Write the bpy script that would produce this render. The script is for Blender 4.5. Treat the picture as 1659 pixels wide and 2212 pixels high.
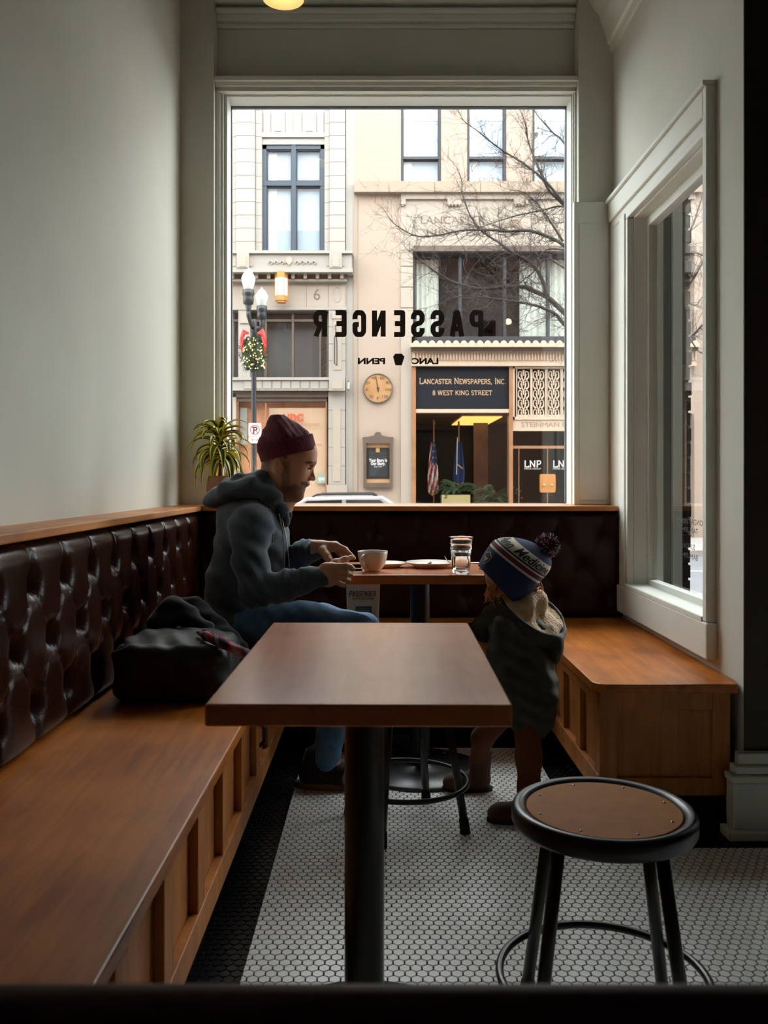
import bpy, bmesh, math, random
import numpy as np
from mathutils import Vector, Matrix

random.seed(7)
rng = np.random.default_rng(7)
scene = bpy.context.scene
for o in list(bpy.data.objects):
    bpy.data.objects.remove(o)

# ------------------------------------------------------------------ camera
F, VPX, VPY, EYE = 1900.0, 822.0, 1038.0, 1.077      # focal length in px, vanishing point, eye height
cam = bpy.data.cameras.new('camera')
cam_o = bpy.data.objects.new('camera', cam)
scene.collection.objects.link(cam_o)
cam.sensor_fit = 'VERTICAL'
cam.sensor_height = 24.0
cam.sensor_width = 18.0
cam.lens = F / 2212 * 24.0
cam.shift_x = (829.5 - VPX) / 2212
cam.shift_y = -(1106 - VPY) / 2212
cam.clip_start = 0.02
cam.clip_end = 300
cam_o.location = (0, 0, EYE)
cam_o.rotation_euler = (math.pi / 2, 0, 0)
cam.dof.use_dof = True
cam.dof.focus_distance = 3.5
cam.dof.aperture_fstop = 5.0
scene.camera = cam_o

# ------------------------------------------------------------------ light
world = bpy.data.worlds.new('overcast_sky')
scene.world = world
world.use_nodes = True
wb = world.node_tree.nodes['Background']
wb.inputs[0].default_value = (0.95, 0.98, 1.0, 1)
wb.inputs[1].default_value = 7.6
vs = scene.view_settings
vs.view_transform = 'Standard'
vs.look = 'None'
vs.gamma = 1.0
vs.exposure = 0.3
vs.use_curve_mapping = False
scene.cycles.use_denoising = True
scene.cycles.max_bounces = 10
scene.cycles.diffuse_bounces = 6
scene.cycles.glossy_bounces = 4
scene.cycles.transparent_max_bounces = 16
scene.cycles.caustics_reflective = False
scene.cycles.caustics_refractive = False
scene.cycles.sample_clamp_indirect = 60.0

# ------------------------------------------------------------------ helpers
COL = scene.collection


def W(px, py, Y):
    """photo pixel at a known distance Y (metres ahead of the lens)"""
    return Vector(((px - VPX) * Y / F, Y, EYE - (py - VPY) * Y / F))


def wx(px, Y):
    return (px - VPX) * Y / F


def wz(py, Y):
    return EYE - (py - VPY) * Y / F


def thing(name, label, cat, loc=(0, 0, 0), group=None):
    o = bpy.data.objects.new(name, None)
    COL.objects.link(o)
    o.location = loc
    o.empty_display_size = 0.05
    o['label'] = label
    o['category'] = cat
    if group:
        o['group'] = group
    return o


def tag(o, label, cat, group=None):
    o['label'] = label
    o['category'] = cat
    if group:
        o['group'] = group
    return o


def struct(o, label=None):
    o['kind'] = 'structure'
    if label:
        o['label'] = label
    return o


def link(name, me, mat=None, parent=None, smooth=False):
    o = bpy.data.objects.new(name, me)
    COL.objects.link(o)
    if mat is not None:
        if isinstance(mat, (list, tuple)):
            for m in mat:
                me.materials.append(m)
        else:
            me.materials.append(mat)
    if smooth:
        me.polygons.foreach_set('use_smooth', [True] * len(me.polygons))
    if parent is not None:
        o.parent = parent
        # geometry is written in world space: undo the parent's offset
        o.matrix_basis = parent_world(parent).inverted()
    return o


def parent_world(p):
    m = p.matrix_basis.copy()
    q = p.parent
    while q is not None:
        m = q.matrix_basis @ m
        q = q.parent
    return m


def mesh(verts, faces):
    me = bpy.data.meshes.new('mesh')
    me.from_pydata([tuple(v) for v in verts], [], [tuple(f) for f in faces])
    me.update()
    return me


def mesh_np(v, q):
    me = bpy.data.meshes.new('mesh')
    n, m = len(v), len(q)
    me.vertices.add(n)
    me.vertices.foreach_set('co', np.asarray(v, np.float32).ravel())
    me.loops.add(m * 4)
    me.loops.foreach_set('vertex_index', np.asarray(q, np.int32).ravel())
    me.polygons.add(m)
    me.polygons.foreach_set('loop_start', np.arange(0, m * 4, 4, dtype=np.int32))
    me.update(calc_edges=True)
    me.validate()
    return me


class MB:
    """collects boxes, tubes, lathes, polygons for ONE mesh object"""

    def __init__(s):
        s.v, s.f = [], []

    def add(s, v, f):
        n = len(s.v)
        s.v += [tuple(p) for p in v]
        s.f += [tuple(i + n for i in g) for g in f]
        return s

    def box(s, x0, x1, y0, y1, z0, z1):
        x0, x1 = min(x0, x1), max(x0, x1)
        y0, y1 = min(y0, y1), max(y0, y1)
        z0, z1 = min(z0, z1), max(z0, z1)
        v = [(x, y, z) for z in (z0, z1) for y in (y0, y1) for x in (x0, x1)]
        return s.add(v, [(0, 2, 3, 1), (4, 5, 7, 6), (0, 1, 5, 4), (2, 6, 7, 3), (0, 4, 6, 2), (1, 3, 7, 5)])

    def prism(s, poly, axis, a0, a1):
        """poly: 2-D points in the plane normal to axis; 'x': (y,z) 'y': (x,z) 'z': (x,y)"""
        def up(p, a):
            return {'x': (a, p[0], p[1]), 'y': (p[0], a, p[1]), 'z': (p[0], p[1], a)}[axis]
        n = len(poly)
        ar = sum(poly[i][0] * poly[(i + 1) % n][1] - poly[(i + 1) % n][0] * poly[i][1] for i in range(n))
        if ar < 0:
            poly = poly[::-1]
        v = [up(p, a0) for p in poly] + [up(p, a1) for p in poly]
        f = [tuple(range(n))[::-1], tuple(range(n, 2 * n))]
        f += [(i, (i + 1) % n, n + (i + 1) % n, n + i) for i in range(n)]
        if (axis == 'y') != (a1 < a0):
            f = [g[::-1] for g in f]
        return s.add(v, f)

    def tube(s, pts, r, n=8, cap=True, closed=False):
        pts = [Vector(p) for p in pts]
        m = len(pts)
        rs = r if isinstance(r, (list, tuple)) else [r] * m
        v = []
        prev = None
        for i, p in enumerate(pts):
            if closed:
                t = pts[(i + 1) % m] - pts[i - 1]
            else:
                t = pts[min(i + 1, m - 1)] - pts[max(i - 1, 0)]
            if t.length < 1e-9:
                t = Vector((0, 0, 1))
            t.normalize()
            if prev is None:
                a = Vector((0, 0, 1)) if abs(t.z) < 0.9 else Vector((1, 0, 0))
                u = t.cross(a).normalized()
            else:
                u = (prev - t * prev.dot(t))
                u = u.normalized() if u.length > 1e-6 else t.orthogonal().normalized()
            prev = u
            w = t.cross(u)
            for k in range(n):
                a = 2 * math.pi * k / n
                v.append(p + (u * math.cos(a) + w * math.sin(a)) * rs[i])
        f = []
        for i in range(m if closed else m - 1):
            j = (i + 1) % m
            for k in range(n):
                f.append((i * n + k, i * n + (k + 1) % n, j * n + (k + 1) % n, j * n + k))
        if cap and not closed:
            f.append(tuple(range(n))[::-1])
            f.append(tuple(range((m - 1) * n, m * n)))
        return s.add(v, f)

    def lathe(s, prof, c=(0, 0, 0), n=32, axis=None, cap=False):
        """prof: (radius, height) pairs, revolved about +Z (or axis) through c"""
        M = Matrix.Identity(3)
        if axis is not None:
            M = Vector((0, 0, 1)).rotation_difference(Vector(axis)).to_matrix()
        c = Vector(c)
        v = []
        for (r, h) in prof:
            for k in range(n):
                a = 2 * math.pi * k / n
                v.append(c + M @ Vector((r * math.cos(a), r * math.sin(a), h)))
        f = []
        for i in range(len(prof) - 1):
            for k in range(n):
                f.append((i * n + k, i * n + (k + 1) % n, (i + 1) * n + (k + 1) % n, (i + 1) * n + k))
        if cap:
            f.append(tuple(range(n))[::-1])
            f.append(tuple(range((len(prof) - 1) * n, len(prof) * n)))
        return s.add(v, f)

    def obj(s, name, mat, parent=None, smooth=False, bevel=0, seg=2, auto=False):
        me = mesh(s.v, s.f)
        if bevel:
            bm = bmesh.new()
            bm.from_mesh(me)
            es = [e for e in bm.edges if len(e.link_faces) == 2 and e.calc_face_angle(0) > 0.6]
            bmesh.ops.bevel(bm, geom=es, offset=bevel, segments=seg, affect='EDGES', profile=0.5, clamp_overlap=True)
            bm.to_mesh(me)
            bm.free()
        o = link(name, me, mat, parent, smooth)
        if auto:
            smooth_auto(me)
        return o


def smooth_auto(me, ang=0.7):
    me.polygons.foreach_set('use_smooth', [True] * len(me.polygons))
    bm = bmesh.new()
    bm.from_mesh(me)
    for e in bm.edges:
        if len(e.link_faces) == 2 and e.calc_face_angle(0) > ang:
            e.smooth = False
    bm.to_mesh(me)
    bm.free()


def box(name, x0, x1, y0, y1, z0, z1, mat, parent=None, bevel=0):
    return MB().box(x0, x1, y0, y1, z0, z1).obj(name, mat, parent, bevel=bevel)


def copy_tree(o, parent=None):
    c = o.copy()
    COL.objects.link(c)
    if parent is not None:
        c.parent = parent
    for ch in list(o.children):
        copy_tree(ch, c)
    return c


# ------------------------------------------------------------------ lettering
_tc = {}


def text_geo(s, bold=0.0):
    key = (s, bold)
    if key in _tc:
        return _tc[key]
    cu = bpy.data.curves.new('t', 'FONT')
    cu.body = s
    cu.size = 1.0
    cu.resolution_u = 3
    cu.offset = bold
    cu.align_x = 'LEFT'
    cu.extrude = 0.0
    ob = bpy.data.objects.new('t', cu)
    COL.objects.link(ob)
    dg = bpy.context.evaluated_depsgraph_get()
    dg.update()
    me = bpy.data.meshes.new_from_object(ob.evaluated_get(dg))
    v = np.array([tuple(p.co) for p in me.vertices])
    f = [tuple(p.vertices) for p in me.polygons]
    bpy.data.objects.remove(ob)
    bpy.data.curves.remove(cu)
    bpy.data.meshes.remove(me)
    if len(v):
        v = v[:, :2] - np.array([v[:, 0].min(), 0])
        _tc[key] = (v, f, v[:, 0].max(), v[:, 1].max())
    return _tc[key]


def lettering(name, s, x0, x1, zb, zt, y, mat, parent, bold=0.0, mirror=False, axis='y', thick=0.0):
    """flat letters filling x0..x1, zb..zt in the plane y = const (axis 'y') or x = const (axis 'x', x0..x1 are y)"""
    v, f, w, h = text_geo(s, bold)
    u = v[:, 0] / w
    if mirror:
        u = 1 - u
    X = x0 + u * (x1 - x0)
    Z = zb + v[:, 1] / h * (zt - zb)
    if axis == 'y':
        P = [(a, y, b) for a, b in zip(X, Z)]
    else:
        P = [(y, a, b) for a, b in zip(X, Z)]
    return link(name, mesh(P, f), mat, parent)


def stroke_poly(pts, t, closed=False):
    """thick polyline as quads + octagon joints, 2-D"""
    v, f = [], []
    n = len(pts)
    for i in range(n if closed else n - 1):
        a, b = Vector(pts[i]), Vector(pts[(i + 1) % n])
        d = (b - a).normalized()
        p = Vector((-d.y, d.x)) * t / 2
        k = len(v)
        v += [a - p, b - p, b + p, a + p]
        f.append((k, k + 1, k + 2, k + 3))
    for i in range(n):
        if not closed and i in (0, n - 1):
            continue
        k = len(v)
        v += [Vector(pts[i]) + Vector((math.cos(q), math.sin(q))) * t / 2 for q in [math.pi * (j + .5) / 4 for j in range(8)]]
        f.append(tuple(range(k, k + 8)))
    return v, f


_S = [(1, .70), (1, .86), (.78, 1), (.22, 1), (0, .86), (0, .66), (.22, .53), (.78, .47), (1, .34), (1, .14), (.78, 0), (.22, 0), (0, .14), (0, .30)]
BLOCK = {
    'P': [[(0, -.1), (0, 1.0), (.78, 1), (1, .86), (1, .60), (.78, .46), (0, .46)]],
    'A': [[(-.05, -.1), (.40, 1.0), (.60, 1.0), (1.05, -.1)], [(.14, .26), (.86, .26)]],
    'S': [_S],
    'E': [[(1.0, 1), (0, 1), (0, 0), (1.0, 0)], [(0, .5), (.9, .5)]],
    'N': [[(0, -.1), (0, 1.1)], [(1, -.1), (1, 1.1)], [(.02, 1.02), (.98, -.02)]],
    'G': [[(1, .70), (1, .86), (.78, 1), (.22, 1), (0, .86), (0, .14), (.22, 0), (.78, 0), (1, .14), (1, .46), (.55, .46)]],
    'R': [[(0, -.1), (0, 1.0), (.78, 1), (1, .86), (1, .62), (.78, .48), (0, .48)], [(.45, .48), (1.0, -.1)]],
}


def layer(faces, n, step):
    """a hair of depth between overlapping strokes so that none lie in one plane"""
    e = [0.0] * n
    for i, g in enumerate(faces):
        for k in g:
            e[k] = (i % 23) * step
    return e


def block_word(name, s, x0, x1, zb, zt, y, mat, parent, mirror=False, gap=.30, thick=.26):
    """octagonal block capitals"""
    n = len(s)
    cw = (x1 - x0) / (n + gap * (n - 1))
    h = zt - zb
    t = thick * cw * 1.0
    V, Fc = [], []
    for i, ch in enumerate(s):
        ox = x0 + i * cw * (1 + gap)
        for pl in BLOCK[ch]:
            pts = []
            for (a, b) in pl:
                pts.append((ox + t / 2 + a * (cw - t), zb + min(max(t / 2 + b * (h - t), 0), h)))
            v, f = stroke_poly(pts, t)
            k = len(V)
            V += [(p[0], min(max(p[1], zb), zt)) for p in v]
            Fc += [tuple(j + k for j in g) for g in f]
    if mirror:
        V = [(x0 + x1 - a, b) for a, b in V]
    ys = layer(Fc, len(V), 2e-5)
    return link(name, mesh([(a, y - e, b) for (a, b), e in zip(V, ys)], Fc), mat, parent)


def _arc(cx, cy, rx, ry, a0, a1, n=12):
    return [(cx + rx * math.cos(math.radians(a0 + (a1 - a0) * k / n)), cy + ry * math.sin(math.radians(a0 + (a1 - a0) * k / n))) for k in range(n + 1)]


# roman capitals: (advance, strokes, places of the serifs)
ROMAN = {
    'L': (.80, [[(.2, 0), (.2, 1)], [(.2, .03), (.72, .03), (.72, .22)]], [(.2, 1), (.2, 0)]),
    'A': (.95, [[(.10, 0), (.47, 1), (.84, 0)], [(.24, .36), (.70, .36)]], [(.10, 0), (.84, 0)]),
    'N': (.98, [[(.17, 0), (.17, 1)], [(.17, 1), (.80, 0)], [(.80, 0), (.80, 1)]], [(.17, 0), (.14, 1), (.80, 1)]),
    'C': (.88, [_arc(.47, .5, .34, .5, 45, 315)], [(.74, .86)]),
    'S': (.70, [_arc(.35, .74, .23, .26, 20, 270) + _arc(.35, .25, .25, .25, 90, -160)], []),
    'T': (.85, [[(.42, 0), (.42, 1)], [(.08, .80), (.08, .97), (.77, .97), (.77, .80)]], [(.42, 0)]),
    'E': (.80, [[(.2, 0), (.2, 1)], [(.2, .97), (.70, .97), (.70, .82)], [(.2, .03), (.72, .03), (.72, .2)], [(.2, .52), (.55, .52)]], [(.2, 1), (.2, 0)]),
    'R': (.88, [[(.2, 0), (.2, 1)], [(.2, .97)] + _arc(.48, .73, .24, .24, 90, -90) + [(.2, .49)], [(.45, .49), (.80, 0)]], [(.2, 0), (.2, 1), (.80, 0)]),
    'W': (1.25, [[(.10, 1), (.36, 0), (.62, 1), (.88, 0), (1.14, 1)]], [(.10, 1), (.62, 1), (1.14, 1)]),
    'P': (.80, [[(.2, 0), (.2, 1)], [(.2, .97)] + _arc(.46, .71, .25, .26, 90, -90) + [(.2, .45)]], [(.2, 0), (.2, 1)]),
    'I': (.42, [[(.21, 0), (.21, 1)]], [(.21, 0), (.21, 1)]),
    'K': (.90, [[(.2, 0), (.2, 1)], [(.76, 1), (.24, .44)], [(.38, .58), (.80, 0)]], [(.2, 0), (.2, 1), (.76, 1), (.80, 0)]),
    'G': (.95, [_arc(.48, .5, .35, .5, 45, 330), [(.80, .08), (.80, .42)]], [(.78, .42), (.74, .86)]),
    '8': (.70, [_arc(.35, .74, .20, .25, 0, 360), _arc(.35, .25, .25, .25, 0, 360)], []),
    ',': (.35, [[(.17, .08), (.10, -.14)]], []),
    '.': (.35, [[(.15, .0), (.15, .10)]], []),
}


def roman_word(name, s, x0, x1, zb, zt, y, mat, parent, pen=.13):
    """serif capitals; lower case letters become small capitals"""
    V, Fc, x = [], [], 0.0
    for ch in s:
        if ch == ' ':
            x += .45
            continue
        k = .80 if ch.islower() else 1.0
        adv, strokes, ser = ROMAN[ch.upper()]
        parts = [stroke_poly([(x + a * k, b * k) for a, b in pl], pen * (.9 if k < 1 else 1)) for pl in strokes]
        parts += [stroke_poly([(x + (a - .13) * k, abs(b - .02) * k), (x + (a + .13) * k, abs(b - .02) * k)], .055) for a, b in ser]
        for v, f in parts:
            n = len(V)
            V += [tuple(q) for q in v]
            Fc += [tuple(i + n for i in g) for g in f]
        x += adv * k
    sx = (x1 - x0) / x
    ys = layer(Fc, len(V), 1.5e-4)
    P = [(x0 + a * sx, y - e, zb + b * (zt - zb)) for (a, b), e in zip(V, ys)]
    return link(name, mesh(P, Fc), mat, parent)


# ------------------------------------------------------------------ signed-distance modelling (bodies, cloth)
class SDF:
    def __init__(s, lo, hi, h):
        s.lo = np.array(lo, float)
        s.h = h
        s.n = np.ceil((np.array(hi, float) - s.lo) / h).astype(int) + 1
        s.f = np.full(s.n, 0.2, np.float32)
        s.ax = [s.lo[i] + np.arange(s.n[i]) * h for i in range(3)]

    def _sl(s, lo, hi, m):
        a = np.clip(np.floor((np.array(lo) - m - s.lo) / s.h).astype(int), 0, s.n)
        b = np.clip(np.ceil((np.array(hi) + m - s.lo) / s.h).astype(int) + 1, 0, s.n)
        return tuple(slice(a[i], b[i]) for i in range(3))

    def _grid(s, sl):
        return (s.ax[0][sl[0]][:, None, None], s.ax[1][sl[1]][None, :, None], s.ax[2][sl[2]][None, None, :])

    def _mix(s, sl, d, k, op):
        f = s.f[sl]
        if op == 'add':
            if k > 0:
                hh = np.clip(0.5 + 0.5 * (f - d) / k, 0, 1)
                r = f * (1 - hh) + d * hh - k * hh * (1 - hh)
            else:
                r = np.minimum(f, d)
        elif op == 'sub':
            d = -d
            if k > 0:
                hh = np.clip(0.5 - 0.5 * (f - d) / k, 0, 1)
                r = f * (1 - hh) + d * hh + k * hh * (1 - hh)
            else:
                r = np.maximum(f, d)
        s.f[sl] = r

    def cone(s, a, b, ra, rb, k=0.02, op='add'):
        a, b = np.array(a, float), np.array(b, float)
        rm = max(ra, rb)
        sl = s._sl(np.minimum(a, b) - rm, np.maximum(a, b) + rm, k + 0.03)
        X, Y, Z = s._grid(sl)
        ba = b - a
        L = max(ba.dot(ba), 1e-9)
        t = np.clip(((X - a[0]) * ba[0] + (Y - a[1]) * ba[1] + (Z - a[2]) * ba[2]) / L, 0, 1)
        d = np.sqrt((X - a[0] - t * ba[0]) ** 2 + (Y - a[1] - t * ba[1]) ** 2 + (Z - a[2] - t * ba[2]) ** 2) - (ra + t * (rb - ra))
        s._mix(sl, d, k, op)
        return s

    def chain(s, pts, rs, k=0.02, op='add'):
        for i in range(len(pts) - 1):
            s.cone(pts[i], pts[i + 1], rs[i], rs[i + 1], k, op)
        return s

    def ell(s, c, r, k=0.02, op='add', rot=None):
        c, r = np.array(c, float), np.array(r, float)
        R = r.max()
        sl = s._sl(c - R, c + R, k + 0.03)
        X, Y, Z = s._grid(sl)
        X, Y, Z = X - c[0], Y - c[1], Z - c[2]
        if rot is not None:
            M = np.array(rot)
            X, Y, Z = (M[0, 0] * X + M[1, 0] * Y + M[2, 0] * Z, M[0, 1] * X + M[1, 1] * Y + M[2, 1] * Z, M[0, 2] * X + M[1, 2] * Y + M[2, 2] * Z)
        k0 = np.sqrt((X / r[0]) ** 2 + (Y / r[1]) ** 2 + (Z / r[2]) ** 2)
        k1 = np.sqrt((X / r[0] ** 2) ** 2 + (Y / r[1] ** 2) ** 2 + (Z / r[2] ** 2) ** 2) + 1e-9
        d = k0 * (k0 - 1) / k1
        s._mix(sl, d, k, op)
        return s

    def half(s, p, nrm, k=0.004):
        """cut away everything on the side nrm points to"""
        nrm = np.array(nrm, float)
        nrm /= np.linalg.norm(nrm)
        sl = (slice(None),) * 3
        X, Y, Z = s._grid(sl)
        d = -((X - p[0]) * nrm[0] + (Y - p[1]) * nrm[1] + (Z - p[2]) * nrm[2])
        s._mix(sl, d, k, 'sub')
        return s

    def warp(s, fn):
        X, Y, Z = s._grid((slice(None),) * 3)
        s.f = (s.f + fn(X, Y, Z)).astype(np.float32)
        return s

    def net(s):
        f = s.f.copy()
        for ax in range(3):
            ix = [slice(None)] * 3
            for e in (0, -1):
                ix[ax] = e
                f[tuple(ix)] = np.maximum(f[tuple(ix)], 0.01)
        ins = f < 0
        nx, ny, nz = np.array(f.shape) - 1
        acc = np.zeros((nx, ny, nz, 3), np.float32)
        cnt = np.zeros((nx, ny, nz), np.float32)
        c = lambda i, j, k: (slice(i, nx + i), slice(j, ny + j), slice(k, nz + k))
        for ax in range(3):
            oth = [a for a in range(3) if a != ax]
            for i in (0, 1):
                for j in (0, 1):
                    o0 = [0, 0, 0]
                    o0[oth[0]], o0[oth[1]] = i, j
                    o1 = o0.copy()
                    o1[ax] = 1
                    a, b = f[c(*o0)], f[c(*o1)]
                    m = (a < 0) != (b < 0)
                    t = np.where(m, a / np.where(m, a - b, 1), 0)
                    cnt += m
                    acc[..., ax] += np.where(m, t, 0)
                    acc[..., oth[0]] += np.where(m, i, 0)
                    acc[..., oth[1]] += np.where(m, j, 0)
        act = cnt > 0
        idx = np.full(act.shape, -1, np.int64)
        idx[act] = np.arange(act.sum())
        p = np.argwhere(act).astype(np.float32) + acc[act] / cnt[act][:, None]
        V = s.lo + p * s.h
        Q = []
        for ax in range(3):
            oth = [a for a in range(3) if a != ax]
            if ax == 1:
                oth = oth[::-1]
            sl0 = [slice(1, None)] * 3
            sl0[ax] = slice(0, -1)
            sl1 = [slice(1, None)] * 3
            sl1[ax] = slice(1, None)
            a, b = ins[tuple(sl0)], ins[tuple(sl1)]
            for flip, m in ((False, a & ~b), (True, ~a & b)):
                e = np.argwhere(m)
                if not len(e):
                    continue
                for d in range(3):
                    if d != ax:
                        e[:, d] += 1
                ok = np.all(e < np.array(act.shape)[None, :] + np.array([1 if d != ax else 0 for d in range(3)])[None, :], axis=1)
                e = e[ok]
                q = []
                for (i, j) in ((1, 1), (0, 1), (0, 0), (1, 0)):
                    g = e.copy()
                    g[:, oth[0]] -= i
                    g[:, oth[1]] -= j
                    inside = np.all((g >= 0) & (g < np.array(act.shape)[None, :]), axis=1)
                    r = np.full(len(g), -1, np.int64)
                    r[inside] = idx[g[inside, 0], g[inside, 1], g[inside, 2]]
                    q.append(r)
                q = np.stack(q, 1)
                q = q[np.all(q >= 0, axis=1)]
                Q.append(q[:, ::-1] if flip else q)
        return V, np.concatenate(Q)

    def obj(s, name, mat, parent, smooth=True, relax=0):
        V, Q = s.net()
        me = mesh_np(V, Q)
        if relax:
            bm = bmesh.new()
            bm.from_mesh(me)
            for _ in range(relax):
                bmesh.ops.smooth_vert(bm, verts=bm.verts, factor=0.5, use_axis_x=True, use_axis_y=True, use_axis_z=True)
            bm.to_mesh(me)
            bm.free()
        return link(name, me, mat, parent, smooth)


# ------------------------------------------------------------------ materials
def srgb(r, g, b):
    f = lambda c: (c / 255 / 12.92) if c / 255 <= 0.04045 else ((c / 255 + 0.055) / 1.055) ** 2.4
    return (f(r), f(g), f(b), 1)


def mat(name, col, rough=0.6, metal=0.0, var=0.0, vscale=6.0, bump=0.0, bscale=60.0, spec=0.5, stretch=(1, 1, 1), col2=None, coat=0.0, sheen=0.0):
    m = bpy.data.materials.new(name)
    m.use_nodes = True
    nt = m.node_tree
    b = nt.nodes['Principled BSDF']
    b.inputs['Base Color'].default_value = col
    b.inputs['Roughness'].default_value = rough
    b.inputs['Metallic'].default_value = metal
    b.inputs['Specular IOR Level'].default_value = spec
    if coat:
        b.inputs['Coat Weight'].default_value = coat
        b.inputs['Coat Roughness'].default_value = 0.15
    if sheen:
        b.inputs['Sheen Weight'].default_value = sheen
    if var or bump:
        tc = nt.nodes.new('ShaderNodeTexCoord')
        mp = nt.nodes.new('ShaderNodeMapping')
        mp.inputs['Scale'].default_value = stretch
        nt.links.new(tc.outputs['Object'], mp.inputs[0])
    if var:
        n = nt.nodes.new('ShaderNodeTexNoise')
        n.inputs['Scale'].default_value = vscale
        n.inputs['Detail'].default_value = 5
        nt.links.new(mp.outputs[0], n.inputs['Vector'])
        r = nt.nodes.new('ShaderNodeValToRGB')
        c2 = col2 or tuple(min(1, c * (1 + var)) for c in col[:3]) + (1,)
        c1 = col if col2 else tuple(c * (1 - var) for c in col[:3]) + (1,)
        r.color_ramp.elements[0].position = 0.3
        r.color_ramp.elements[1].position = 0.7
        r.color_ramp.elements[0].color = c1
        r.color_ramp.elements[1].color = c2
        nt.links.new(n.outputs['Fac'], r.inputs[0])
        nt.links.new(r.outputs[0], b.inputs['Base Color'])
    if bump:
        n = nt.nodes.new('ShaderNodeTexNoise')
        n.inputs['Scale'].default_value = bscale
        n.inputs['Detail'].default_value = 4
        nt.links.new(mp.outputs[0], n.inputs['Vector'])
        bp = nt.nodes.new('ShaderNodeBump')
        bp.inputs['Strength'].default_value = bump
        bp.inputs['Distance'].default_value = 0.004
        nt.links.new(n.outputs['Fac'], bp.inputs['Height'])
        nt.links.new(bp.outputs[0], b.inputs['Normal'])
    return m


def wood(name, ca, cb, rough=0.35, axis='y', scale=1.0, coat=0.0, spec=0.5, bump=True):
    """long grain along one axis, blotchy stain"""
    m = bpy.data.materials.new(name)
    m.use_nodes = True
    nt = m.node_tree
    b = nt.nodes['Principled BSDF']
    tc = nt.nodes.new('ShaderNodeTexCoord')
    mp = nt.nodes.new('ShaderNodeMapping')
    st = {'x': (1.2, 14, 14), 'y': (14, 1.2, 14), 'z': (14, 14, 1.2)}[axis]
    mp.inputs['Scale'].default_value = [q * scale for q in st]
    nt.links.new(tc.outputs['Object'], mp.inputs[0])
    n = nt.nodes.new('ShaderNodeTexNoise')
    n.inputs['Scale'].default_value = 2.2
    n.inputs['Detail'].default_value = 7
    n.inputs['Roughness'].default_value = 0.62
    n.inputs['Distortion'].default_value = 0.6
    nt.links.new(mp.outputs[0], n.inputs['Vector'])
    n2 = nt.nodes.new('ShaderNodeTexNoise')
    n2.inputs['Scale'].default_value = 3.5
    n2.inputs['Detail'].default_value = 3
    nt.links.new(tc.outputs['Object'], n2.inputs['Vector'])
    mx = nt.nodes.new('ShaderNodeMath')
    mx.operation = 'ADD'
    mx.use_clamp = True
    ml = nt.nodes.new('ShaderNodeMath')
    ml.operation = 'MULTIPLY'
    ml.inputs[1].default_value = 0.5
    ml2 = nt.nodes.new('ShaderNodeMath')
    ml2.operation = 'MULTIPLY'
    ml2.inputs[1].default_value = 0.5
    nt.links.new(n.outputs['Fac'], ml.inputs[0])
    nt.links.new(n2.outputs['Fac'], ml2.inputs[0])
    nt.links.new(ml.outputs[0], mx.inputs[0])
    nt.links.new(ml2.outputs[0], mx.inputs[1])
    r = nt.nodes.new('ShaderNodeValToRGB')
    r.color_ramp.elements[0].position = 0.36
    r.color_ramp.elements[1].position = 0.64
    r.color_ramp.elements[0].color = ca
    r.color_ramp.elements[1].color = cb
    nt.links.new(mx.outputs[0], r.inputs[0])
    nt.links.new(r.outputs[0], b.inputs['Base Color'])
    b.inputs['Roughness'].default_value = rough
    b.inputs['Specular IOR Level'].default_value = spec
    if coat:
        b.inputs['Coat Weight'].default_value = coat
        b.inputs['Coat Roughness'].default_value = 0.25
    bp = nt.nodes.new('ShaderNodeBump')
    bp.inputs['Strength'].default_value = 0.12
    bp.inputs['Distance'].default_value = 0.002
    nt.links.new(n.outputs['Fac'], bp.inputs['Height'])
    if bump:
        nt.links.new(bp.outputs[0], b.inputs['Normal'])
    return m


def emit(name, col, strength):
    m = bpy.data.materials.new(name)
    m.use_nodes = True
    b = m.node_tree.nodes['Principled BSDF']
    b.inputs['Base Color'].default_value = col
    b.inputs['Emission Color'].default_value = col
    b.inputs['Emission Strength'].default_value = strength
    return m


def glass(name, tint=(1, 1, 1, 1), refl=1.0, rough=0.0):
    """thin pane: clear with a Fresnel reflection, lets daylight straight through"""
    m = bpy.data.materials.new(name)
    m.use_nodes = True
    nt = m.node_tree
    nt.nodes.remove(nt.nodes['Principled BSDF'])
    out = nt.nodes['Material Output']
    t = nt.nodes.new('ShaderNodeBsdfTransparent')
    t.inputs[0].default_value = tint
    g = nt.nodes.new('ShaderNodeBsdfGlossy')
    g.inputs['Roughness'].default_value = rough
    # Schlick reflectance from |N.I| so that both faces of the pane behave alike
    ge = nt.nodes.new('ShaderNodeNewGeometry')
    dt = nt.nodes.new('ShaderNodeVectorMath')
    dt.operation = 'DOT_PRODUCT'
    nt.links.new(ge.outputs['Normal'], dt.inputs[0])
    nt.links.new(ge.outputs['Incoming'], dt.inputs[1])

    def math_(op, x, y=None):
        n = nt.nodes.new('ShaderNodeMath')
        n.operation = op
        for i, q in enumerate((x, y)):
            if q is None:
                continue
            if isinstance(q, (int, float)):
                n.inputs[i].default_value = q
            else:
                nt.links.new(q, n.inputs[i])
        return n.outputs[0]
    c = math_('ABSOLUTE', dt.outputs['Value'])
    p5 = math_('POWER', math_('SUBTRACT', 1.0, c), 5.0)
    ml = math_('MULTIPLY', math_('ADD', math_('MULTIPLY', p5, 0.96), 0.04), refl)
    ml = math_('MINIMUM', ml, 1.0)
    mx = nt.nodes.new('ShaderNodeMixShader')
    nt.links.new(ml, mx.inputs[0])
    nt.links.new(t.outputs[0], mx.inputs[1])
    nt.links.new(g.outputs[0], mx.inputs[2])
    nt.links.new(mx.outputs[0], out.inputs[0])
    return m


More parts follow.
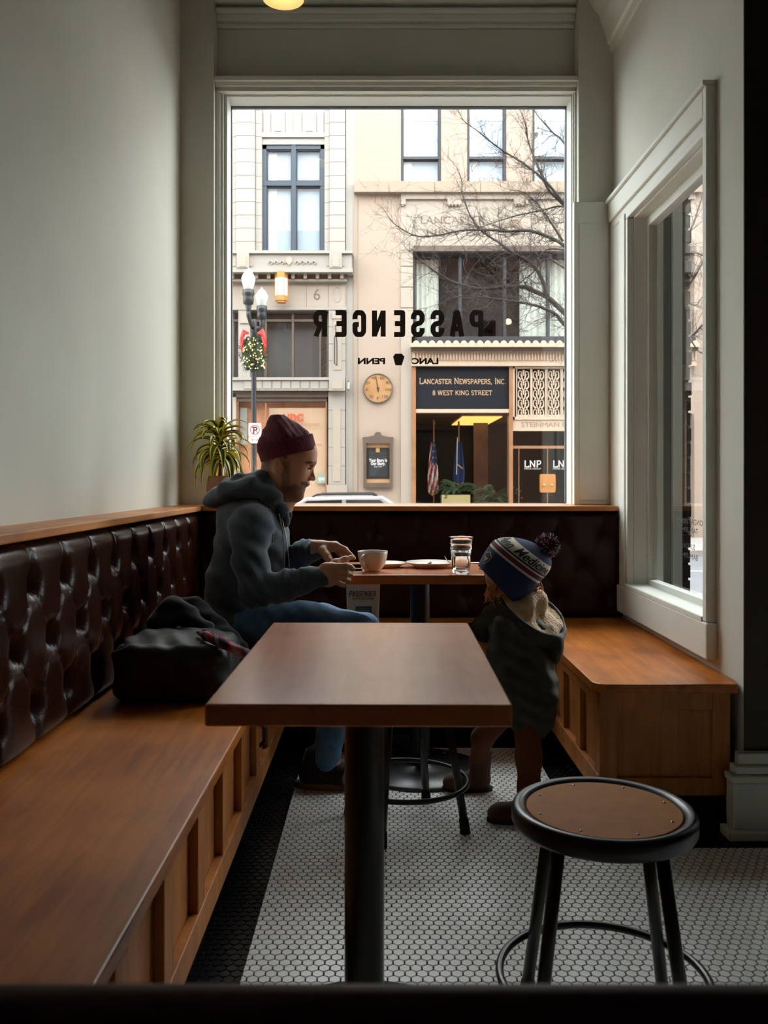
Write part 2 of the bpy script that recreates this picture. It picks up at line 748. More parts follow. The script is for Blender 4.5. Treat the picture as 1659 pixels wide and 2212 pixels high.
M = {}
M['wall'] = mat('painted_wall', srgb(204, 204, 192), 0.8, spec=0.15, var=0.03, vscale=3, bump=0.05, bscale=90)
M['trim'] = mat('painted_trim', srgb(214, 216, 207), 0.55, spec=0.3, var=0.03, vscale=5)
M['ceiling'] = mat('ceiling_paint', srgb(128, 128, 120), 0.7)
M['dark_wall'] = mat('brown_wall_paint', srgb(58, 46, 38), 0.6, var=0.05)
M['seat_wood'] = wood('bench_seat_wood', srgb(138, 70, 16), srgb(200, 120, 46), 0.36, 'y', spec=0.32)
M['seat_wood_x'] = wood('bench_seat_wood_cross', srgb(138, 70, 16), srgb(200, 120, 46), 0.36, 'x', spec=0.32)
M['panel_wood'] = wood('bench_panel_wood', srgb(140, 84, 40), srgb(200, 130, 68), 0.42, 'z', spec=0.2)
M['table_wood'] = wood('table_wood', srgb(184, 100, 52), srgb(216, 132, 74), 0.21, 'y', 0.6, spec=1.0, bump=False)
M['table_wood_x'] = wood('table_wood_cross', srgb(184, 100, 52), srgb(216, 132, 74), 0.21, 'x', 0.6, spec=1.0, bump=False)
M['ledge_wood'] = wood('ledge_wood', srgb(150, 88, 40), srgb(208, 136, 70), 0.4, 'y')
M['ledge_wood_x'] = wood('ledge_wood_cross', srgb(150, 88, 40), srgb(208, 136, 70), 0.4, 'x')
M['leather'] = mat('oxblood_leather', srgb(44, 20, 12), 0.24, spec=0.16, var=0.18, vscale=7, bump=0.18, bscale=160)
M['leather_back'] = mat('dark_oxblood_leather', srgb(40, 20, 14), 0.36, spec=0.16, var=0.15, vscale=7, bump=0.15, bscale=160)
M['black_metal'] = mat('black_painted_metal', srgb(20, 21, 22), 0.32, 0.0, var=0.1)
M['black_rubber'] = mat('black_rubber', srgb(16, 16, 16), 0.7)
M['hardboard'] = mat('tan_hardboard', srgb(164, 106, 52), 0.7, spec=0.2, var=0.08, vscale=30, bump=0.05, bscale=300)
M['steel'] = mat('bright_steel', srgb(200, 200, 198), 0.25, 1.0)
M['tile_white'] = mat('white_porcelain_tile', srgb(238, 239, 234), 0.28, var=0.05, vscale=20)
M['tile_black'] = mat('black_porcelain_tile', srgb(17, 19, 22), 0.25)
M['grout'] = mat('dark_grout', srgb(20, 22, 23), 0.85)
M['toe'] = mat('black_toe_kick', srgb(12, 12, 12), 0.7)
M['pane'] = glass('clear_window_glass', (0.97, 0.985, 0.98, 1), 0.8)
M['black_vinyl'] = mat('black_vinyl_lettering', srgb(34, 26, 22), 0.6)
M['foreground'] = wood('dark_stained_wood', srgb(44, 24, 12), srgb(78, 44, 22), 0.5, 'x')
# ================================================================== THE ROOM
XL, XR, YP, YW, ZC = -0.96, 1.114, 4.21, 4.30, 3.56
YEND = 2.70            # where the right-hand wall ends in an outside corner
SEAT = 0.45
LEDGE = 0.962

# floor slab and its hexagon tiles
floor = struct(box('floor', -1.1, 4.4, -3.6, 4.60, -0.12, -0.0035, M['grout']))
P_HEX, R_HEX = 0.0254, 0.0111 / math.cos(math.pi / 6)


def clip(poly, axis, val, keep_less):
    out = []
    for i in range(len(poly)):
        p, q = poly[i], poly[(i + 1) % len(poly)]
        a, b = (p[axis] - val), (q[axis] - val)
        if keep_less:
            a, b = -a, -b
        if a >= 0:
            out.append(p)
        if a * b < 0:
            t = a / (a - b)
            out.append(tuple(p[k] + t * (q[k] - p[k]) for k in range(2)))
    return out


def hex_geo(x, y, cuts=()):
    """one hexagon tile, cut straight where the field meets the border"""
    top = [(x + R_HEX * .96 * math.sin(k * math.pi / 3), y + R_HEX * .96 * math.cos(k * math.pi / 3)) for k in range(6)][::-1]
    for c in cuts:
        top = clip(top, *c)
        if len(top) < 3:
            return None
    n = len(top)
    cx_, cy_ = sum(p[0] for p in top) / n, sum(p[1] for p in top) / n
    bot = [(cx_ + (p[0] - cx_) * 1.04, cy_ + (p[1] - cy_) * 1.04, -0.005) for p in top]
    return [(p[0], p[1], 0.0) for p in top] + bot, [tuple(range(n))] + [(n + i, n + (i + 1) % n, (i + 1) % n, i) for i in range(n)]


BX0, BY1, BX2, BY2 = -0.302, 3.546, 0.61, 2.58      # edges of the white field


def zone_parts(x, y):
    """(colour, cuts) of the pieces a tile falls into"""
    m = 0.013
    g = .0012
    out = []
    if x < BX0 - m or y > BY1 + m or (x > BX2 + m and y > BY2 + m):
        return [('b', ())]
    near = abs(x - BX0) <= m or abs(y - BY1) <= m or (abs(x - BX2) <= m and y > BY2 - m) or (abs(y - BY2) <= m and x > BX2 - m)
    if not near:
        return [('w', ())]
    if abs(x - BX0) <= m:
        out = [('w', ((0, BX0 + g, False), (1, BY1 - g, True))), ('b', ((0, BX0 - g, True),))]
    elif abs(y - BY1) <= m:
        out = [('w', ((1, BY1 - g, True),)), ('b', ((1, BY1 + g, False),))]
    elif abs(x - BX2) <= m and y > BY2 - m:
        out = [('w', ((0, BX2 - g, True),)), ('b', ((0, BX2 + g, False), (1, BY2, False)))]
    else:
        out = [('w', ((1, BY2 - g, True),)), ('b', ((1, BY2 + g, False),))]
    return out


white, black, cutw = [], [], MB()
cutb = MB()
j = 0
y = -0.30
while y < 4.0:
    x = -0.48 + (P_HEX / 2 if j % 2 else 0)
    while x < 2.75:
        for c_, cuts in zone_parts(x, y):
            if not cuts:
                if c_ == 'w':
                    white.append((x, y))
                elif x < 1.2:
                    black.append((x, y))
            else:
                g = hex_geo(x, y, cuts)
                if g:
                    (cutw if c_ == 'w' else cutb).add(*g)
        x += P_HEX
    y += P_HEX * 0.8660254
    j += 1


def in_view(x, y):
    if y < 0.6:
        return False
    px, py = VPX + F * x / y, VPY + F * EYE / y
    if not (5 < px < 1654 and py < 2112):
        return False
    if 740 < px < 840:
        return False
    return True


white.sort(key=lambda p: (not in_view(*p), p[1]))
hv, hf = hex_geo(0, 0)
hex_me = mesh(hv, hf)
hex_me.materials.append(M['tile_white'])
for (x, y) in white[:300]:
    t = bpy.data.objects.new('hex_tile', hex_me)
    COL.objects.link(t)
    t.location = (x, y, 0)
    t.parent = floor
mb = cutw
for p in white[300:]:
    mb.add(*hex_geo(*p))
o = mb.obj('white_hex_tiles', M['tile_white'], floor)
o['kind'] = 'stuff'
mb = cutb
for p in black:
    mb.add(*hex_geo(*p))
o = mb.obj('black_hex_tiles', M['tile_black'], floor)
o['kind'] = 'stuff'

mb = MB()
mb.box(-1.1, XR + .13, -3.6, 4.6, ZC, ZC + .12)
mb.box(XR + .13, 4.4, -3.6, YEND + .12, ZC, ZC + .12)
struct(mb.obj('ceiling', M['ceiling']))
struct(box('wall_left', XL - 0.14, XL, -3.6, 4.60, 0, ZC, M['wall']))
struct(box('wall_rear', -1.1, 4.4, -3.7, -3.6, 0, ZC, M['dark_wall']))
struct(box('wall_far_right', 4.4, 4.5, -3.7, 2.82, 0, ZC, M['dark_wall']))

# right wall with the opening of the side window
WY0, WY1, WZ0, WZ1 = 2.952, 3.88, 0.60, 2.24
mb = MB()
mb.box(XR, XR + 0.13, YEND, WY0, 0, ZC)
mb.box(XR, XR + 0.13, WY1, YP + 0.39, 0, ZC)
mb.box(XR, XR + 0.13, WY0, WY1, 0, WZ0)
mb.box(XR, XR + 0.13, WY0, WY1, WZ1, ZC)
struct(mb.obj('wall_right', M['wall']))
# the dark wall that turns off to the glazed entrance (out of view)
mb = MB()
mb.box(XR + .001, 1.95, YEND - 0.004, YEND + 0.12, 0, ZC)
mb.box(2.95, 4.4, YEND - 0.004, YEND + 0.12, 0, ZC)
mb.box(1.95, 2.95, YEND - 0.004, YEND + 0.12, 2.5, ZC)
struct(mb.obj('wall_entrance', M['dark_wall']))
d = thing('door_1', 'glazed entrance door in the dark wall', 'door', (2.45, YEND + 0.06, 0))
del d['category']
struct(d)
mb = MB()
for (a, b, c, e) in ((1.95, 2.05, 0, 2.5), (2.85, 2.95, 0, 2.5), (2.05, 2.85, 0, 0.22), (2.05, 2.85, 2.36, 2.5)):
    mb.box(a, b, YEND + 0.035, YEND + 0.08, c, e)
mb.obj('door_frame', M['black_metal'], d)
box('pane', 2.05, 2.85, YEND + 0.055, YEND + 0.06, 0.22, 2.36, M['pane'], d)
MB().tube([(2.08, YEND + 0.0, 0.9), (2.08, YEND - .03, 0.92), (2.08, YEND - .03, 1.2), (2.08, YEND + 0.035, 1.22)], 0.012).obj('door_handle', M['steel'], d, smooth=True)
# baseboard round the outside corner
mb = MB()
for (t, z0, z1) in ((0.075, 0.0, 0.028), (0.055, 0.028, 0.17), (0.062, 0.17, 0.19), (0.045, 0.19, 0.215), (0.03, 0.215, 0.25)):
    mb.box(XR - t, 1.94, YEND - 0.006 - t, YEND - 0.004, z0, z1)
struct(mb.obj('baseboard_right', M['trim'], bevel=0.004))

# street-side wall: two piers, the breast under the sill, the lintel
OX0, OX1, OZ0, OZ1 = -0.747, 0.929, 0.955, 2.947
mb = MB()
mb.box(XL, -0.798, YP, 4.42, 0, ZC)
mb.box(XL, -0.93, 4.42, 4.60, 0, ZC)
mb.box(0.948, XR, YP, 4.42, 0, ZC)
mb.box(1.06, XR, 4.42, 4.60, 0, ZC)
mb.box(-0.798, 0.948, YW, 4.42, 2.95, ZC)
mb.box(-0.93, 1.06, 4.42, 4.60, 3.10, ZC)
mb.box(-0.798, 0.948, YW, 4.60, 0, 0.93)
mb.box(-0.798, OX0 - .012, YW + .02, 4.42, 0.93, 2.96)
mb.box(OX1 + .005, 0.948, YW + .02, 4.42, 0.93, 2.96)
struct(mb.obj('wall_back', M['wall']))
mb = MB()
HN = 13.5  # unseen front wall, its height set to shade the facade opposite
mb.box(-30, XL - 0.14, YP + .1, 4.6, -0.7, HN)
mb.box(XL - 0.14, XR + .13, YP + .1, 4.6, ZC + .12, HN)
mb.box(XR + .13, 4.5, YP + .1, 4.6, 5.0, HN)
mb.box(XR + .13, 4.5, YEND, YEND + .12, ZC, 5.0)
mb.box(XR, XR + .13, YEND, 4.6, ZC + .12, 5.0)
mb.box(4.5, 30, YP + .1, 4.6, -0.7, HN)
mb.box(XL - 0.14, XR + .13, YP + .1, 4.6, -0.7, -0.12)
mb.box(-30, 30, -3.7, YP + .1, HN - .1, HN)
struct(mb.obj('wall_exterior', mat('street_front_brick', srgb(128, 92, 76), .85, var=.15, vscale=4)))

# big street window
w1 = thing('window_1', 'large street window with white frame and black lettering', 'window', (0.09, YW, OZ0))
del w1['category']
struct(w1)
mb = MB()
mb.box(-0.797, -0.776, 4.255, YW + .03, OZ0, 2.99)
mb.box(-0.776, -0.762, 4.268, YW + .03, OZ0, 2.975)
mb.box(-0.762, OX0, 4.285, 4.42, OZ0, 2.955)
mb.obj('side_casing', M['trim'], w1, bevel=0.003)
mb = MB()
mb.box(0.940, 0.947, 4.255, YW + .03, OZ0, 2.99)
mb.box(0.934, 0.940, 4.268, YW + .03, OZ0, 2.975)
mb.box(OX1, 0.934, 4.285, 4.42, OZ0, 2.955)
mb.obj('side_casing', M['trim'], w1, bevel=0.002)
mb = MB()
for (y0, z0, z1) in ((4.215, 2.995, 3.018), (4.232, 2.977, 2.995), (4.252, 2.962, 2.977), (4.245, 2.956, 2.962), (4.285, OZ1, 2.956)):
    mb.box(-0.797, 0.947, y0, YW + .12, z0, z1)
mb.obj('head_casing', M['trim'], w1, bevel=0.002)
mb = MB()
mb.box(OX0, OX1, 4.395, 4.42, OZ1 - .006, OZ1 + .002)
mb.box(OX0 - .001, OX0 + .004, 4.395, 4.42, OZ0 + .01, OZ1)
mb.box(OX1 - .005, OX1 + .001, 4.395, 4.42, OZ0 + .01, OZ1)
mb.box(OX0, OX1, 4.395, 4.50, 0.925, OZ0 + .006)
mb.obj('glazing_bead', mat('dark_bead', srgb(64, 72, 76), 0.4), w1)
box('pane', OX0 + .004, OX1 - .005, 4.403, 4.407, OZ0 + .006, OZ1 - .006, M['pane'], w1)
GY = 4.4015
block_word('lettering', 'PASSENGER', wx(677, GY), wx(1044, GY), wz(728, GY), wz(670, GY), GY, M['black_vinyl'], w1, mirror=True, gap=.42, thick=.37)
lettering('lettering', 'LANC', wx(890, GY), wx(947, GY), wz(786, GY), wz(773, GY), GY, M['black_vinyl'], w1, bold=0.045, mirror=True)
lettering('lettering', 'PENN', wx(773, GY), wx(832, GY), wz(786, GY), wz(773, GY), GY, M['black_vinyl'], w1, bold=0.045, mirror=True)
ks = [(853, 764), (869, 764), (870, 767), (874, 770), (868, 789), (854, 789), (849, 770), (852, 767)]
link('keystone_emblem', mesh([W(a, b, GY) for a, b in ks], [tuple(range(8))]), M['black_vinyl'], w1)

# cornices
mb = MB()
for (y0, z0, z1) in ((4.285, 3.285, 3.305), (4.272, 3.315, 3.345), (4.25, 3.345, 3.365), (4.225, 3.39, 3.42), (4.19, 3.42, 3.455), (4.15, 3.455, ZC)):
    mb.box(-0.798, 0.948, y0, YW + .05, z0, z1)
mb.box(-0.798, 0.948, 4.293, YW + .05, 3.285, ZC)
struct(mb.obj('trim_1', M['trim'], bevel=0.004))
prof = [(0.0, 3.125), (-.014, 3.125), (-.018, 3.16), (-.03, 3.17), (-.036, 3.20), (-.05, 3.24), (-.062, 3.27), (-.066, 3.30), (-.10, 3.34), (-.14, 3.42), (-.15, ZC), (0, ZC)]
struct(MB().prism([(XR + a, z) for a, z in prof], 'y', YEND - .002, YP).obj('trim_2', M['trim']))
# raised board on the pier between the two windows
mb = MB()
mb.box(0.922, XR, YP - .022, YP + .02, LEDGE, 2.405)
mb.box(0.945, XR - .03, YP - .026, YP, LEDGE + .02, 2.30)
struct(mb.obj('trim_3', M['trim'], bevel=0.003))

# wooden ledges above the leather backs
LX = -0.812
struct(box('trim_4', XL, LX, -0.6, 4.02, LEDGE - .024, LEDGE, M['ledge_wood'], bevel=0.004), 'wooden ledge along the top of the left leather back')
mb = MB().prism([(XL, 4.42), (XL, 4.0), (1.06, 3.985), (1.085, 4.01), (1.085, YP), (0.948, YP), (0.948, 4.42)], 'z', LEDGE - .024, LEDGE - .001)
struct(mb.obj('trim_5', M['ledge_wood_x'], bevel=0.003), 'wooden sill ledge under the street window')

# side window
w2 = thing('window_2', 'tall side window with deep white casing over the right bench', 'window', (XR, 3.4, WZ0))
del w2['category']
struct(w2)
CX = XR - 0.034
mb = MB()
mb.box(CX + .012, XR + .002, 3.985, YP - .03, 0.606, 2.262)
mb.box(CX, XR + .001, 3.90, 3.985, 0.606, 2.262)
mb.box(CX + .006, XR + .001, 3.872, 3.90, 0.606, 2.234)
mb.obj('side_casing', M['trim'], w2, bevel=0.004)
mb = MB()
mb.box(CX + .012, XR + .002, 2.953, YP - .03, 2.263, 2.300)
mb.box(CX, XR + .001, 2.953, YP - .03, 2.300, 2.389)
mb.box(CX - .012, XR + .001, 2.917, YP - .03, 2.3895, 2.408)
mb.box(CX + .006, XR + .001, 2.953, 3.900, 2.235, 2.2625)
mb.obj('head_casing', M['trim'], w2, bevel=0.004)
box('side_casing', CX, XR + .001, 2.918, 2.952, 0.606, 2.389, M['trim'], w2, bevel=0.003)
box('apron', CX - .004, XR + .001, 2.905, YP - .03, 0.482, 0.605, M['trim'], w2, bevel=0.006)
box('sill', CX - .004, XR + .10, 2.952, 3.885, 0.600, 0.622, M['trim'], w2, bevel=0.004)
mb = MB()
SX0, SX1 = XR + .055, XR + .095
mb.box(XR, XR + .13, WY1 - .012, WY1 + .01, 0.62, WZ1)
mb.box(XR, XR + .13, WY0 - .01, WY0 + .004, 0.62, WZ1)
mb.box(XR, XR + .13, WY0, WY1, WZ1 - .012, WZ1 + .01)
mb.obj('jamb', M['trim'], w2)
mb = MB()
mb.box(SX0, SX1, WY1 - .045, WY1 - .012, 0.62, WZ1 - .012)
mb.box(SX0, SX1, WY0 + .004, WY0 + .02, 0.62, WZ1 - .012)
mb.box(SX0, SX1, WY0 + .02, WY1 - .045, 0.62, 0.645)
mb.box(SX0, SX1, WY0 + .02, WY1 - .045, WZ1 - .05, WZ1 - .012)
mb.obj('sash', M['trim'], w2, bevel=0.002)
GX = XR + 0.072
box('pane', GX, GX + .004, WY0 + .02, WY1 - .045, 0.645, WZ1 - .05, M['pane'], w2)
# opening hours on the side pane, read from outside
for (s, ya, yb, z0, z1) in (('MONDAY-FRIDAY', 3.205, 3.53, 0.909, 0.930), ('7AM-7PM', 3.285, 3.46, 0.875, 0.896), ('SUNDAY', 3.315, 3.46, 0.814, 0.835), ('8AM-7PM', 3.285, 3.46, 0.776, 0.797)):
    lettering('lettering', s, ya, yb, z0, z1, GX - .001, M['black_vinyl'], w2, bold=0.0, axis='x')

# what the side window looks out on: the porch beside the entrance
pier = thing('brick_pier', 'dark brick porch pier seen through the side window', 'pier', (1.35, 4.4, -0.1))
M['brick'] = mat('dark_brick', srgb(54, 40, 34), 0.85, var=0.25, vscale=9, bump=0.4, bscale=50)
M['mortar'] = mat('grey_mortar', srgb(58, 54, 50), 0.95)
M['porch_panel'] = mat('dark_grey_panel', srgb(58, 60, 60), 0.5, var=0.05)
M['porch_strip'] = mat('pale_metal_strip', srgb(176, 178, 174), 0.35)
box('core', XR + .135, 1.478, 4.225, 4.56, -0.6, 4.99, M['mortar'], pier)
z, r = -0.12, 0
while z < 4.9:
    for k, (a, b) in enumerate(((XR + .137, 1.36), (1.368, 1.488)) if r % 2 else ((XR + .137, 1.27), (1.278, 1.488))):
        e = random.uniform(-.004, .005) if b > 1.4 else 0
        box('brick', a, b + e, 4.214 + random.uniform(0, .004), 4.565, z, z + 0.062, M['brick'], pier, bevel=0.004)
    z += 0.073
    r += 1
pp = MB().box(XR + .131, 1.388, 4.195, 4.212, 0.0, 4.98).obj('panel', M['porch_panel'], pier, bevel=.003)
MB().box(1.388, 1.432, 4.17, 4.212, 0.0, 4.98).obj('corner_strip', M['porch_strip'], pier, bevel=.003)
MB().lathe([(0, 0.012), (0.012, 0.012), (0.016, 0.006), (0.018, 0)], (1.316, 4.195, 2.215), 16, axis=(0, -1, 0)).obj('bell_push', M['steel'], pier, smooth=True)
struct(box('ceiling_porch', XR + .13, 4.5, 2.82, 4.6, 5.0, 5.1, M['wall']))
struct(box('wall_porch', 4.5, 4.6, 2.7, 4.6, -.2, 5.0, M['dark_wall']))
struct(box('floor_porch', XR + .13, 4.5, 2.82, 4.6, -0.12, -0.02, mat('porch_floor', srgb(150, 152, 150), 0.5, var=.05)))

# ================================================================== BENCHES
def bench_left():
    b = thing('bench', 'long wooden bench along the left wall with panelled front', 'bench', (-0.6, 2.0, 0))
    box('seat', XL, -0.355, -0.6, 4.10, SEAT - .03, SEAT, M['seat_wood'], b, bevel=0.004)
    box('recessed_panel', -0.404, -0.395, -0.6, 3.56, 0.13, SEAT - .03, M['panel_wood'], b)
    box('top_rail', -0.395, -0.375, -0.6, 3.56, 0.385, SEAT - .03, M['panel_wood'], b, bevel=0.002)
    box('bottom_rail', -0.395, -0.372, -0.6, 3.56, 0.12, 0.185, M['panel_wood'], b, bevel=0.002)
    y = 0.71
    me = None
    while y < 3.55:
        if me is None:
            s = MB().box(-0.395, -0.375, -0.032, 0.032, 0.185, 0.385).obj('stile', M['panel_wood'], b, bevel=0.002)
            me = s.data
        else:
            s = bpy.data.objects.new('stile', me)
            COL.objects.link(s)
            s.parent = b
            s.matrix_basis = parent_world(b).inverted()
        s.location.y += y
        y += 0.283
    box('toe_kick', -0.9, -0.44, -0.6, 3.6, 0, 0.13, M['toe'], b)
    return b


def bench_back():
    b = thing('bench', 'wooden bench seat under the street window', 'bench', (0.1, 3.8, 0))
    box('seat', -0.3545, 0.6575, 3.555, 4.10, SEAT - .03, SEAT - .0005, M['seat_wood_x'], b, bevel=0.003)
    box('front_panel', -0.354, 0.657, 3.59, 3.61, 0.12, SEAT - .03, M['panel_wood'], b)
    for x in (-0.2, 0.1, 0.4):
        box('stile', x - .03, x + .03, 3.572, 3.59, 0.12, SEAT - .03, M['panel_wood'], b, bevel=.002)
    box('toe_kick', -0.354, 0.657, 3.64, 3.7, 0, 0.12, M['toe'], b)
    return b


def bench_right():
    b = thing('bench', 'short wooden bench with rounded corner below the side window', 'bench', (0.9, 3.4, 0))
    x0, y0, r = 0.658, YEND + 0.007, 0.045
    pts = [(XR, y0), (x0 + r, y0)] + [(x0 + r - r * math.sin(a), y0 + r - r * math.cos(a)) for a in [math.pi / 2 * k / 6 for k in range(1, 7)]] + [(x0, 4.10), (XR, 4.10)]
    pts[0] = (1.100, y0)
    pts.append((XR, y0 + .06))
    MB().prism(pts[:-1] if False else pts, 'z', SEAT - .03, SEAT).obj('seat', M['seat_wood'], b, bevel=0.004)
    box('end_panel', x0 + .035, XR - .03, y0 + .032, y0 + .045, 0.10, SEAT - .03, M['panel_wood'], b)
    box('end_stile', x0 + .022, x0 + .075, y0 + .018, y0 + .032, 0.10, SEAT - .03, M['panel_wood'], b, bevel=.002)
    box('end_stile', XR - .085, XR - .03, y0 + .018, y0 + .032, 0.10, SEAT - .03, M['panel_wood'], b, bevel=.002)
    box('end_rail', x0 + .075, XR - .085, y0 + .018, y0 + .032, 0.10, 0.155, M['panel_wood'], b, bevel=.002)
    box('end_rail', x0 + .075, XR - .085, y0 + .018, y0 + .032, SEAT - .085, SEAT - .03, M['panel_wood'], b, bevel=.002)
    box('recessed_panel', x0 + .04, x0 + .05, y0 + .045, 3.56, 0.10, SEAT - .03, M['panel_wood'], b)
    box('bottom_rail', x0 + .018, x0 + .04, y0 + .032, 3.56, 0.09, 0.16, M['panel_wood'], b, bevel=.002)
    box('top_rail', x0 + .022, x0 + .04, y0 + .032, 3.56, SEAT - .08, SEAT - .03, M['panel_wood'], b, bevel=.002)
    for y in (2.765, 3.03, 3.295, 3.53):
        box('stile', x0 + .022, x0 + .04, y - .03, y + .03, 0.16, SEAT - .08, M['panel_wood'], b, bevel=.002)
    box('toe_kick', x0 + .075, XR - .04, y0 + .07, 3.6, 0, 0.10, M['toe'], b)
    return b


bench_left()
bench_back()
bench_right()


# tufted leather backs
def tufted(name, label, u0, u1, z0, z1, place, amp, m, off=0.0):
    t = thing(name, label, 'cushion', place((u0 + u1) / 2, z0, 0))
    nu = int((u1 - u0) / 0.0085)
    nz = int((z1 - z0) / 0.0085)
    su = 0.2115
    uu = np.linspace(u0, u1, nu + 1)
    zz = np.linspace(z0, z1, nz + 1)
    A, Z = np.meshgrid((uu - off) / su, zz, indexing='ij')
    B = np.clip((0.83 - Z) / 0.28, 0, 1)
    p, q = A + B, A - B
    cr = (np.abs(np.sin(math.pi * p)) * np.abs(np.sin(math.pi * q))) ** 0.33
    cr = cr / (0.12 + cr) * 1.12
    d = np.full(A.shape, 9.0)
    btn = []
    for row, bz in enumerate((0.83, 0.69, 0.55)):
        sh = 0.5 if row == 1 else 0.0
        du = (A - sh - np.round(A - sh)) * su
        d = np.minimum(d, np.sqrt(du ** 2 + (Z - bz) ** 2))
        k = math.ceil((u0 - off) / su - sh)
        while off + (k + sh) * su < u1 - .02:
            u = off + (k + sh) * su
            if u > u0 + .02:
                btn.append((u, bz))
            k += 1
    h = amp * (0.30 + 0.70 * cr) * (1 - 0.75 * np.exp(-(d / 0.03) ** 2))
    roll = np.clip((Z - (z1 - .05)) / .05, 0, 1)
    h = h * np.sqrt(np.clip(1 - roll ** 2, 0, 1)) + 0
    roll = np.clip(((z0 + .03) - Z) / .03, 0, 1)
    h = h * np.sqrt(np.clip(1 - roll ** 2 * .9, 0, 1))
    V = [place(u, z, h[i, k]) for i, u in enumerate(uu) for k, z in enumerate(zz)]
    n = nz + 1
    Q = [(i * n + k, (i + 1) * n + k, (i + 1) * n + k + 1, i * n + k + 1) for i in range(nu) for k in range(nz)]
    me = mesh(V, Q)
    o = link('upholstery', me, m, t, True)
    c = place((u0 + u1) / 2, (z0 + z1) / 2, 1) - place((u0 + u1) / 2, (z0 + z1) / 2, 0)
    if me.polygons[len(Q) // 2].normal.dot(c) < 0:
        me.flip_normals()
    nrm = c.normalized()
    bme = None
    for (u, z) in btn:
        pos = place(u, z, amp * 0.12)
        if bme is None:
            b = MB().lathe([(0, .006), (.006, .005), (.0105, .001), (.0115, -.004)], (0, 0, 0), 12, axis=nrm).obj('button', m, t, smooth=True)
            bme = b.data
        else:
            b = bpy.data.objects.new('button', bme)
            COL.objects.link(b)
            b.parent = t
            b.matrix_basis = parent_world(t).inverted()
        b.matrix_basis = parent_world(t).inverted() @ Matrix.Translation(pos)
    return t


tl = tufted('tufted_cushion', 'deep-buttoned dark brown leather back along the left wall', -0.6, 4.0, SEAT + .002, LEDGE - .026,
            lambda u, z, h: Vector((-0.852 + h - (z - SEAT) * 0.03, u, z)), 0.052, M['leather'], off=2.285)
box('backing', XL + .002, -0.872, -0.6, 4.0, SEAT, LEDGE - .025, M['leather'], tl)
tb = tufted('tufted_cushion', 'flat-buttoned dark brown leather back under the street window', -0.85, XR - .03, SEAT + .002, LEDGE - .026,
            lambda u, z, h: Vector((u, 4.035 - h + (z - SEAT) * 0.02, z)), 0.034, M['leather_back'], off=-0.025)
box('backing', -0.872, XR - .001, 4.05, YP - .002, SEAT, LEDGE - .025, M['leather_back'], tb)

# ================================================================== TABLES
def table(label, cx, cy, hx, hy, m, colx, coly, rbase, rot=0.0):
    t = thing('cafe_table', label, 'table', (cx, cy, 0))
    o = box('tabletop', cx - hx, cx + hx, cy - hy, cy + hy, 0.728, 0.76, m, t, bevel=0.003)
    MB().lathe([(0.0365, 0.02), (0.0365, 0.70)], (colx, coly, 0), 32).obj('column', M['black_metal'], t, smooth=True)
    mb = MB()
    mb.box(colx - .15, colx + .15, coly - .02, coly + .02, 0.712, 0.728)
    mb.box(colx - .02, colx + .02, coly - .15, coly + .15, 0.713, 0.728)
    mb.lathe([(0.06, 0.700), (0.06, 0.712)], (colx, coly, 0), 24, cap=True)
    mb.obj('spider_bracket', M['black_metal'], t)
    bs = MB().lathe([(rbase, 0.0), (rbase, 0.008), (rbase * .97, 0.014), (rbase * .5, 0.020), (0.06, 0.026), (0.045, 0.034), (0.0365, 0.05)], (colx, coly, 0), 48).obj('base_plate', M['black_metal'], t)
    smooth_auto(bs.data)
    for k in range(3):
        a = -1.1 + k * 2.1
        MB().lathe([(0, .005), (.006, .0045), (.009, 0)], (colx + rbase * .78 * math.cos(a), coly + rbase * .78 * math.sin(a), 0.0175), 12).obj('bolt', M['black_metal'], bs, smooth=True)
    if rot:
        t.rotation_euler.z = rot
    return t


table('empty wooden cafe table standing nearest the camera', -0.027, 1.603, 0.218, 0.359, M['table_wood'], -0.03, 1.62, 0.26, rot=-0.012)
table('wooden cafe table set with cup, plates and glass', 0.182, 3.187, 0.322, 0.234, M['table_wood_x'], 0.147, 3.27, 0.235)


# ================================================================== STOOLS
def stool(label, x, y, rot):
    t = thing('stool', label, 'stool', (0, 0, 0), 'round metal stools with hardboard seats')
    R = 0.172
    s = MB().lathe([(R - .03, .425), (R - .004, .424), (R, .432), (R, .450), (R - .003, .458), (R - .010, .462), (R - .018, .460), (R - .0255, .4555), (R - .0265, .452)], (0, 0, 0), 64).obj('seat_ring', M['black_metal'], t, smooth=True)
    MB().lathe([(R - .0265, .452), (R - .030, .430), (0, .428)], (0, 0, 0), 48).obj('seat_pan', M['black_metal'], t, smooth=False)
    hb = MB().lathe([(0, .4565), (R - .029, .4565), (R - .0275, .455), (R - .0275, .448)], (0, 0, 0), 64).obj('hardboard_seat', M['hardboard'], t)
    for k in range(8):
        a = math.pi / 4 * k + 0.35
        MB().lathe([(0, .0022), (.0018, .002), (.003, 0)], (0.128 * math.cos(a), 0.128 * math.sin(a), .4565), 10).obj('rivet', M['steel'], hb, smooth=True)
    for k in range(4):
        a = math.radians(45 + 90 * k)
        c, q = math.cos(a), math.sin(a)
        lg = MB().tube([(0.125 * c, 0.125 * q, 0.43), (0.193 * c, 0.193 * q, 0.03)], 0.0125, 16).obj('leg', M['black_metal'], t, smooth=True)
        MB().tube([(0.190 * c, 0.190 * q, 0.045), (0.196 * c, 0.196 * q, 0.0)], [0.0145, 0.0165], 16).obj('foot', M['black_rubber'], lg, smooth=True)
    MB().tube([(0.195 * math.cos(2 * math.pi * k / 56), 0.195 * math.sin(2 * math.pi * k / 56), 0.138) for k in range(56)], 0.008, 10, closed=True).obj('foot_ring', M['black_metal'], t, smooth=True)
    t.location = (x, y, 0)
    t.rotation_euler.z = rot
    return t


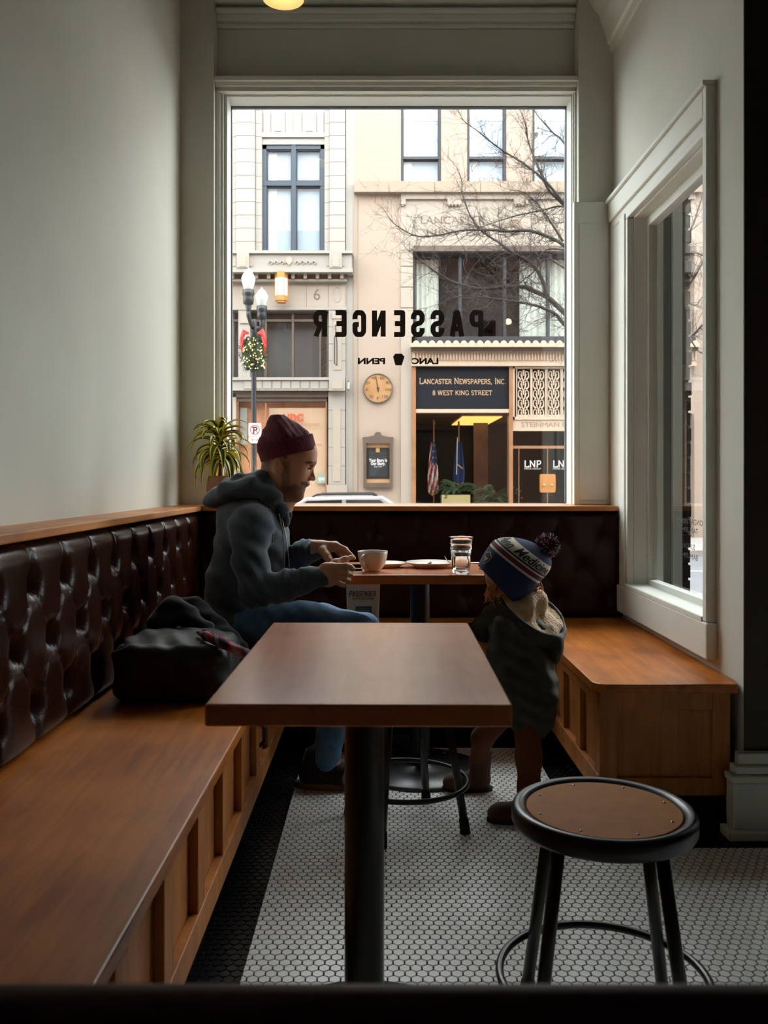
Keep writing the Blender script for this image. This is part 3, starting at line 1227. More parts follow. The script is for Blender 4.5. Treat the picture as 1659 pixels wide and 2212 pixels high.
stool('round black metal stool with tan hardboard seat in the right foreground', 0.4218, 1.666, math.radians(-7))
stool('round black metal stool mostly hidden behind the nearest table', 0.078, 2.76, math.radians(22.5))

# dark board across the very front of the picture
pb = thing('partition_board', 'dark blurred wooden board across the bottom foreground', 'partition', (0.2, 0.5, 0))
box('board', -0.9, 1.3, 0.495, 0.515, 0.0, 0.775, M['foreground'], pb)
MB().tube([(-0.9, 0.505, 0.775), (1.3, 0.505, 0.775)], 0.0115, 12).obj('top_rail', M['foreground'], pb, smooth=True)

# pendant lamp
pl = thing('pendant_lamp', 'small pendant lamp glowing warm under the ceiling', 'lamp', (wx(612, 3.5), 3.5, 2.988))
lx = wx(612, 3.5)
M['shade'] = mat('dark_enamel', srgb(30, 30, 28), 0.35)
M['shade_in'] = mat('white_enamel', srgb(235, 225, 205), 0.4)
MB().lathe([(0.083, 2.993), (0.080, 3.013), (0.062, 3.068), (0.035, 3.108), (0.02, 3.148)], (lx, 3.5, 0), 40).obj('shade', M['shade'], pl, smooth=True)
MB().lathe([(0.0815, 2.992), (0.078, 3.013), (0.060, 3.066), (0.033, 3.106), (0.0, 3.108)], (lx, 3.5, 0), 40).obj('shade_lining', M['shade_in'], pl, smooth=True)
MB().lathe([(0, 3.005), (.018, 3.008), (.030, 3.023), (.030, 3.040), (.016, 3.068), (.013, 3.098)], (lx, 3.5, 0), 24).obj('bulb', emit('warm_bulb', (1.0, 0.60, 0.26, 1), 5.0), pl, smooth=True)
MB().tube([(lx, 3.5, 3.148), (lx, 3.5, ZC)], 0.004, 8).obj('cord', M['shade'], pl)
# ================================================================== THINGS ON THE TABLE AND BENCHES
def rbox(s, c, b, r, k=0.02, op='add', rot=None):
    c, b = np.array(c, float), np.array(b, float)
    R = np.linalg.norm(b)
    sl = s._sl(c - R, c + R, k + .02)
    X, Y, Z = s._grid(sl)
    X, Y, Z = X - c[0], Y - c[1], Z - c[2]
    if rot is not None:
        Mx = np.array(rot)
        X, Y, Z = (Mx[0, 0] * X + Mx[1, 0] * Y + Mx[2, 0] * Z, Mx[0, 1] * X + Mx[1, 1] * Y + Mx[2, 1] * Z, Mx[0, 2] * X + Mx[1, 2] * Y + Mx[2, 2] * Z)
    qx, qy, qz = np.abs(X) - b[0] + r, np.abs(Y) - b[1] + r, np.abs(Z) - b[2] + r
    d = np.sqrt(np.maximum(qx, 0) ** 2 + np.maximum(qy, 0) ** 2 + np.maximum(qz, 0) ** 2) + np.minimum(np.maximum(qx, np.maximum(qy, qz)), 0) - r
    s._mix(sl, d, k, op)
    return s


TT = 0.7602
M['china'] = mat('cream_glazed_china', srgb(226, 218, 202), 0.22)
M['bread'] = mat('bread', srgb(196, 160, 110), 0.8, bump=.5, bscale=80)
# cup
cx, cy = wx(805, 3.075), 3.075
cup = thing('coffee_cup', 'cream coffee cup at the left of the far table', 'cup', (cx, cy, TT))
MB().lathe([(0, .004), (.024, .004), (.026, 0), (.028, .001), (.030, .006), (.042, .022), (.0495, .045), (.053, .069), (.0522, .0705), (.0505, .069), (.047, .045), (.040, .024), (.028, .009), (0, .007)], (cx, cy, TT), 48).obj('bowl', M['china'], cup, smooth=True)
ha = math.radians(240)
hd = Vector((math.cos(ha), math.sin(ha), 0))
pts = []
for k in range(13):
    a = math.radians(100 - 200 * k / 12)
    pts.append(Vector((cx, cy, TT + .040)) + hd * (.044 + .030 * max(math.cos(a), -.3)) + Vector((0, 0, .020 * math.sin(a))))
MB().tube(pts, [.0066] * 13, 10).obj('handle', M['china'], cup, smooth=True)
MB().lathe([(0, .058), (.0498, .058)], (cx, cy, TT), 32).obj('coffee', mat('milky_coffee', srgb(120, 80, 50), 0.3), cup)


def plate(label, x, y, r, rim_h):
    p = MB().lathe([(0, .003), (r * .55, .003), (r * .58, 0), (r * .62, .001), (r * .64, .004), (r * .97, rim_h - .002), (r, rim_h), (r * .985, rim_h + .0015), (r * .66, .009), (r * .6, .006), (0, .006)], (0, 0, 0), 56).obj('plate', M['china'], None, smooth=True)
    p.location = (x, y, TT)
    return tag(p, label, 'plate')


plate('small cream saucer partly hidden behind the coffee cup', wx(838, 3.22), 3.22, 0.068, 0.016)
plate('larger cream plate with crumbs and a fork', wx(930, 3.225), 3.225, 0.092, 0.018)
SB = SDF((-.02, -.02, -.02), (.02, .02, .02), 0.0012)
SB.ell((0, 0, 0), (.007, .006, .006), .004).ell((.004, .002, .004), (.004, .004, .005), .003).ell((-.006, 0, -.002), (.004, .005, .003), .003)
cr = SB.obj('bread_crust', M['bread'], None)
cr.location = (wx(928, 3.22), 3.22, TT + .0115)
tag(cr, 'torn crust of bread left on the larger plate', 'bread')
fk = thing('fork', 'steel fork resting on the larger plate behind the glass', 'fork', (wx(966, 3.24), 3.24, TT + .02))
fx, fy = wx(968, 3.20), 3.20
fpath = [(fx - .004 + .018 * k, fy + .003 * k, TT + .0125 + .0028 * k) for k in range(3)]
MB().tube([(fx + .030, fy + .0, TT + .0165), (fx + .07, fy - .035, TT + .019), (fx + .125, fy - .085, TT + .0225)], [.0022, .003, .0042], 8).obj('handle', M['steel'], fk, smooth=True)
mb = MB()
mb.prism([(fx + .006, fy - .012), (fx + .012, fy + .016), (fx + .028, fy + .010), (fx + .033, fy), (fx + .026, fy - .009)], 'z', TT + .0155, TT + .0175)
mb.obj('neck', M['steel'], fk)
for k in range(4):
    a = fy - .010 + .0075 * k
    MB().tube([(fx + .010, a, TT + .0165), (fx - .002, a + .004, TT + .024), (fx - .012, a + .007, TT + .040)], [.0018, .0017, .0011], 6).obj('tine', M['steel'], fk, smooth=True)

# tumbler with water
gx, gy = wx(996, 3.02), 3.02
M['tumbler'] = bpy.data.materials.new('tumbler_glass')
M['tumbler'].use_nodes = True
b_ = M['tumbler'].node_tree.nodes['Principled BSDF']
b_.inputs['Transmission Weight'].default_value = 1.0
b_.inputs['Roughness'].default_value = 0.02
b_.inputs['IOR'].default_value = 1.48
b_.inputs['Base Color'].default_value = (0.97, 1, 0.99, 1)
M['water'] = bpy.data.materials.new('water')
M['water'].use_nodes = True
b_ = M['water'].node_tree.nodes['Principled BSDF']
b_.inputs['Transmission Weight'].default_value = 1.0
b_.inputs['Roughness'].default_value = 0.0
b_.inputs['IOR'].default_value = 1.33
gl = thing('drinking_glass', 'clear faceted tumbler half full of water', 'glass', (gx, gy, TT))
# outer surface: facets below the shoulder
n = 60
rows = []
for (r, h, fac) in ((0, 0, 0), (.026, 0, .4), (.029, .002, 1), (.0305, .012, 1), (.0345, .060, 1), (.0360, .080, 1), (.0385, .083, 0), (.0390, .086, 0), (.0378, .089, 0), (.0395, .110, 0), (.0418, .1225, 0), (.0415, .1238, 0), (.0400, .1230, 0), (.0378, .110, 0), (.0360, .088, 0), (.0340, .078, 0), (.0320, .060, 0), (.0282, .014, 0), (.020, .010, 0), (0, .0095, 0)):
    ring = []
    for k in range(n):
        a = 2 * math.pi * k / n
        rr = r * (1 - fac * 0.045 * abs(math.sin(a * 5)))
        ring.append((gx + rr * math.cos(a), gy + rr * math.sin(a), TT + h))
    rows.append(ring)
V = [p for ring in rows for p in ring]
Q = [(i * n + k, i * n + (k + 1) % n, (i + 1) * n + (k + 1) % n, (i + 1) * n + k) for i in range(len(rows) - 1) for k in range(n)]
link('tumbler', mesh(V, Q), M['tumbler'], gl, True)
MB().lathe([(0, .010), (.0277, .0142), (.0313, .056), (0, .056)], (gx, gy, TT), 48).obj('water', M['water'], gl, smooth=True)

# phone and the little black ring
ph = thing('phone', 'black phone lying flat by the man\'s fingers', 'phone', (wx(740, 3.14), 3.14, TT))
a0, a1 = wx(783, 3.14) - .072, wx(783, 3.14)
box('case', a0, a1, 3.09, 3.235, TT, TT + .0085, mat('phone_case', srgb(18, 19, 20), 0.3), ph, bevel=.003)
box('screen', a0 + .004, a1 - .004, 3.094, 3.231, TT + .0085, TT + .009, mat('phone_screen', srgb(12, 14, 18), 0.06), ph)
kx, ky = wx(1044, 3.06), 3.06
o = MB().tube([(kx + .014 * math.cos(2 * math.pi * k / 24), ky + .010 * math.sin(2 * math.pi * k / 24), TT + .0062 - .0042 * math.cos(2 * math.pi * k / 24 )) for k in range(24)], .0018, 6, closed=True).obj('elastic_ring', M['black_rubber'], None, smooth=True)
tag(o, 'small black loop on the table by the child\'s hat', 'ring')

# coffee bag on the back bench
by0 = 3.62
bgx0, bgx1 = wx(747, 3.6), wx(821, 3.6)
bz1 = wz(1262, 3.6)
cb = thing('coffee_bag', 'kraft paper bag of roasted coffee on the back bench', 'bag', ((bgx0 + bgx1) / 2, by0, SEAT))
M['kraft'] = mat('pale_kraft_paper', srgb(178, 158, 134), 0.7, var=.06, vscale=12, bump=.1, bscale=25)


def bag_front(z):
    t = (z - SEAT) / (bz1 - SEAT)
    return by0 - (0.036 * max(0.0, 1 - max(0, t - .25) / .75) ** 0.8 + .002)


rows = []
nz = 14
for i in range(nz + 1):
    t = i / nz
    z = SEAT + .0005 + t * (bz1 - SEAT)
    hw = (bgx1 - bgx0) / 2 * (0.90 + .10 * t if t > .1 else 0.88 + .2 * t)
    c = (bgx0 + bgx1) / 2
    d = by0 - bag_front(z)
    ring = []
    for k in range(24):
        a = 2 * math.pi * k / 24
        ca, sa = math.cos(a), math.sin(a)
        ring.append((c + hw * math.copysign(abs(ca) ** .35, ca), by0 + d * math.copysign(abs(sa) ** .45, sa), z))
    rows.append(ring)
V = [p for r_ in rows for p in r_]
Q = [(i * 24 + k, i * 24 + (k + 1) % 24, (i + 1) * 24 + (k + 1) % 24, (i + 1) * 24 + k) for i in range(nz) for k in range(24)]
Q += [tuple(range(24))[::-1], tuple(range(nz * 24, nz * 24 + 24))]
bagb = link('pouch', mesh(V, Q), M['kraft'], cb)
smooth_auto(bagb.data, 0.9)
bl = mat('black_print', srgb(30, 28, 26), 0.6)


def on_bag(o, e=.0012):
    for v in o.data.vertices:
        v.co.y = bag_front(v.co.z) - e
    return o


on_bag(block_word('lettering', 'PASSENGER', wx(755, 3.6), wx(812, 3.6), wz(1289, 3.6), wz(1277, 3.6), 3.58, bl, cb, gap=.22, thick=.30))
on_bag(lettering('lettering', 'COFFEE ROASTERS', wx(761, 3.6), wx(807, 3.6), wz(1295.5, 3.6), wz(1291, 3.6), 3.58, bl, cb, bold=.02))
lb = MB()
lb.add([W(768, 1331, 3.6), W(803, 1331, 3.6), W(803, 1309, 3.6), W(768, 1309, 3.6)], [(0, 1, 2, 3)])
on_bag(lb.obj('printed_label', mat('grey_label', srgb(66, 64, 60), 0.6), cb))
on_bag(lettering('lettering', 'KEYSTONE', wx(773, 3.6), wx(798, 3.6), wz(1321, 3.6), wz(1317.5, 3.6), 3.57, mat('pale_print', srgb(150, 146, 138), .6), cb), .002)

# dark bag on the left bench
hb = thing('shoulder_bag', 'dark olive-black shoulder bag on the left bench', 'bag', (wx(360, 2.6), 2.6, SEAT))
s = SDF((-.80, 2.40, .44), (-.39, 2.84, .68), 0.006)
rbox(s, (-.594, 2.60, .530), (.160, .150, .078), .035)
s.ell((-.60, 2.62, .60), (.15, .13, .03), .03)
s.cone((-.745, 2.47, .592), (-.45, 2.475, .600), .012, .010, .02)
s.cone((-.70, 2.50, .56), (-.60, 2.455, .53), .012, .012, .02)
s.cone((-.52, 2.46, .55), (-.45, 2.47, .585), .012, .012, .02)
s.warp(lambda X, Y, Z: .0035 * np.sin(X * 38 + Z * 50) * np.sin(Y * 30 + Z * 34 + 1) + .002 * np.sin(X * 90 + Y * 40))
s.half((0, 0, SEAT + .001), (0, 0, -1), .002)
M['bag_cloth'] = mat('waxed_black_cloth', srgb(24, 25, 20), 0.55, var=.2, vscale=10, bump=.2, bscale=60)
s.obj('bag_body', M['bag_cloth'], hb, relax=1)
MB().tube([W(248, 1412, 2.50), W(262, 1398, 2.53), W(285, 1386, 2.56), W(325, 1384, 2.6), W(352, 1396, 2.62)], .007, 8).obj('strap', M['bag_cloth'], hb, smooth=True)
MB().tube([W(246, 1414, 2.48), W(300, 1409, 2.47), W(380, 1406, 2.47), W(462, 1410, 2.47)], .0035, 6).obj('flap_piping', M['bag_cloth'], hb, smooth=True)
MB().tube([W(275, 1392, 2.53), W(277, 1396, 2.53)], .006, 8).obj('buckle', M['steel'], hb)
# loose strap end hanging over the bench front
MB().tube([W(492, 1490, 2.66), W(560, 1560, 2.74), W(574, 1575, 2.76), W(572, 1600, 2.77), W(560, 1612, 2.77)], .006, 8).obj('strap', M['bag_cloth'], hb, smooth=True)

# folded jacket
jk = thing('jacket', 'crumpled dark blue jacket with red plaid lining on the bench', 'jacket', (wx(430, 2.85), 2.85, SEAT))
s = SDF((-.80, 2.58, .44), (-.36, 3.06, .76), 0.006)
s.ell(W(430, 1420, 2.86), (.15, .16, .11), .03)
s.chain([W(336, 1405, 2.72), W(350, 1345, 2.76), W(372, 1303, 2.78), W(400, 1325, 2.76), W(440, 1360, 2.74)], [.035, .035, .022, .026, .03], .03)
s.chain([W(380, 1310, 2.85), W(415, 1318, 2.86), W(440, 1340, 2.86), W(480, 1372, 2.84), W(520, 1400, 2.78)], [.03, .036, .04, .035, .025], .03)
s.chain([W(350, 1395, 2.70), W(420, 1392, 2.66), W(500, 1418, 2.68)], [.03, .03, .02], .03)
s.warp(lambda X, Y, Z: .004 * np.sin(X * 70 - Z * 60) * np.sin(Y * 40 + X * 20) + .003 * np.sin(Z * 95 + Y * 60))
s.half((0, 0, SEAT + .001), (0, 0, -1), .002)
M['navy'] = mat('navy_wool', srgb(22, 30, 40), 0.85, var=.25, vscale=14, bump=.3, bscale=200, sheen=.3)
s.obj('jacket_body', M['navy'], jk, relax=1)


def plaid(name, base, red, pale, sc=55):
    m = bpy.data.materials.new(name)
    m.use_nodes = True
    nt = m.node_tree
    b = nt.nodes['Principled BSDF']
    b.inputs['Roughness'].default_value = .9
    tc = nt.nodes.new('ShaderNodeTexCoord')
    last = None
    for (rot, c, sc_, fac) in ((0.5, red, sc, .75), (2.1, red, sc, .65), (0.5, pale, sc * 1.7, .3), (2.1, pale, sc * 1.7, .3)):
        mp = nt.nodes.new('ShaderNodeMapping')
        mp.inputs['Rotation'].default_value = (0.6, 0.4, rot)
        nt.links.new(tc.outputs['Object'], mp.inputs[0])
        wv = nt.nodes.new('ShaderNodeTexWave')
        wv.inputs['Scale'].default_value = sc_ / 10
        nt.links.new(mp.outputs[0], wv.inputs['Vector'])
        rp = nt.nodes.new('ShaderNodeValToRGB')
        rp.color_ramp.interpolation = 'CONSTANT'
        rp.color_ramp.elements[0].color = (0, 0, 0, 1)
        rp.color_ramp.elements[1].color = (fac, fac, fac, 1)
        rp.color_ramp.elements[1].position = .72
        nt.links.new(wv.outputs['Fac'], rp.inputs[0])
        mx = nt.nodes.new('ShaderNodeMix')
        mx.data_type = 'RGBA'
        nt.links.new(rp.outputs[0], mx.inputs[0])
        if last is None:
            mx.inputs[6].default_value = base
        else:
            nt.links.new(last, mx.inputs[6])
        mx.inputs[7].default_value = c
        last = mx.outputs[2]
    nt.links.new(last, b.inputs['Base Color'])
    return m


M['plaid'] = plaid('red_navy_plaid', srgb(40, 40, 56), srgb(170, 26, 52), srgb(170, 165, 175))
s = SDF((-.70, 2.36, .48), (-.30, 2.80, .68), 0.004)
s.chain([W(428, 1366, 2.56), W(445, 1374, 2.51), W(478, 1390, 2.46), W(520, 1408, 2.455), W(548, 1426, 2.46)], [.006, .012, .013, .012, .010], .01)
s.chain([W(440, 1362, 2.58), W(470, 1380, 2.55), W(540, 1412, 2.52)], [.006, .010, .010], .006)
s.obj('plaid_lining', M['plaid'], jk)

# ================================================================== POT PLANT
ppx, ppy = wx(475, 4.08), 4.08
plant = thing('pot_plant', 'striped dracaena in a clay pot on the window ledge', 'plant', (ppx, ppy, LEDGE))
M['clay'] = mat('pale_clay', srgb(176, 132, 108), 0.75, var=.15, vscale=16, bump=.2, bscale=60)
zt = wz(1028, 4.08)
MB().lathe([(0, LEDGE), (.046, LEDGE), (.056, LEDGE + .03), (.062, LEDGE + .07), (.058, zt - .02), (.052, zt - .006), (.054, zt), (.049, zt), (.046, zt - .012), (0, zt - .014)], (ppx, ppy, 0), 36).obj('pot', M['clay'], plant, smooth=True)
MB().lathe([(0, zt - .012), (.046, zt - .012)], (ppx, ppy, 0), 24).obj('soil', mat('potting_soil', srgb(44, 32, 24), .95, bump=.8, bscale=70), plant)
MB().tube([(ppx, ppy, zt - .015), (ppx + .004, ppy, zt + .08), (ppx, ppy, zt + .20)], [.009, .008, .005], 8).obj('stem', mat('plant_stem', srgb(96, 92, 50), .7), plant, smooth=True)
M['leaf_green'] = mat('dark_leaf', srgb(70, 88, 32), 0.38, var=.2, vscale=30)
M['leaf_yellow'] = mat('yellow_leaf_edge', srgb(220, 204, 60), 0.42, var=.15, vscale=20)
for m_ in (M['leaf_green'], M['leaf_yellow']):
    m_.node_tree.nodes['Principled BSDF'].inputs['Subsurface Weight'].default_value = 0.0
    m_.node_tree.nodes['Principled BSDF'].inputs['Transmission Weight'].default_value = 0.0


def leaf(base, az, el, L, wd, droop):
    n = 11
    pos = Vector(base)
    d = Vector((math.cos(az) * math.cos(el), math.sin(az) * math.cos(el), math.sin(el)))
    side = Vector((-math.sin(az), math.cos(az), 0))
    V, Fc, mi = [], [], []
    e = el
    for i in range(n):
        t = i / (n - 1)
        w = wd * (math.sin(math.pi * min(1, .12 + .88 * t) ** .8)) ** .8 if t < 1 else 0.0005
        w = max(w, 0.0006)
        nrm = Vector((-math.sin(e) * math.cos(az), -math.sin(e) * math.sin(az), math.cos(e)))
        for k, q in enumerate((-1, -.55, 0, .55, 1)):
            p = pos + side * w * q + nrm * (abs(q) * w * .45)
            if p.x < -0.785:
                p.y = min(p.y, YP - .012)
            p.x = max(p.x, XL + .01)
            p.y = min(p.y, 4.40)
            V.append(p)
        step = L / (n - 1)
        pos = pos + Vector((math.cos(az) * math.cos(e), math.sin(az) * math.cos(e), math.sin(e))) * step
        e = max(e - droop / (n - 1) * (0.5 + t), -1.5)
    for i in range(n - 1):
        for k in range(4):
            Fc.append((i * 5 + k, i * 5 + k + 1, (i + 1) * 5 + k + 1, (i + 1) * 5 + k))
            mi.append(1 if k in (0, 3) else 0)
    me = mesh(V, Fc)
    o = link('leaf', me, [M['leaf_green'], M['leaf_yellow']], plant, True)
    me.polygons.foreach_set('material_index', mi)
    return o


rl = random.Random(3)
for i in range(58):
    t = (i + .5) / 58
    hz = zt + .055 + .150 * t
    az = i * 2.39996 + rl.uniform(-.45, .45)
    el = -0.1 + 1.25 * t ** 1.3 + rl.uniform(-.15, .15)
    L = .200 - .06 * t + rl.uniform(-.02, .02)
    leaf((ppx + .005 * math.cos(az), ppy + .005 * math.sin(az), hz), az, el, L, 0.0175 + rl.uniform(-.003, .003), 2.7 - .4 * t + rl.uniform(-.5, .5))
for az, el, L in ((math.pi * .98, .75, .145), (-.05, .75, .135), (1.2, 1.35, .07), (math.pi * 1.05, .3, .15), (-.2, .35, .13)):
    leaf((ppx, ppy, zt + .19), az, el, L, .019, 1.75)
# ================================================================== PEOPLE
def skin_mat(name, skin, hair, lips=None):
    m = bpy.data.materials.new(name)
    m.use_nodes = True
    nt = m.node_tree
    b = nt.nodes['Principled BSDF']
    at = nt.nodes.new('ShaderNodeAttribute')
    at.attribute_name = 'hairiness'
    mx = nt.nodes.new('ShaderNodeMix')
    mx.data_type = 'RGBA'
    mx.inputs[6].default_value = skin
    mx.inputs[7].default_value = hair
    n = nt.nodes.new('ShaderNodeTexNoise')
    n.inputs['Scale'].default_value = 420
    ml = nt.nodes.new('ShaderNodeMath')
    ml.operation = 'MULTIPLY_ADD'
    ml.use_clamp = True
    ad = nt.nodes.new('ShaderNodeMath')
    ad.operation = 'MULTIPLY_ADD'
    ad.inputs[1].default_value = 0.5
    ad.inputs[2].default_value = 0.75
    tc = nt.nodes.new('ShaderNodeTexCoord')
    nt.links.new(tc.outputs['Object'], n.inputs['Vector'])
    nt.links.new(n.outputs['Fac'], ad.inputs[0])
    nt.links.new(at.outputs['Fac'], ml.inputs[0])
    nt.links.new(ad.outputs[0], ml.inputs[1])
    ml.inputs[2].default_value = 0
    nt.links.new(ml.outputs[0], mx.inputs[0])
    at2 = nt.nodes.new('ShaderNodeAttribute')
    at2.attribute_name = 'lip'
    mx2 = nt.nodes.new('ShaderNodeMix')
    mx2.data_type = 'RGBA'
    mx2.inputs[7].default_value = lips or skin
    nt.links.new(at2.outputs['Fac'], mx2.inputs[0])
    nt.links.new(mx.outputs[2], mx2.inputs[6])
    nt.links.new(mx2.outputs[2], b.inputs['Base Color'])
    b.inputs['Roughness'].default_value = 0.5
    b.inputs['Subsurface Weight'].default_value = 0.08
    b.inputs['Subsurface Radius'].default_value = (0.01, 0.004, 0.002)
    return m


def paint(me, **attrs):
    co = np.empty(len(me.vertices) * 3, np.float32)
    me.vertices.foreach_get('co', co)
    co = co.reshape(-1, 3)
    for nme, fn in attrs.items():
        a = me.attributes.new(nme, 'FLOAT', 'POINT')
        a.data.foreach_set('value', np.clip(fn(co[:, 0], co[:, 1], co[:, 2]), 0, 1).astype(np.float32))


def join_meshes(parts):
    V, Q, n = [], [], 0
    for v, q in parts:
        V.append(v)
        Q.append(q + n)
        n += len(v)
    return mesh_np(np.concatenate(V), np.concatenate(Q))


def sm(x, a, b):
    t = np.clip((x - a) / (b - a), 0, 1)
    return t * t * (3 - 2 * t)


M['skin'] = skin_mat('man_skin', srgb(196, 142, 108), srgb(58, 38, 24), srgb(158, 92, 78))
M['hoodie'] = mat('charcoal_blue_fleece', srgb(62, 74, 84), 0.92, var=.10, vscale=18, bump=.25, bscale=260, sheen=.25)
M['rib'] = mat('charcoal_ribbing', srgb(48, 58, 66), 0.92, bump=.3, bscale=300)
M['denim'] = mat('blue_denim', srgb(80, 116, 148), 0.85, var=.2, vscale=40, bump=.3, bscale=400)
M['beanie'] = mat('maroon_knit', srgb(96, 22, 42), 0.95, var=.25, vscale=60, bump=.8, bscale=260, sheen=.1)
M['shirt'] = mat('dark_plaid_shirt', srgb(40, 26, 30), 0.9, var=.4, vscale=40)
M['cord_'] = mat('pale_drawstring', srgb(150, 150, 140), 0.8)
M['shoe'] = mat('dark_suede_shoe', srgb(34, 32, 30), 0.8, var=.1)
M['sole'] = mat('tan_rubber_sole', srgb(120, 96, 68), 0.7)

man = thing('person', 'person in maroon beanie and grey hoodie seated at the far table', 'person', W(540, 1400, 3.27))


def H(zx, zy, dy=0.0, Y=3.25):
    """head detail, traced in the 160x220 px close-up of the profile; dy = metres towards the far side"""
    p = W(540 + zx / 10.056, 890 + zy / 10.056, Y)
    p.y += dy
    return p


# ---- head
hd = SDF(np.array(H(120, 2050)) - (0, .13, .09), np.array(H(1520, 60)) + (0, .13, .0), 0.0026)
hd.ell(H(790, 830), (.098, .075, .092), .02)                                   # skull
hd.ell(H(1000, 1140), (.060, .063, .085), .03)                                 # face mass
hd.ell(H(1180, 900, 0), (.046, .056, .05), .03)                                # forehead
hd.cone(H(700, 1330, .052), H(1010, 1800, .018), .022, .016, .035)             # jaw near/far
hd.cone(H(700, 1330, -.052), H(1010, 1800, -.018), .022, .016, .035)
hd.ell(H(1000, 1560), (.032, .048, .040), .03)                                 # mouth mass
hd.ell(H(1055, 1840), (.0135, .020, .0145), .02)                               # chin
hd.ell(H(1050, 1330, .042), (.026, .018, .024), .025)                          # cheeks
hd.ell(H(1050, 1330, -.042), (.026, .018, .024), .025)
hd.cone(H(1320, 1105, .036), H(1370, 1090, .010), .009, .009, .016)            # brow ridge
hd.cone(H(1320, 1105, -.036), H(1370, 1090, -.010), .009, .009, .016)
hd.ell(H(1300, 1200, .030), (.017, .014, .0105), .008, 'sub')                  # eye sockets
hd.ell(H(1300, 1200, -.030), (.017, .014, .0105), .008, 'sub')
hd.ell(H(1235, 1205, .030), (.0135, .014, .0125), .003)                        # eyelids
hd.ell(H(1235, 1205, -.030), (.0135, .014, .0125), .003)
hd.cone(H(1318, 1170), H(1372, 1430), .0075, .0080, .010)                      # nose
hd.ell(H(1368, 1440), (.0092, .0100, .0098), .005)
hd.ell(H(1300, 1445, .012), (.0105, .0075, .0085), .006)
hd.ell(H(1300, 1445, -.012), (.0105, .0075, .0085), .006)
hd.ell(H(1325, 1500, .007), (.004, .003, .004), .002, 'sub')
hd.ell(H(1325, 1500, -.007), (.004, .003, .004), .002, 'sub')
hd.chain([H(1130, 1590, -.026), H(1215, 1560, -.012), H(1235, 1555, 0), H(1215, 1560, .012), H(1130, 1590, .026)], [.006, .0085, .009, .0085, .006], .008)     # moustached upper lip
hd.chain([H(1060, 1660, -.022), H(1125, 1690, -.010), H(1135, 1695, 0), H(1125, 1690, .010), H(1060, 1660, .022)], [.005, .007, .0075, .007, .005], .007)     # lower lip
hd.chain([H(1110, 1628, -.018), H(1190, 1628, 0), H(1110, 1628, .018)], [.0022, .0028, .0022], .002, 'sub')
hd.cone(H(560, 1350), H(480, 1900), .058, .062, .03)                           # neck
hd.cone(H(760, 1600), H(640, 2050), .040, .050, .03)
for sg in (-1, 1):
    c0 = H(660, 1150, sg * .077)
    hd.ell(c0, (.0165, .007, .0285), .006)
    hd.ell(H(690, 1130, sg * .085), (.0085, .006, .016), .004, 'sub')
    hd.ell(H(730, 1190, sg * .078), (.006, .005, .008), .004)
hv_, hq_ = hd.net()


# ---- hands (traced in the 160 px close-up of the hands)
def K(zx, zy, Y):
    return W(640 + zx / 10.37, 1140 + zy / 10.37, Y)


YN = 2.925
hn = SDF(np.array(K(330, 1500, YN)) - (0, .09, 0), np.array(K(1420, 520, YN)) + (0, .10, 0), 0.0024)
hn.cone(K(380, 1110, YN), K(620, 1060, YN), .029, .028, .02)
hn.ell(K(780, 1040, YN), (.038, .016, .035), .02)
hn.ell(K(700, 1120, YN + .005), (.029, .019, .029), .02)
hn.cone(K(650, 900, YN), K(930, 880, YN - .01), .016, .0125, .015)
fing = [([(930, 860), (1120, 850), (1215, 880), (1275, 915)], -.015, (.0100, .0094, .0088, .0080), (0, -.004, .002, .010)),
        ([(950, 985), (1130, 1005), (1210, 1035), (1205, 1075)], -.015, (.0104, .0096, .0088, .0078), (0, -.006, .006, .022)),
        ([(930, 1100), (1090, 1140), (1165, 1170), (1150, 1205)], -.010, (.0098, .0091, .0084, .0074), (0, -.005, .008, .022)),
        ([(880, 1210), (1000, 1270), (1060, 1280), (1070, 1300)], 0.0, (.0088, .0081, .0074, .0066), (0, -.003, .008, .020))]
for pts, yy, rs, dy in fing:
    hn.chain([K(a, b, YN + yy + d) for (a, b), d in zip(pts, dy)], rs, .005)
hn.chain([K(700, 930, YN + .015), K(880, 790, YN + .03), K(1080, 715, YN + .045), K(1235, 665, YN + .055)], [.016, .0125, .0096, .0082], .012)
hnv, hnq = hn.net()
hf_ = SDF(np.array(K(300, 900, 3.2)) - (0, .08, 0), np.array(K(1420, 230, 3.2)) + (0, .08, 0), 0.0024)
hf_.cone(K(330, 430, 3.22), K(560, 440, 3.21), .027, .026, .02)
hf_.ell(K(730, 450, 3.21), (.034, .030, .017), .018)
hf_.cone(K(580, 420, 3.20), K(880, 370, 3.20), .016, .012, .015)
for pts, dys, rs in (([(880, 380), (1080, 480), (1200, 600), (1290, 680)], (3.185, 3.175, 3.165, 3.155), (.0105, .0098, .0088, .0076)),
                     ([(890, 385), (1100, 490), (1210, 610), (1270, 690)], (3.205, 3.200, 3.192, 3.185), (.0108, .010, .009, .0078)),
                     ([(860, 420), (1040, 530), (1110, 640), (1110, 690)], (3.226, 3.224, 3.218, 3.212), (.0102, .0094, .0086, .0075)),
                     ([(820, 460), (950, 570), (1000, 640), (990, 680)], (3.243, 3.243, 3.238, 3.232), (.0092, .0084, .0076, .0066))):
    hf_.chain([K(a, b, q) for (a, b), q in zip(pts, dys)], rs, .005)
hf_.chain([K(600, 520, 3.175), K(690, 640, 3.155), K(745, 730, 3.14), K(800, 790, 3.13)], [.017, .013, .0105, .009], .012)
hfv, hfq = hf_.net()

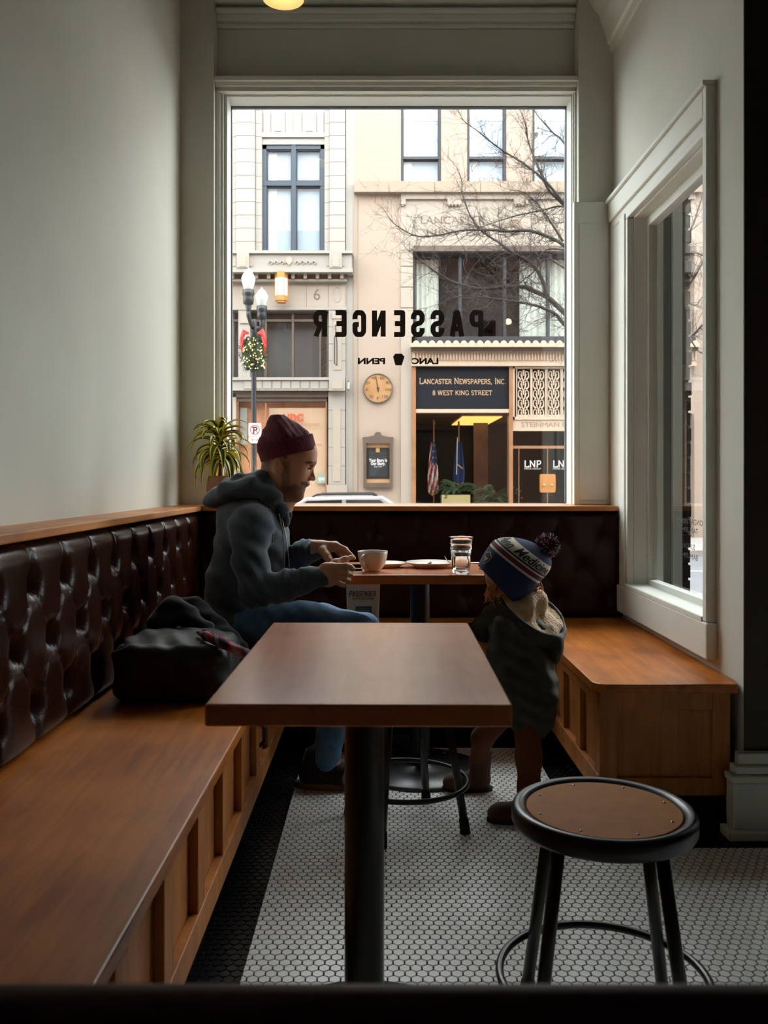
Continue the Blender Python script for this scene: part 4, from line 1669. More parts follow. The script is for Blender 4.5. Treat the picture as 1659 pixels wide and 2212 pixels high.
# ---- the rest of the body, under the clothes
bd = SDF((-.86, 2.92, .02), (.14, 3.72, 1.08), 0.011)
bd.chain([W(520, 1335, 3.27), W(532, 1200, 3.27), W(560, 1100, 3.27)], [.10, .105, .06], .05)
bd.chain([W(548, 1135, 3.09), W(550, 1260, 3.0), W(690, 1247, 2.925)], [.045, .034, .025], .03)
bd.chain([W(572, 1135, 3.45), W(596, 1235, 3.46), W(690, 1188, 3.22)], [.045, .036, .026], .03)
bd.chain([W(545, 1350, 3.14), W(762, 1366, 3.10), W(702, 1625, 3.09), W(740, 1680, 3.09)], [.065, .042, .030, .024], .03)
bd.chain([W(560, 1352, 3.38), W(782, 1362, 3.46), W(804, 1560, 3.52), W(840, 1600, 3.52)], [.065, .042, .030, .024], .03)
bv, bq = bd.net()
body_me = join_meshes([(hv_, hq_), (hnv, hnq), (hfv, hfq), (bv, bq)])
body = link('body', body_me, M['skin'], man, True)
hx = lambda zx: float(H(zx, 0).x)
hz = lambda zy: float(H(0, zy).z)


def beard(X, Y, Z):
    on = (Z > hz(1960)) & (Z < hz(900)) & (np.abs(Y - 3.25) < .1) & (X > hx(150))
    a = sm(-Z, -hz(1500), -hz(1640)) * sm(X, hx(640), hx(760))          # jaw and chin
    edge = hx(640) + (hz(1100) - Z) * 0.25
    side = sm(X, hx(700), hx(760)) * (1 - sm(X, hx(860), hx(960))) * sm(-Z, -hz(1000), -hz(1120))
    mo = sm(X, hx(1090), hx(1150)) * sm(-Z, -hz(1490), -hz(1530)) * (1 - sm(-Z, -hz(1585), -hz(1615)))
    back = (1 - sm(X, hx(430), hx(560))) * sm(Z, hz(1420), hz(1180))
    hl = sm(Z, hz(1080), hz(1000)) * (1 - sm(X, hx(820), hx(900)))
    brow = np.exp(-((Z - hz(1105)) / .0045) ** 2) * sm(X, hx(1190), hx(1260)) * (np.abs(Y - 3.25) > .010)
    under = (1 - sm(-Z, -hz(1860), -hz(1900))) * 0 + 1
    v = np.maximum.reduce([a * .72, side * .6, mo * .95, back * .7, hl * .8, brow])
    neck = sm(X, hx(640) , hx(800)) 
    ear = (np.abs(np.abs(Y - 3.25) - .083) < .013) & (X > hx(540)) & (X < hx(770)) & (Z > hz(1330)) & (Z < hz(950))
    return np.where(on & ~ear, v, 0)


def lip(X, Y, Z):
    on = (np.abs(Y - 3.25) < .03) & (X > hx(1040)) & (Z < hz(1640)) & (Z > hz(1740))
    return np.where(on, .9, 0)


paint(body_me, hairiness=beard, lip=lip)
for sg in (-1, 1):
    MB().lathe([(0, .0100), (.005, .0087), (.0087, .005), (.010, 0), (.0087, -.005), (.005, -.0087), (0, -.0100)], H(1262, 1208, sg * .030), 16).obj('eye', mat('eye', srgb(60, 50, 44), 0.15), man, smooth=True)

# ---- beanie
bn = SDF(np.array(H(130, 1120)) - (0, .12, 0), np.array(H(1500, 60)) + (0, .12, 0), 0.003)
bn.ell(H(760, 760), (.096, .088, .078), .02)
bn.chain([H(560, 700), H(545, 430), H(595, 190)], [.056, .026, .013], .045)
bn.chain([H(595, 185), H(880, 330), H(1160, 480)], [.012, .012, .014], .04)
bn.chain([H(600, 220, .0), H(700, 420, .03), H(760, 600, .06)], [.012, .02, .02], .04)
bn.chain([H(600, 220, .0), H(700, 420, -.03), H(760, 600, -.06)], [.012, .02, .02], .04)
bn.half(H(760, 870), (float(H(1420, 600).x - H(200, 950).x) * 0 + .27, 0, -1), .004)
bn.warp(lambda X, Y, Z: .0016 * np.sin(Z * 120 + X * 150) * np.sin(Y * 90 + X * 60))
bn.obj('beanie', M['beanie'], man)
# folded cuff: a sloping band round the head
cuff = SDF(np.array(H(90, 1180)) - (0, .13, 0), np.array(H(1520, 380)) + (0, .13, 0), 0.003)
ca = np.array(H(805, 800))
ax_ = np.array((-.27, 0, 1.0)); ax_ /= np.linalg.norm(ax_)
ux_ = np.array((1.0, 0, .27)); ux_ /= np.linalg.norm(ux_)
sl = (slice(None),) * 3
X, Y, Z = cuff._grid(sl)
u = (X - ca[0]) * ux_[0] + (Z - ca[2]) * ux_[2]
v = (X - ca[0]) * ax_[0] + (Z - ca[2]) * ax_[2]
rr = np.sqrt((u / .1055) ** 2 + ((Y - ca[1]) / .0935) ** 2)
d1 = (rr - 1) * .097
d2 = (.9 - rr) * .097
dv = np.abs(v) - (.027 + .004 * u / .1)
cuff.f = (np.maximum(np.maximum(d1, d2), dv) + 0 * Y).astype(np.float32)
cuff.f = cuff.f + (.0010 * np.sin(np.arctan2(Y - ca[1], u) * 60)).astype(np.float32)
cuff.obj('beanie_cuff', M['beanie'], man, relax=2)

# ---- hoodie
s = SDF((-.90, 2.84, .44), (-.14, 3.64, 1.08), 0.0065)
s.ell(W(525, 1108, 3.27), (.095, .14, .05), .03)
s.ell(W(520, 1330, 3.27), (.150, .175, .13), .04)
s.ell(W(530, 1255, 3.27), (.145, .175, .15), .05)
s.ell(W(545, 1165, 3.27), (.138, .185, .12), .05)
s.cone(W(545, 1135, 3.10), W(565, 1130, 3.44), .075, .075, .04)
s.cone(W(560, 1110, 3.27), W(580, 1085, 3.27), .085, .065, .04)
s.chain([W(540, 1140, 3.085), W(540, 1215, 3.035), W(556, 1272, 3.0)], [.068, .060, .057], .03)
s.chain([W(556, 1276, 3.0), W(620, 1265, 2.96), W(672, 1250, 2.93)], [.058, .050, .039], .02)
s.cone(W(672, 1250, 2.93), W(694, 1246, 2.925), .037, .034, .008)
s.cone(W(662, 1250, 2.935), W(668, 1250, 2.93), .041, .041, .008)
s.chain([W(572, 1140, 3.455), W(590, 1200, 3.46), W(608, 1225, 3.42)], [.072, .064, .056], .03)
s.chain([W(608, 1222, 3.42), W(650, 1200, 3.32), W(678, 1190, 3.245)], [.054, .046, .037], .02)
s.cone(W(676, 1191, 3.25), W(692, 1188, 3.225), .034, .031, .008)
s.cone(W(656, 1190, 3.30), W(664, 1188, 3.28), .044, .042, .012)
# open front: a groove where the zip runs
s.cone(W(628, 1130, 3.20), W(634, 1330, 3.20), .016, .016, .015, 'sub')
s.half((0, 0, SEAT + .001), (0, 0, -1), .004)


def folds(X, Y, Z):
    e = W(552, 1270, 3.0)
    w_ = np.exp(-((X - e[0]) ** 2 + (Z - e[2]) ** 2 + (Y - e[1]) ** 2) / .010)
    b = .0075 * w_ * np.sin((X - e[0]) * 110 + (Z - e[2]) * 90)
    h2 = np.exp(-((Z - .58) / .07) ** 2)
    b = b + 0.006 * h2 * np.sin(Z * 110 + X * 40 + Y * 10) + 0.0038 * np.sin(X * 46 + Z * 70 + 2) * np.sin(Y * 30 + Z * 24)
    a = W(672, 1250, 2.93)
    b = b + .003 * np.exp(-((X - a[0] + .06) / .05) ** 2) * np.sin((X - a[0]) * 230)
    return b


s.warp(folds)
s.obj('hoodie', M['hoodie'], man, relax=1)
# hood thrown back
s = SDF((-.75, 3.02, .90), (-.30, 3.52, 1.14), 0.005)
for sg in (-1, 1):
    s.chain([W(462, 1078, 3.27 + sg * .02), W(490, 1062, 3.27 + sg * .08), W(540, 1050, 3.27 + sg * .12), W(590, 1072, 3.27 + sg * .105), W(612, 1104, 3.27 + sg * .07), W(618, 1132, 3.27 + sg * .045)], [.030, .034, .034, .028, .020, .015], .02)
    s.chain([W(470, 1070, 3.27 + sg * .03), W(520, 1042, 3.27 + sg * .06), W(562, 1030, 3.27 + sg * .085), W(584, 1046, 3.27 + sg * .09)], [.026, .030, .022, .016], .02)
s.chain([W(455, 1080, 3.27), W(500, 1055, 3.27), W(545, 1036, 3.27)], [.026, .034, .026], .03)
s.warp(lambda X, Y, Z: .003 * np.sin(X * 60 - Z * 110 + Y * 20))
s.obj('hood', M['hoodie'], man, relax=1)
# shirt collar
s = SDF((-.50, 3.10, .93), (-.28, 3.42, 1.12), 0.004)
for sg in (-1, 1):
    s.chain([W(566, 1032, 3.25 + sg * .03), W(572, 1040, 3.25 + sg * .062), W(596, 1072, 3.25 + sg * .070), W(614, 1100, 3.25 + sg * .035), W(616, 1108, 3.25 + sg * .012)], [.010, .012, .013, .013, .012], .015)
s.chain([W(612, 1088, 3.25), W(618, 1110, 3.25), W(614, 1150, 3.25)], [.014, .018, .02], .02)
s.obj('shirt_collar', M['shirt'], man)
s = SDF((-.42, 3.10, .46), (-.26, 3.36, .64), 0.004)
s.chain([W(612, 1318, 3.16), W(632, 1326, 3.15), W(648, 1346, 3.15)], [.016, .02, .014], .02)
s.obj('shirt_tail', M['plaid'], man)
MB().tube([W(583, 1098, 3.135), W(588, 1125, 3.118), W(590, 1150, 3.112), W(589, 1172, 3.110)], .0026, 6).obj('drawstring', M['cord_'], man, smooth=True)
MB().tube([W(603, 1110, 3.165), W(611, 1150, 3.148), W(614, 1200, 3.138), W(614, 1240, 3.138)], .0024, 6).obj('drawstring', M['cord_'], man, smooth=True)
MB().tube([W(607, 1112, 3.175), W(618, 1160, 3.150), W(624, 1210, 3.148), W(626, 1240, 3.15)], .0018, 6).obj('zip', M['steel'], man, smooth=True)

# ---- jeans, shoes
s = SDF((-.72, 2.98, .05), (.10, 3.66, .66), 0.008)
s.ell(W(535, 1345, 3.27), (.11, .16, .095), .04)
s.chain([W(545, 1352, 3.15), W(660, 1350, 3.12), W(765, 1366, 3.10)], [.085, .078, .064], .04)
s.chain([W(770, 1372, 3.10), W(735, 1500, 3.10), W(702, 1640, 3.09)], [.062, .056, .050], .04)
s.chain([W(560, 1352, 3.38), W(690, 1350, 3.42), W(785, 1360, 3.46)], [.085, .078, .062], .04)
s.chain([W(788, 1366, 3.46), W(800, 1470, 3.50), W(806, 1580, 3.52)], [.060, .056, .05], .04)
s.warp(lambda X, Y, Z: .003 * np.sin(X * 50 + Z * 80) * np.sin(Y * 30 + X * 40))
s.half((0, 0, SEAT + .001), (0, 0, -1), .002) if False else None
jv, jq = s.net()
jm = mesh_np(jv, jq)
link('jeans', jm, M['denim'], man, True)


def shoe(c, yaw=0.0, name='shoe'):
    """c: heel centre on the floor, toe towards +X"""
    s = SDF(np.array(c) + (-.06, -.07, -.004), np.array(c) + (.28, .07, .15), 0.004)
    c = Vector(c)
    s.cone(c + Vector((.0, 0, .045)), c + Vector((.12, 0, .045)), .038, .040, .03)
    s.cone(c + Vector((.10, 0, .036)), c + Vector((.20, 0, .028)), .040, .036, .03)
    s.ell(c + Vector((.215, 0, .030)), (.04, .040, .030), .02)
    s.cone(c + Vector((.0, 0, .06)), c + Vector((.02, 0, .11)), .038, .040, .03)
    s.half(c + Vector((0, 0, .018)), (0, 0, -1), .002)
    o = s.obj(name, M['shoe'], man)
    n = 20
    pl_ = [(c.x + .10 + .158 * math.cos(2 * math.pi * k / n), c.y + (.042 - .006 * math.cos(2 * math.pi * k / n)) * math.sin(2 * math.pi * k / n)) for k in range(n)]
    MB().prism(pl_, 'z', c.z + .001, c.z + .022).obj('sole', M['sole'], o)
    return o


shoe((wx(672, 3.09), 3.09, 0.0))
shoe((wx(762, 3.50), 3.50, 0.0))

# ================================================================== CHILD
child = thing('person', 'small child in bobble hat and dark green hooded coat standing by the bench', 'person', (wx(1130, 2.85), 2.85, 0))
M['skin_c'] = skin_mat('child_skin', srgb(214, 164, 134), srgb(150, 96, 52), srgb(190, 110, 100))
M['coat'] = mat('dark_green_canvas', srgb(52, 52, 38), 0.75, var=.15, vscale=14, bump=.25, bscale=120)
M['fleece'] = mat('tan_fleece', srgb(206, 170, 126), 0.95, var=.2, vscale=60, bump=1.0, bscale=190, sheen=.6)
M['legging'] = mat('rust_brown_leggings', srgb(104, 54, 24), 0.9, var=.15, vscale=30)
M['boot'] = mat('brown_boot', srgb(84, 52, 32), 0.75, var=.15, vscale=20)
M['curl'] = mat('copper_hair', srgb(206, 130, 66), 0.45)
YC = 2.85


def C(px, py, dy=0.0):
    p = W(px, py, YC)
    p.y += dy
    return p


s = SDF((.28, 2.66, .06), (.60, 3.12, .98), 0.0055)
s.ell(C(1108, 1228, .01), (.078, .072, .080), .02)
s.ell(C(1084, 1252, .02), (.050, .055, .045), .03)                 # cheeks
s.ell(C(1053, 1240, .035), (.009, .009, .008), .008)               # nose
s.ell(C(1066, 1230, .05), (.012, .012, .010), .008)
s.cone(C(1115, 1275), C(1120, 1320), .045, .05, .03)
s.chain([C(1120, 1365), C(1130, 1450), C(1135, 1515)], [.070, .080, .075], .03)
s.chain([C(1092, 1352, -.062), C(1074, 1400, -.078), C(1066, 1425, -.055)], [.026, .024, .02], .02)
s.chain([C(1080, 1340, .06), C(1054, 1368, .09), C(1036, 1378, .12)], [.026, .024, .018], .02)
s.chain([C(1136, 1520, -.03), C(1138, 1640, -.042), C(1135, 1735, -.055)], [.038, .026, .020], .02)
s.chain([C(1100, 1530, .05), W(1040, 1595, 3.0), W(1034, 1660, 3.06)], [.036, .020, .016], .02)
cb_o = s.obj('body', M['skin_c'], child)
paint(cb_o.data, hairiness=lambda X, Y, Z: (X > float(C(1085, 0).x)) * (Z > float(C(0, 1290).z)) * .9, lip=lambda X, Y, Z: 0 * X)

# leggings + boots
s = SDF((.22, 2.70, .05), (.60, 3.16, .36), 0.005)
s.chain([C(1136, 1560, -.03), C(1138, 1630, -.04), C(1137, 1690, -.05), C(1136, 1735, -.055)], [.044, .040, .034, .030], .02)
s.chain([C(1098, 1540, .05), W(1042, 1595, 3.0), W(1034, 1640, 3.06), W(1036, 1680, 3.06)], [.044, .036, .028, .022], .02)
s.obj('leggings', M['legging'], child)


def boot(c, tall):
    s = SDF(np.array(c) + (-.135, -.055, -.004), np.array(c) + (.06, .055, tall + .02), 0.0035)
    c = Vector(c)
    s.cone(c + Vector((.005, 0, .035)), c + Vector((-.07, 0, .028)), .034, .030, .02)
    s.ell(c + Vector((-.088, 0, .026)), (.034, .031, .027), .02)
    s.cone(c + Vector((.008, 0, .045)), c + Vector((.012, 0, tall)), .034, .038, .02)
    s.half(c + Vector((0, 0, tall - .002)), (0, 0, 1), .002)
    s.half(c + Vector((0, 0, .012)), (0, 0, -1), .002)
    o = s.obj('boot', M['boot'], child)
    n = 18
    MB().prism([(c.x - .036 + .088 * math.cos(2 * math.pi * k / n), c.y + .036 * math.sin(2 * math.pi * k / n)) for k in range(n)], 'z', .001, .014).obj('sole', M['black_rubber'], o)
    return o


boot((wx(1136, 2.78), 2.78, 0), .075)
boot((wx(1032, 3.06), 3.06, 0), .145)

# coat
s = SDF((.26, 2.64, .22), (.64, 3.10, .80), 0.005)
s.ell(C(1122, 1362), (.094, .088, .058), .03)
s.chain([C(1114, 1412), C(1128, 1446), C(1140, 1500), C(1146, 1545)], [.088, .094, .092, .078], .04)
s.chain([C(1088, 1348, -.068), C(1072, 1405, -.082), C(1062, 1440, -.05)], [.044, .040, .034], .02)
s.chain([C(1076, 1335, .06), C(1052, 1370, .09), C(1030, 1380, .13)], [.044, .038, .032], .02)
s.half(C(1140, 1588), (0.05, 0, -1), .004)
s.warp(lambda X, Y, Z: .0035 * np.sin(X * 80 + Z * 26) * np.sin(Y * 60 + Z * 12) + .002 * np.sin(Z * 120 + X * 60))
s.obj('coat', M['coat'], child, relax=1)
# hood: a deep bowl hanging down the back
P1, P2, P3 = W(1070, 1302, 2.755), W(1220, 1362, 2.84), W(1160, 1276, 2.96)
nv = (P2 - P1).cross(P3 - P1).normalized()
rotm = np.array(Vector((0, 0, 1)).rotation_difference(nv).to_matrix())
nrm = np.array(nv)
pr = np.array((P1 + P2 + P3) / 3)
hc = pr - nrm * .015
s = SDF((.30, 2.64, .48), (.68, 3.05, .80), 0.004)
s.ell(hc, (.132, .118, .105), .01, rot=rotm)
s.ell(C(1196, 1395, .0), (.03, .06, .06), .03)
s.ell(hc + nrm * .012, (.119, .105, .098), .004, 'sub', rot=rotm)
s.half(pr, nrm, .004)
s.warp(lambda X, Y, Z: .0025 * np.sin(X * 70 + Z * 60) * np.sin(Y * 50))
s.obj('hood', M['coat'], child, relax=1)
s = SDF((.30, 2.64, .48), (.68, 3.05, .82), 0.004)
s.ell(hc + nrm * .004, (.121, .107, .099), .01, rot=rotm)
s.half(pr - nrm * .004, nrm, .010)
s.chain([C(1098, 1304, -.04), C(1135, 1304, -.03), C(1160, 1298, .0), C(1166, 1292, .04)], [.014, .018, .019, .018], .05)
s.chain([C(1192, 1340, .03), C(1200, 1352, .0), C(1190, 1358, -.03)], [.014, .014, .012], .02)
s.chain([C(1158, 1310, -.05), C(1172, 1345, -.06)], [.006, .005], .02, 'sub')
s.warp(lambda X, Y, Z: .0022 * np.sin(X * 300) * np.sin(Y * 290) * np.sin(Z * 310) + .003 * np.sin(X * 90 + Y * 20))
s.obj('fleece_lining', M['fleece'], child)

# bobble hat
HB = Vector(C(1098, 1236, .005))
AX = Vector((0.60, -0.10, 0.80)).normalized()
e1 = Vector((AX.z, 0, -AX.x)).normalized()       # towards the back (+X, down)
e2 = AX.cross(e1).normalized()
hat = bpy.data.materials.new('striped_knit')
hat.use_nodes = True
nt = hat.node_tree
b_ = nt.nodes['Principled BSDF']
b_.inputs['Roughness'].default_value = .95
b_.inputs['Sheen Weight'].default_value = .04
at = nt.nodes.new('ShaderNodeAttribute')
at.attribute_name = 'height'
rp = nt.nodes.new('ShaderNodeValToRGB')
rp.color_ramp.interpolation = 'CONSTANT'
navy, cream, red = srgb(22, 40, 76), srgb(214, 204, 180), srgb(136, 18, 54)
stops = [(0, navy), (.475, cream), (.520, navy), (.545, red), (.585, navy), (.605, cream), (.635, navy), (.665, cream), (.845, navy)]
el_ = rp.color_ramp.elements
el_[0].position, el_[0].color = stops[0]
el_[1].position, el_[1].color = stops[1]
for p_, c_ in stops[2:]:
    e_ = el_.new(p_)
    e_.color = c_
nt.links.new(at.outputs['Fac'], rp.inputs[0])
nt.links.new(rp.outputs[0], b_.inputs['Base Color'])
nz_ = nt.nodes.new('ShaderNodeTexNoise')
nz_.inputs['Scale'].default_value = 350
bp_ = nt.nodes.new('ShaderNodeBump')
bp_.inputs['Strength'].default_value = .5
bp_.inputs['Distance'].default_value = .003
nt.links.new(nz_.outputs['Fac'], bp_.inputs['Height'])
nt.links.new(bp_.outputs[0], b_.inputs['Normal'])
bh = thing('bobble_hat_tmp', 'x', 'x')
bpy.data.objects.remove(bh)


def hat_r(t):
    """radius and axial position along the hat, t = 0 brim .. 1 crown"""
    if t < .55:
        r = .090 + .010 * math.sin(math.pi * min(t / .55, 1) * .6)
    else:
        q = (t - .55) / .45
        r = .0995 * math.sqrt(max(0, 1 - q ** 2.1))
    return r, -.040 + .156 * t


def hat_p(t, a, e=0.0):
    r, h = hat_r(t)
    # the back of the brim hangs lower (ear and neck flaps)
    drop = -.034 * (1 - min(t / .5, 1)) * (0.5 + .5 * math.cos(a - .5))
    slouch = Vector((.042, 0, -.014)) * (max(0, t - .55) / .45) ** 1.6
    return HB + slouch + AX * (h + drop) + (e1 * math.cos(a) + e2 * math.sin(a)) * (r + e)


nt_, na_ = 60, 72
V = [hat_p(i / nt_, 2 * math.pi * k / na_) for i in range(nt_ + 1) for k in range(na_)]
Q = [(i * na_ + k, i * na_ + (k + 1) % na_, (i + 1) * na_ + (k + 1) % na_, (i + 1) * na_ + k) for i in range(nt_) for k in range(na_)]
me = mesh(V, Q)
at_ = me.attributes.new('height', 'FLOAT', 'POINT')
at_.data.foreach_set('value', [i / nt_ for i in range(nt_ + 1) for k in range(na_)])
hat_o = link('bobble_hat', me, hat, child, True)
if me.polygons[len(Q) // 2].normal.dot(Vector(me.polygons[len(Q) // 2].center) - HB) < 0:
    me.flip_normals()


def wrap_text(s, a0, a1, t0, t1, m, name='lettering', bold=.02, flip=False):
    v, f, w, h = text_geo(s, bold)
    bm = bmesh.new()
    vs_ = [bm.verts.new((x, y, 0)) for x, y in v]
    for g in f:
        try:
            bm.faces.new([vs_[i] for i in g])
        except ValueError:
            pass
    bmesh.ops.triangulate(bm, faces=bm.faces)
    bmesh.ops.subdivide_edges(bm, edges=bm.edges, cuts=3, use_grid_fill=True)
    for q in bm.verts:
        q.co = hat_p(t0 + (t1 - t0) * q.co.y / h, a0 + (a1 - a0) * q.co.x / w, .0016)
    me_ = bpy.data.meshes.new('mesh')
    bm.to_mesh(me_)
    bm.free()
    return link(name, me_, m, hat_o)


ink = mat('navy_thread', srgb(26, 34, 56), .9)
# angles on the hat: find the one that faces the camera
fa = max((k / 180 * math.pi for k in range(360)), key=lambda a: -(e1 * math.cos(a) + e2 * math.sin(a)).y)
sgn = 1 if (e1 * math.cos(fa + .3) + e2 * math.sin(fa + .3)).x > (e1 * math.cos(fa) + e2 * math.sin(fa)).x else -1
wrap_text('Penn', fa - sgn * 1.50, fa - sgn * .72, .685, .825, ink)
wrap_text('Medicine', fa - sgn * .52, fa + sgn * 1.05, .685, .835, ink, bold=.012)
wrap_text('Penn', fa + sgn * 1.35, fa + sgn * 2.0, .685, .825, ink)
# shield badge
sa = fa - sgn * 1.12


def sh(u, v, e):
    return hat_p(.26 + v * .115, sa + sgn * u * .20, e)


shield = [(-1, .8), (-.5, .9), (0, 1.3), (.5, .9), (1, .8), (.95, 0), (.6, -.8), (0, -1.3), (-.6, -.8), (-.95, 0)]
link('badge', mesh([sh(u_, v_, .0022) for u_, v_ in shield], [tuple(range(10))]), mat('badge_cream', srgb(190, 184, 168), .9), hat_o)
link('badge', mesh([sh(u_ * .84, v_ * .86, .0030) for u_, v_ in shield], [tuple(range(10))]), ink, hat_o)
link('badge', mesh([sh(a_, b_2, .0038) for a_, b_2 in ((-.6, .1), (.0, -.85), (.6, .1), (.15, .1), (0, -.25), (-.15, .1))], [(0, 1, 4, 5), (1, 2, 3, 4)]), mat('badge_cream2', srgb(190, 184, 168), .9), hat_o)
link('badge', mesh([sh(a_, b_2, .0038) for a_, b_2 in ((-.6, .3), (.6, .3), (.55, .62), (-.55, .62))], [(0, 1, 2, 3)]), mat('badge_red', srgb(120, 24, 44), .9), hat_o)
# pompom of yarn ends
pc = HB + AX * .122 + Vector((.052, 0, -.010))
mbs = [MB(), MB(), MB()]
for k in range(620):
    d_ = Vector(rng.normal(size=3)).normalized()
    L_ = .040 + rng.uniform(-.004, .004)
    mbs[k % 3].tube([pc + d_ * .012, pc + d_ * L_ * .7 + Vector(rng.normal(size=3)) * .002, pc + d_ * L_], [.0016, .0019, .0014], 4)
pm = MB().lathe([(0, .032), (.02, .026), (.032, 0), (.02, -.026), (0, -.032)], pc, 16).obj('pompom', mat('pompom_core', srgb(50, 30, 50), .95), hat_o, smooth=True)
for m_, mm in zip(mbs, (mat('yarn_red', srgb(140, 30, 80), .9), mat('yarn_cream', srgb(200, 190, 185), .9), mat('yarn_navy', srgb(40, 36, 66), .9))):
    oo = m_.obj('yarn', mm, hat_o)
    oo['kind'] = 'stuff'
# hair curls
mb = MB()
r2 = random.Random(5)
for k in range(190):
    if k < 130:
        x0, y0 = r2.uniform(1062, 1100), r2.uniform(1238, 1268)
        dx, dyy = r2.uniform(-26, 6), r2.uniform(22, 44)
        base = C(x0, y0, r2.uniform(-.062, -.02) if x0 > 1080 else r2.uniform(-.03, .03))
        tip = C(x0 + dx, y0 + dyy, r2.uniform(-.07, .0))
    else:
        x0, y0 = r2.uniform(1142, 1158), r2.uniform(1250, 1268)
        base = C(x0, y0, r2.uniform(-.03, .03))
        tip = C(x0 + r2.uniform(-2, 18), y0 + r2.uniform(6, 24), r2.uniform(-.04, .03))
    m1 = base.lerp(tip, .4) + Vector((r2.uniform(-.008, .008), r2.uniform(-.008, .008), r2.uniform(-.006, .006)))
    m2 = base.lerp(tip, .75) + Vector((r2.uniform(-.010, .010), r2.uniform(-.008, .008), r2.uniform(-.006, .008)))
    mb.tube([base, m1, m2, tip], [.0018, .0022, .0018, .0007], 4)
o = mb.obj('hair', M['curl'], child, smooth=True)
o['kind'] = 'stuff'
# ================================================================== THE STREET OUTSIDE
YF = 24.0
GZ = -0.48
_mat_in = mat


def mat(name, col, *a, **k):
    # the street is a stop and a half brighter than the room: keep its pigments in the mid range
    sc = k.pop('sc', .67)
    if k.get('col2'):
        k['col2'] = tuple(c * sc for c in k['col2'][:3]) + (1,)
    return _mat_in(name, tuple(c * sc for c in col[:3]) + (1,), *a, **k)


M['asphalt'] = mat('grey_asphalt', srgb(120, 122, 126), 0.85, var=.12, vscale=2, bump=.2, bscale=80)
M['paving'] = mat('concrete_paving', srgb(172, 168, 162), 0.85, var=.08, vscale=1.5)
struct(box('street', -40, 40, 8.0, 19.6, -0.9, -0.62, M['asphalt']))
struct(box('sidewalk_far', -40, 40, 19.6, 30, -0.9, GZ, M['paving']))
struct(box('sidewalk_near', -40, 40, 4.6, 8.0, -0.9, -0.22, M['paving']))
M['paint_white'] = mat('road_paint', srgb(225, 225, 222), 0.7)
for yy in (10.9, 16.4):
    struct(box('road_line', -40, 40, yy, yy + .12, -0.621, -0.617, M['paint_white']))

M['terracotta'] = mat('white_glazed_terracotta', sc=.52, col=srgb(190, 184, 173), rough=0.45, var=.03, vscale=1.2)
M['terracotta_d'] = mat('cream_terracotta', sc=.59, col=srgb(188, 175, 158), rough=0.5, var=.04, vscale=1.2)
M['cream'] = mat('cream_limestone', sc=.59, col=srgb(188, 168, 150), rough=0.75, var=.03, vscale=.8)
M['cream2'] = mat('buff_limestone', sc=.59, col=srgb(176, 158, 138), rough=0.75, var=.06, vscale=.8)
M['frieze'] = mat('pale_carved_limestone', sc=.59, col=srgb(188, 176, 160), rough=0.7, var=.02, vscale=.8)
M['blueframe'] = mat('blue_grey_sash_paint', srgb(52, 66, 80), 0.45)
M['greyframe'] = mat('dark_grey_window_paint', srgb(54, 56, 62), 0.5)
M['bronze'] = mat('brown_bronze', srgb(104, 90, 78), 0.5, 0.2, var=.15, vscale=3)
M['copper'] = mat('pale_copper_frame', srgb(176, 128, 92), 0.45, 0.3, var=.15, vscale=3)
M['castmetal'] = mat('cream_cast_iron', srgb(208, 184, 158), 0.55, var=.05, vscale=3)
M['dark_in'] = mat('dark_interior', srgb(46, 40, 36), 0.8, var=.3, vscale=.6)
M['brown_in'] = mat('brown_interior_wall', srgb(120, 78, 50), 0.7, var=.3, vscale=1.4)
M['glass_out'] = glass('shop_glass', (.90, .92, .93, 1), 0.55)
M['blind'] = mat('pale_window_blind', srgb(200, 212, 222), 0.8, var=.03, vscale=.6, sc=.85)
M['curtain'] = mat('cream_curtain', srgb(226, 226, 212), 0.9, sc=1.0)
M['navy_sign'] = mat('dark_navy_sign', srgb(28, 30, 36), 0.6, spec=.2)
M['gold'] = mat('gilt_letter', srgb(226, 188, 148), 0.4, .2)
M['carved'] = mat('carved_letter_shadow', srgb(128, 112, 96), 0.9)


def fx(px):
    return wx(px, YF)


def fz(py):
    return wz(py, YF)


def fb(name, x0, y0, x1, y1, front, back, m, parent, bevel=0):
    return box(name, fx(x0), fx(x1), YF - front, YF + back, fz(y1), fz(y0), m, parent, bevel)


def blocks(name, x0, x1, y0, y1, n, front, back, m, parent, gap=.9, jit=0):
    h = (y1 - y0) / n
    for i in range(n):
        fb(name, x0 + gap / 2, y0 + i * h + gap / 2, x1 - gap / 2, y0 + (i + 1) * h - gap / 2, front + random.uniform(0, jit), back, m, parent)


YB0 = 1080 + 44      # photo row of the far pavement at the facade
YB0 = VPY + F * (EYE - GZ) / YF
TOP = 185
# ------------------------------------------------------------------ white terracotta building
bl_ = thing('building', 'white glazed terracotta building with blue-grey upper window', 'building', (fx(640), YF, GZ))
fb('backing_wall', 60, TOP, 764, YB0, -.55, .9, M['dark_in'], bl_)
fb('side_return', 747, TOP, 764, YB0, .0, .6, M['terracotta'], bl_)
for (a, b, f_) in ((511, 552, .10), (712, 746, .10), (300, 340, .10)):
    blocks('pier_block', a, b, 182, 552, 13, f_, .4, M['terracotta'], bl_, jit=.006)
    fb('pier', a, TOP, b, 182, f_, .4, M['terracotta'], bl_)
    fb('pier_core', a + .6, 182, b - .6, 552, f_ - .012, .4, M['carved'], bl_)
for (a, b) in ((552, 566), (701, 712), (502, 511), (340, 352)):
    blocks('reveal_block', a, b, 182, 552, 13, .02, .4, M['terracotta'], bl_)
    fb('reveal_core', a, TOP, b, 552, .005, .4, M['terracotta_d'], bl_)
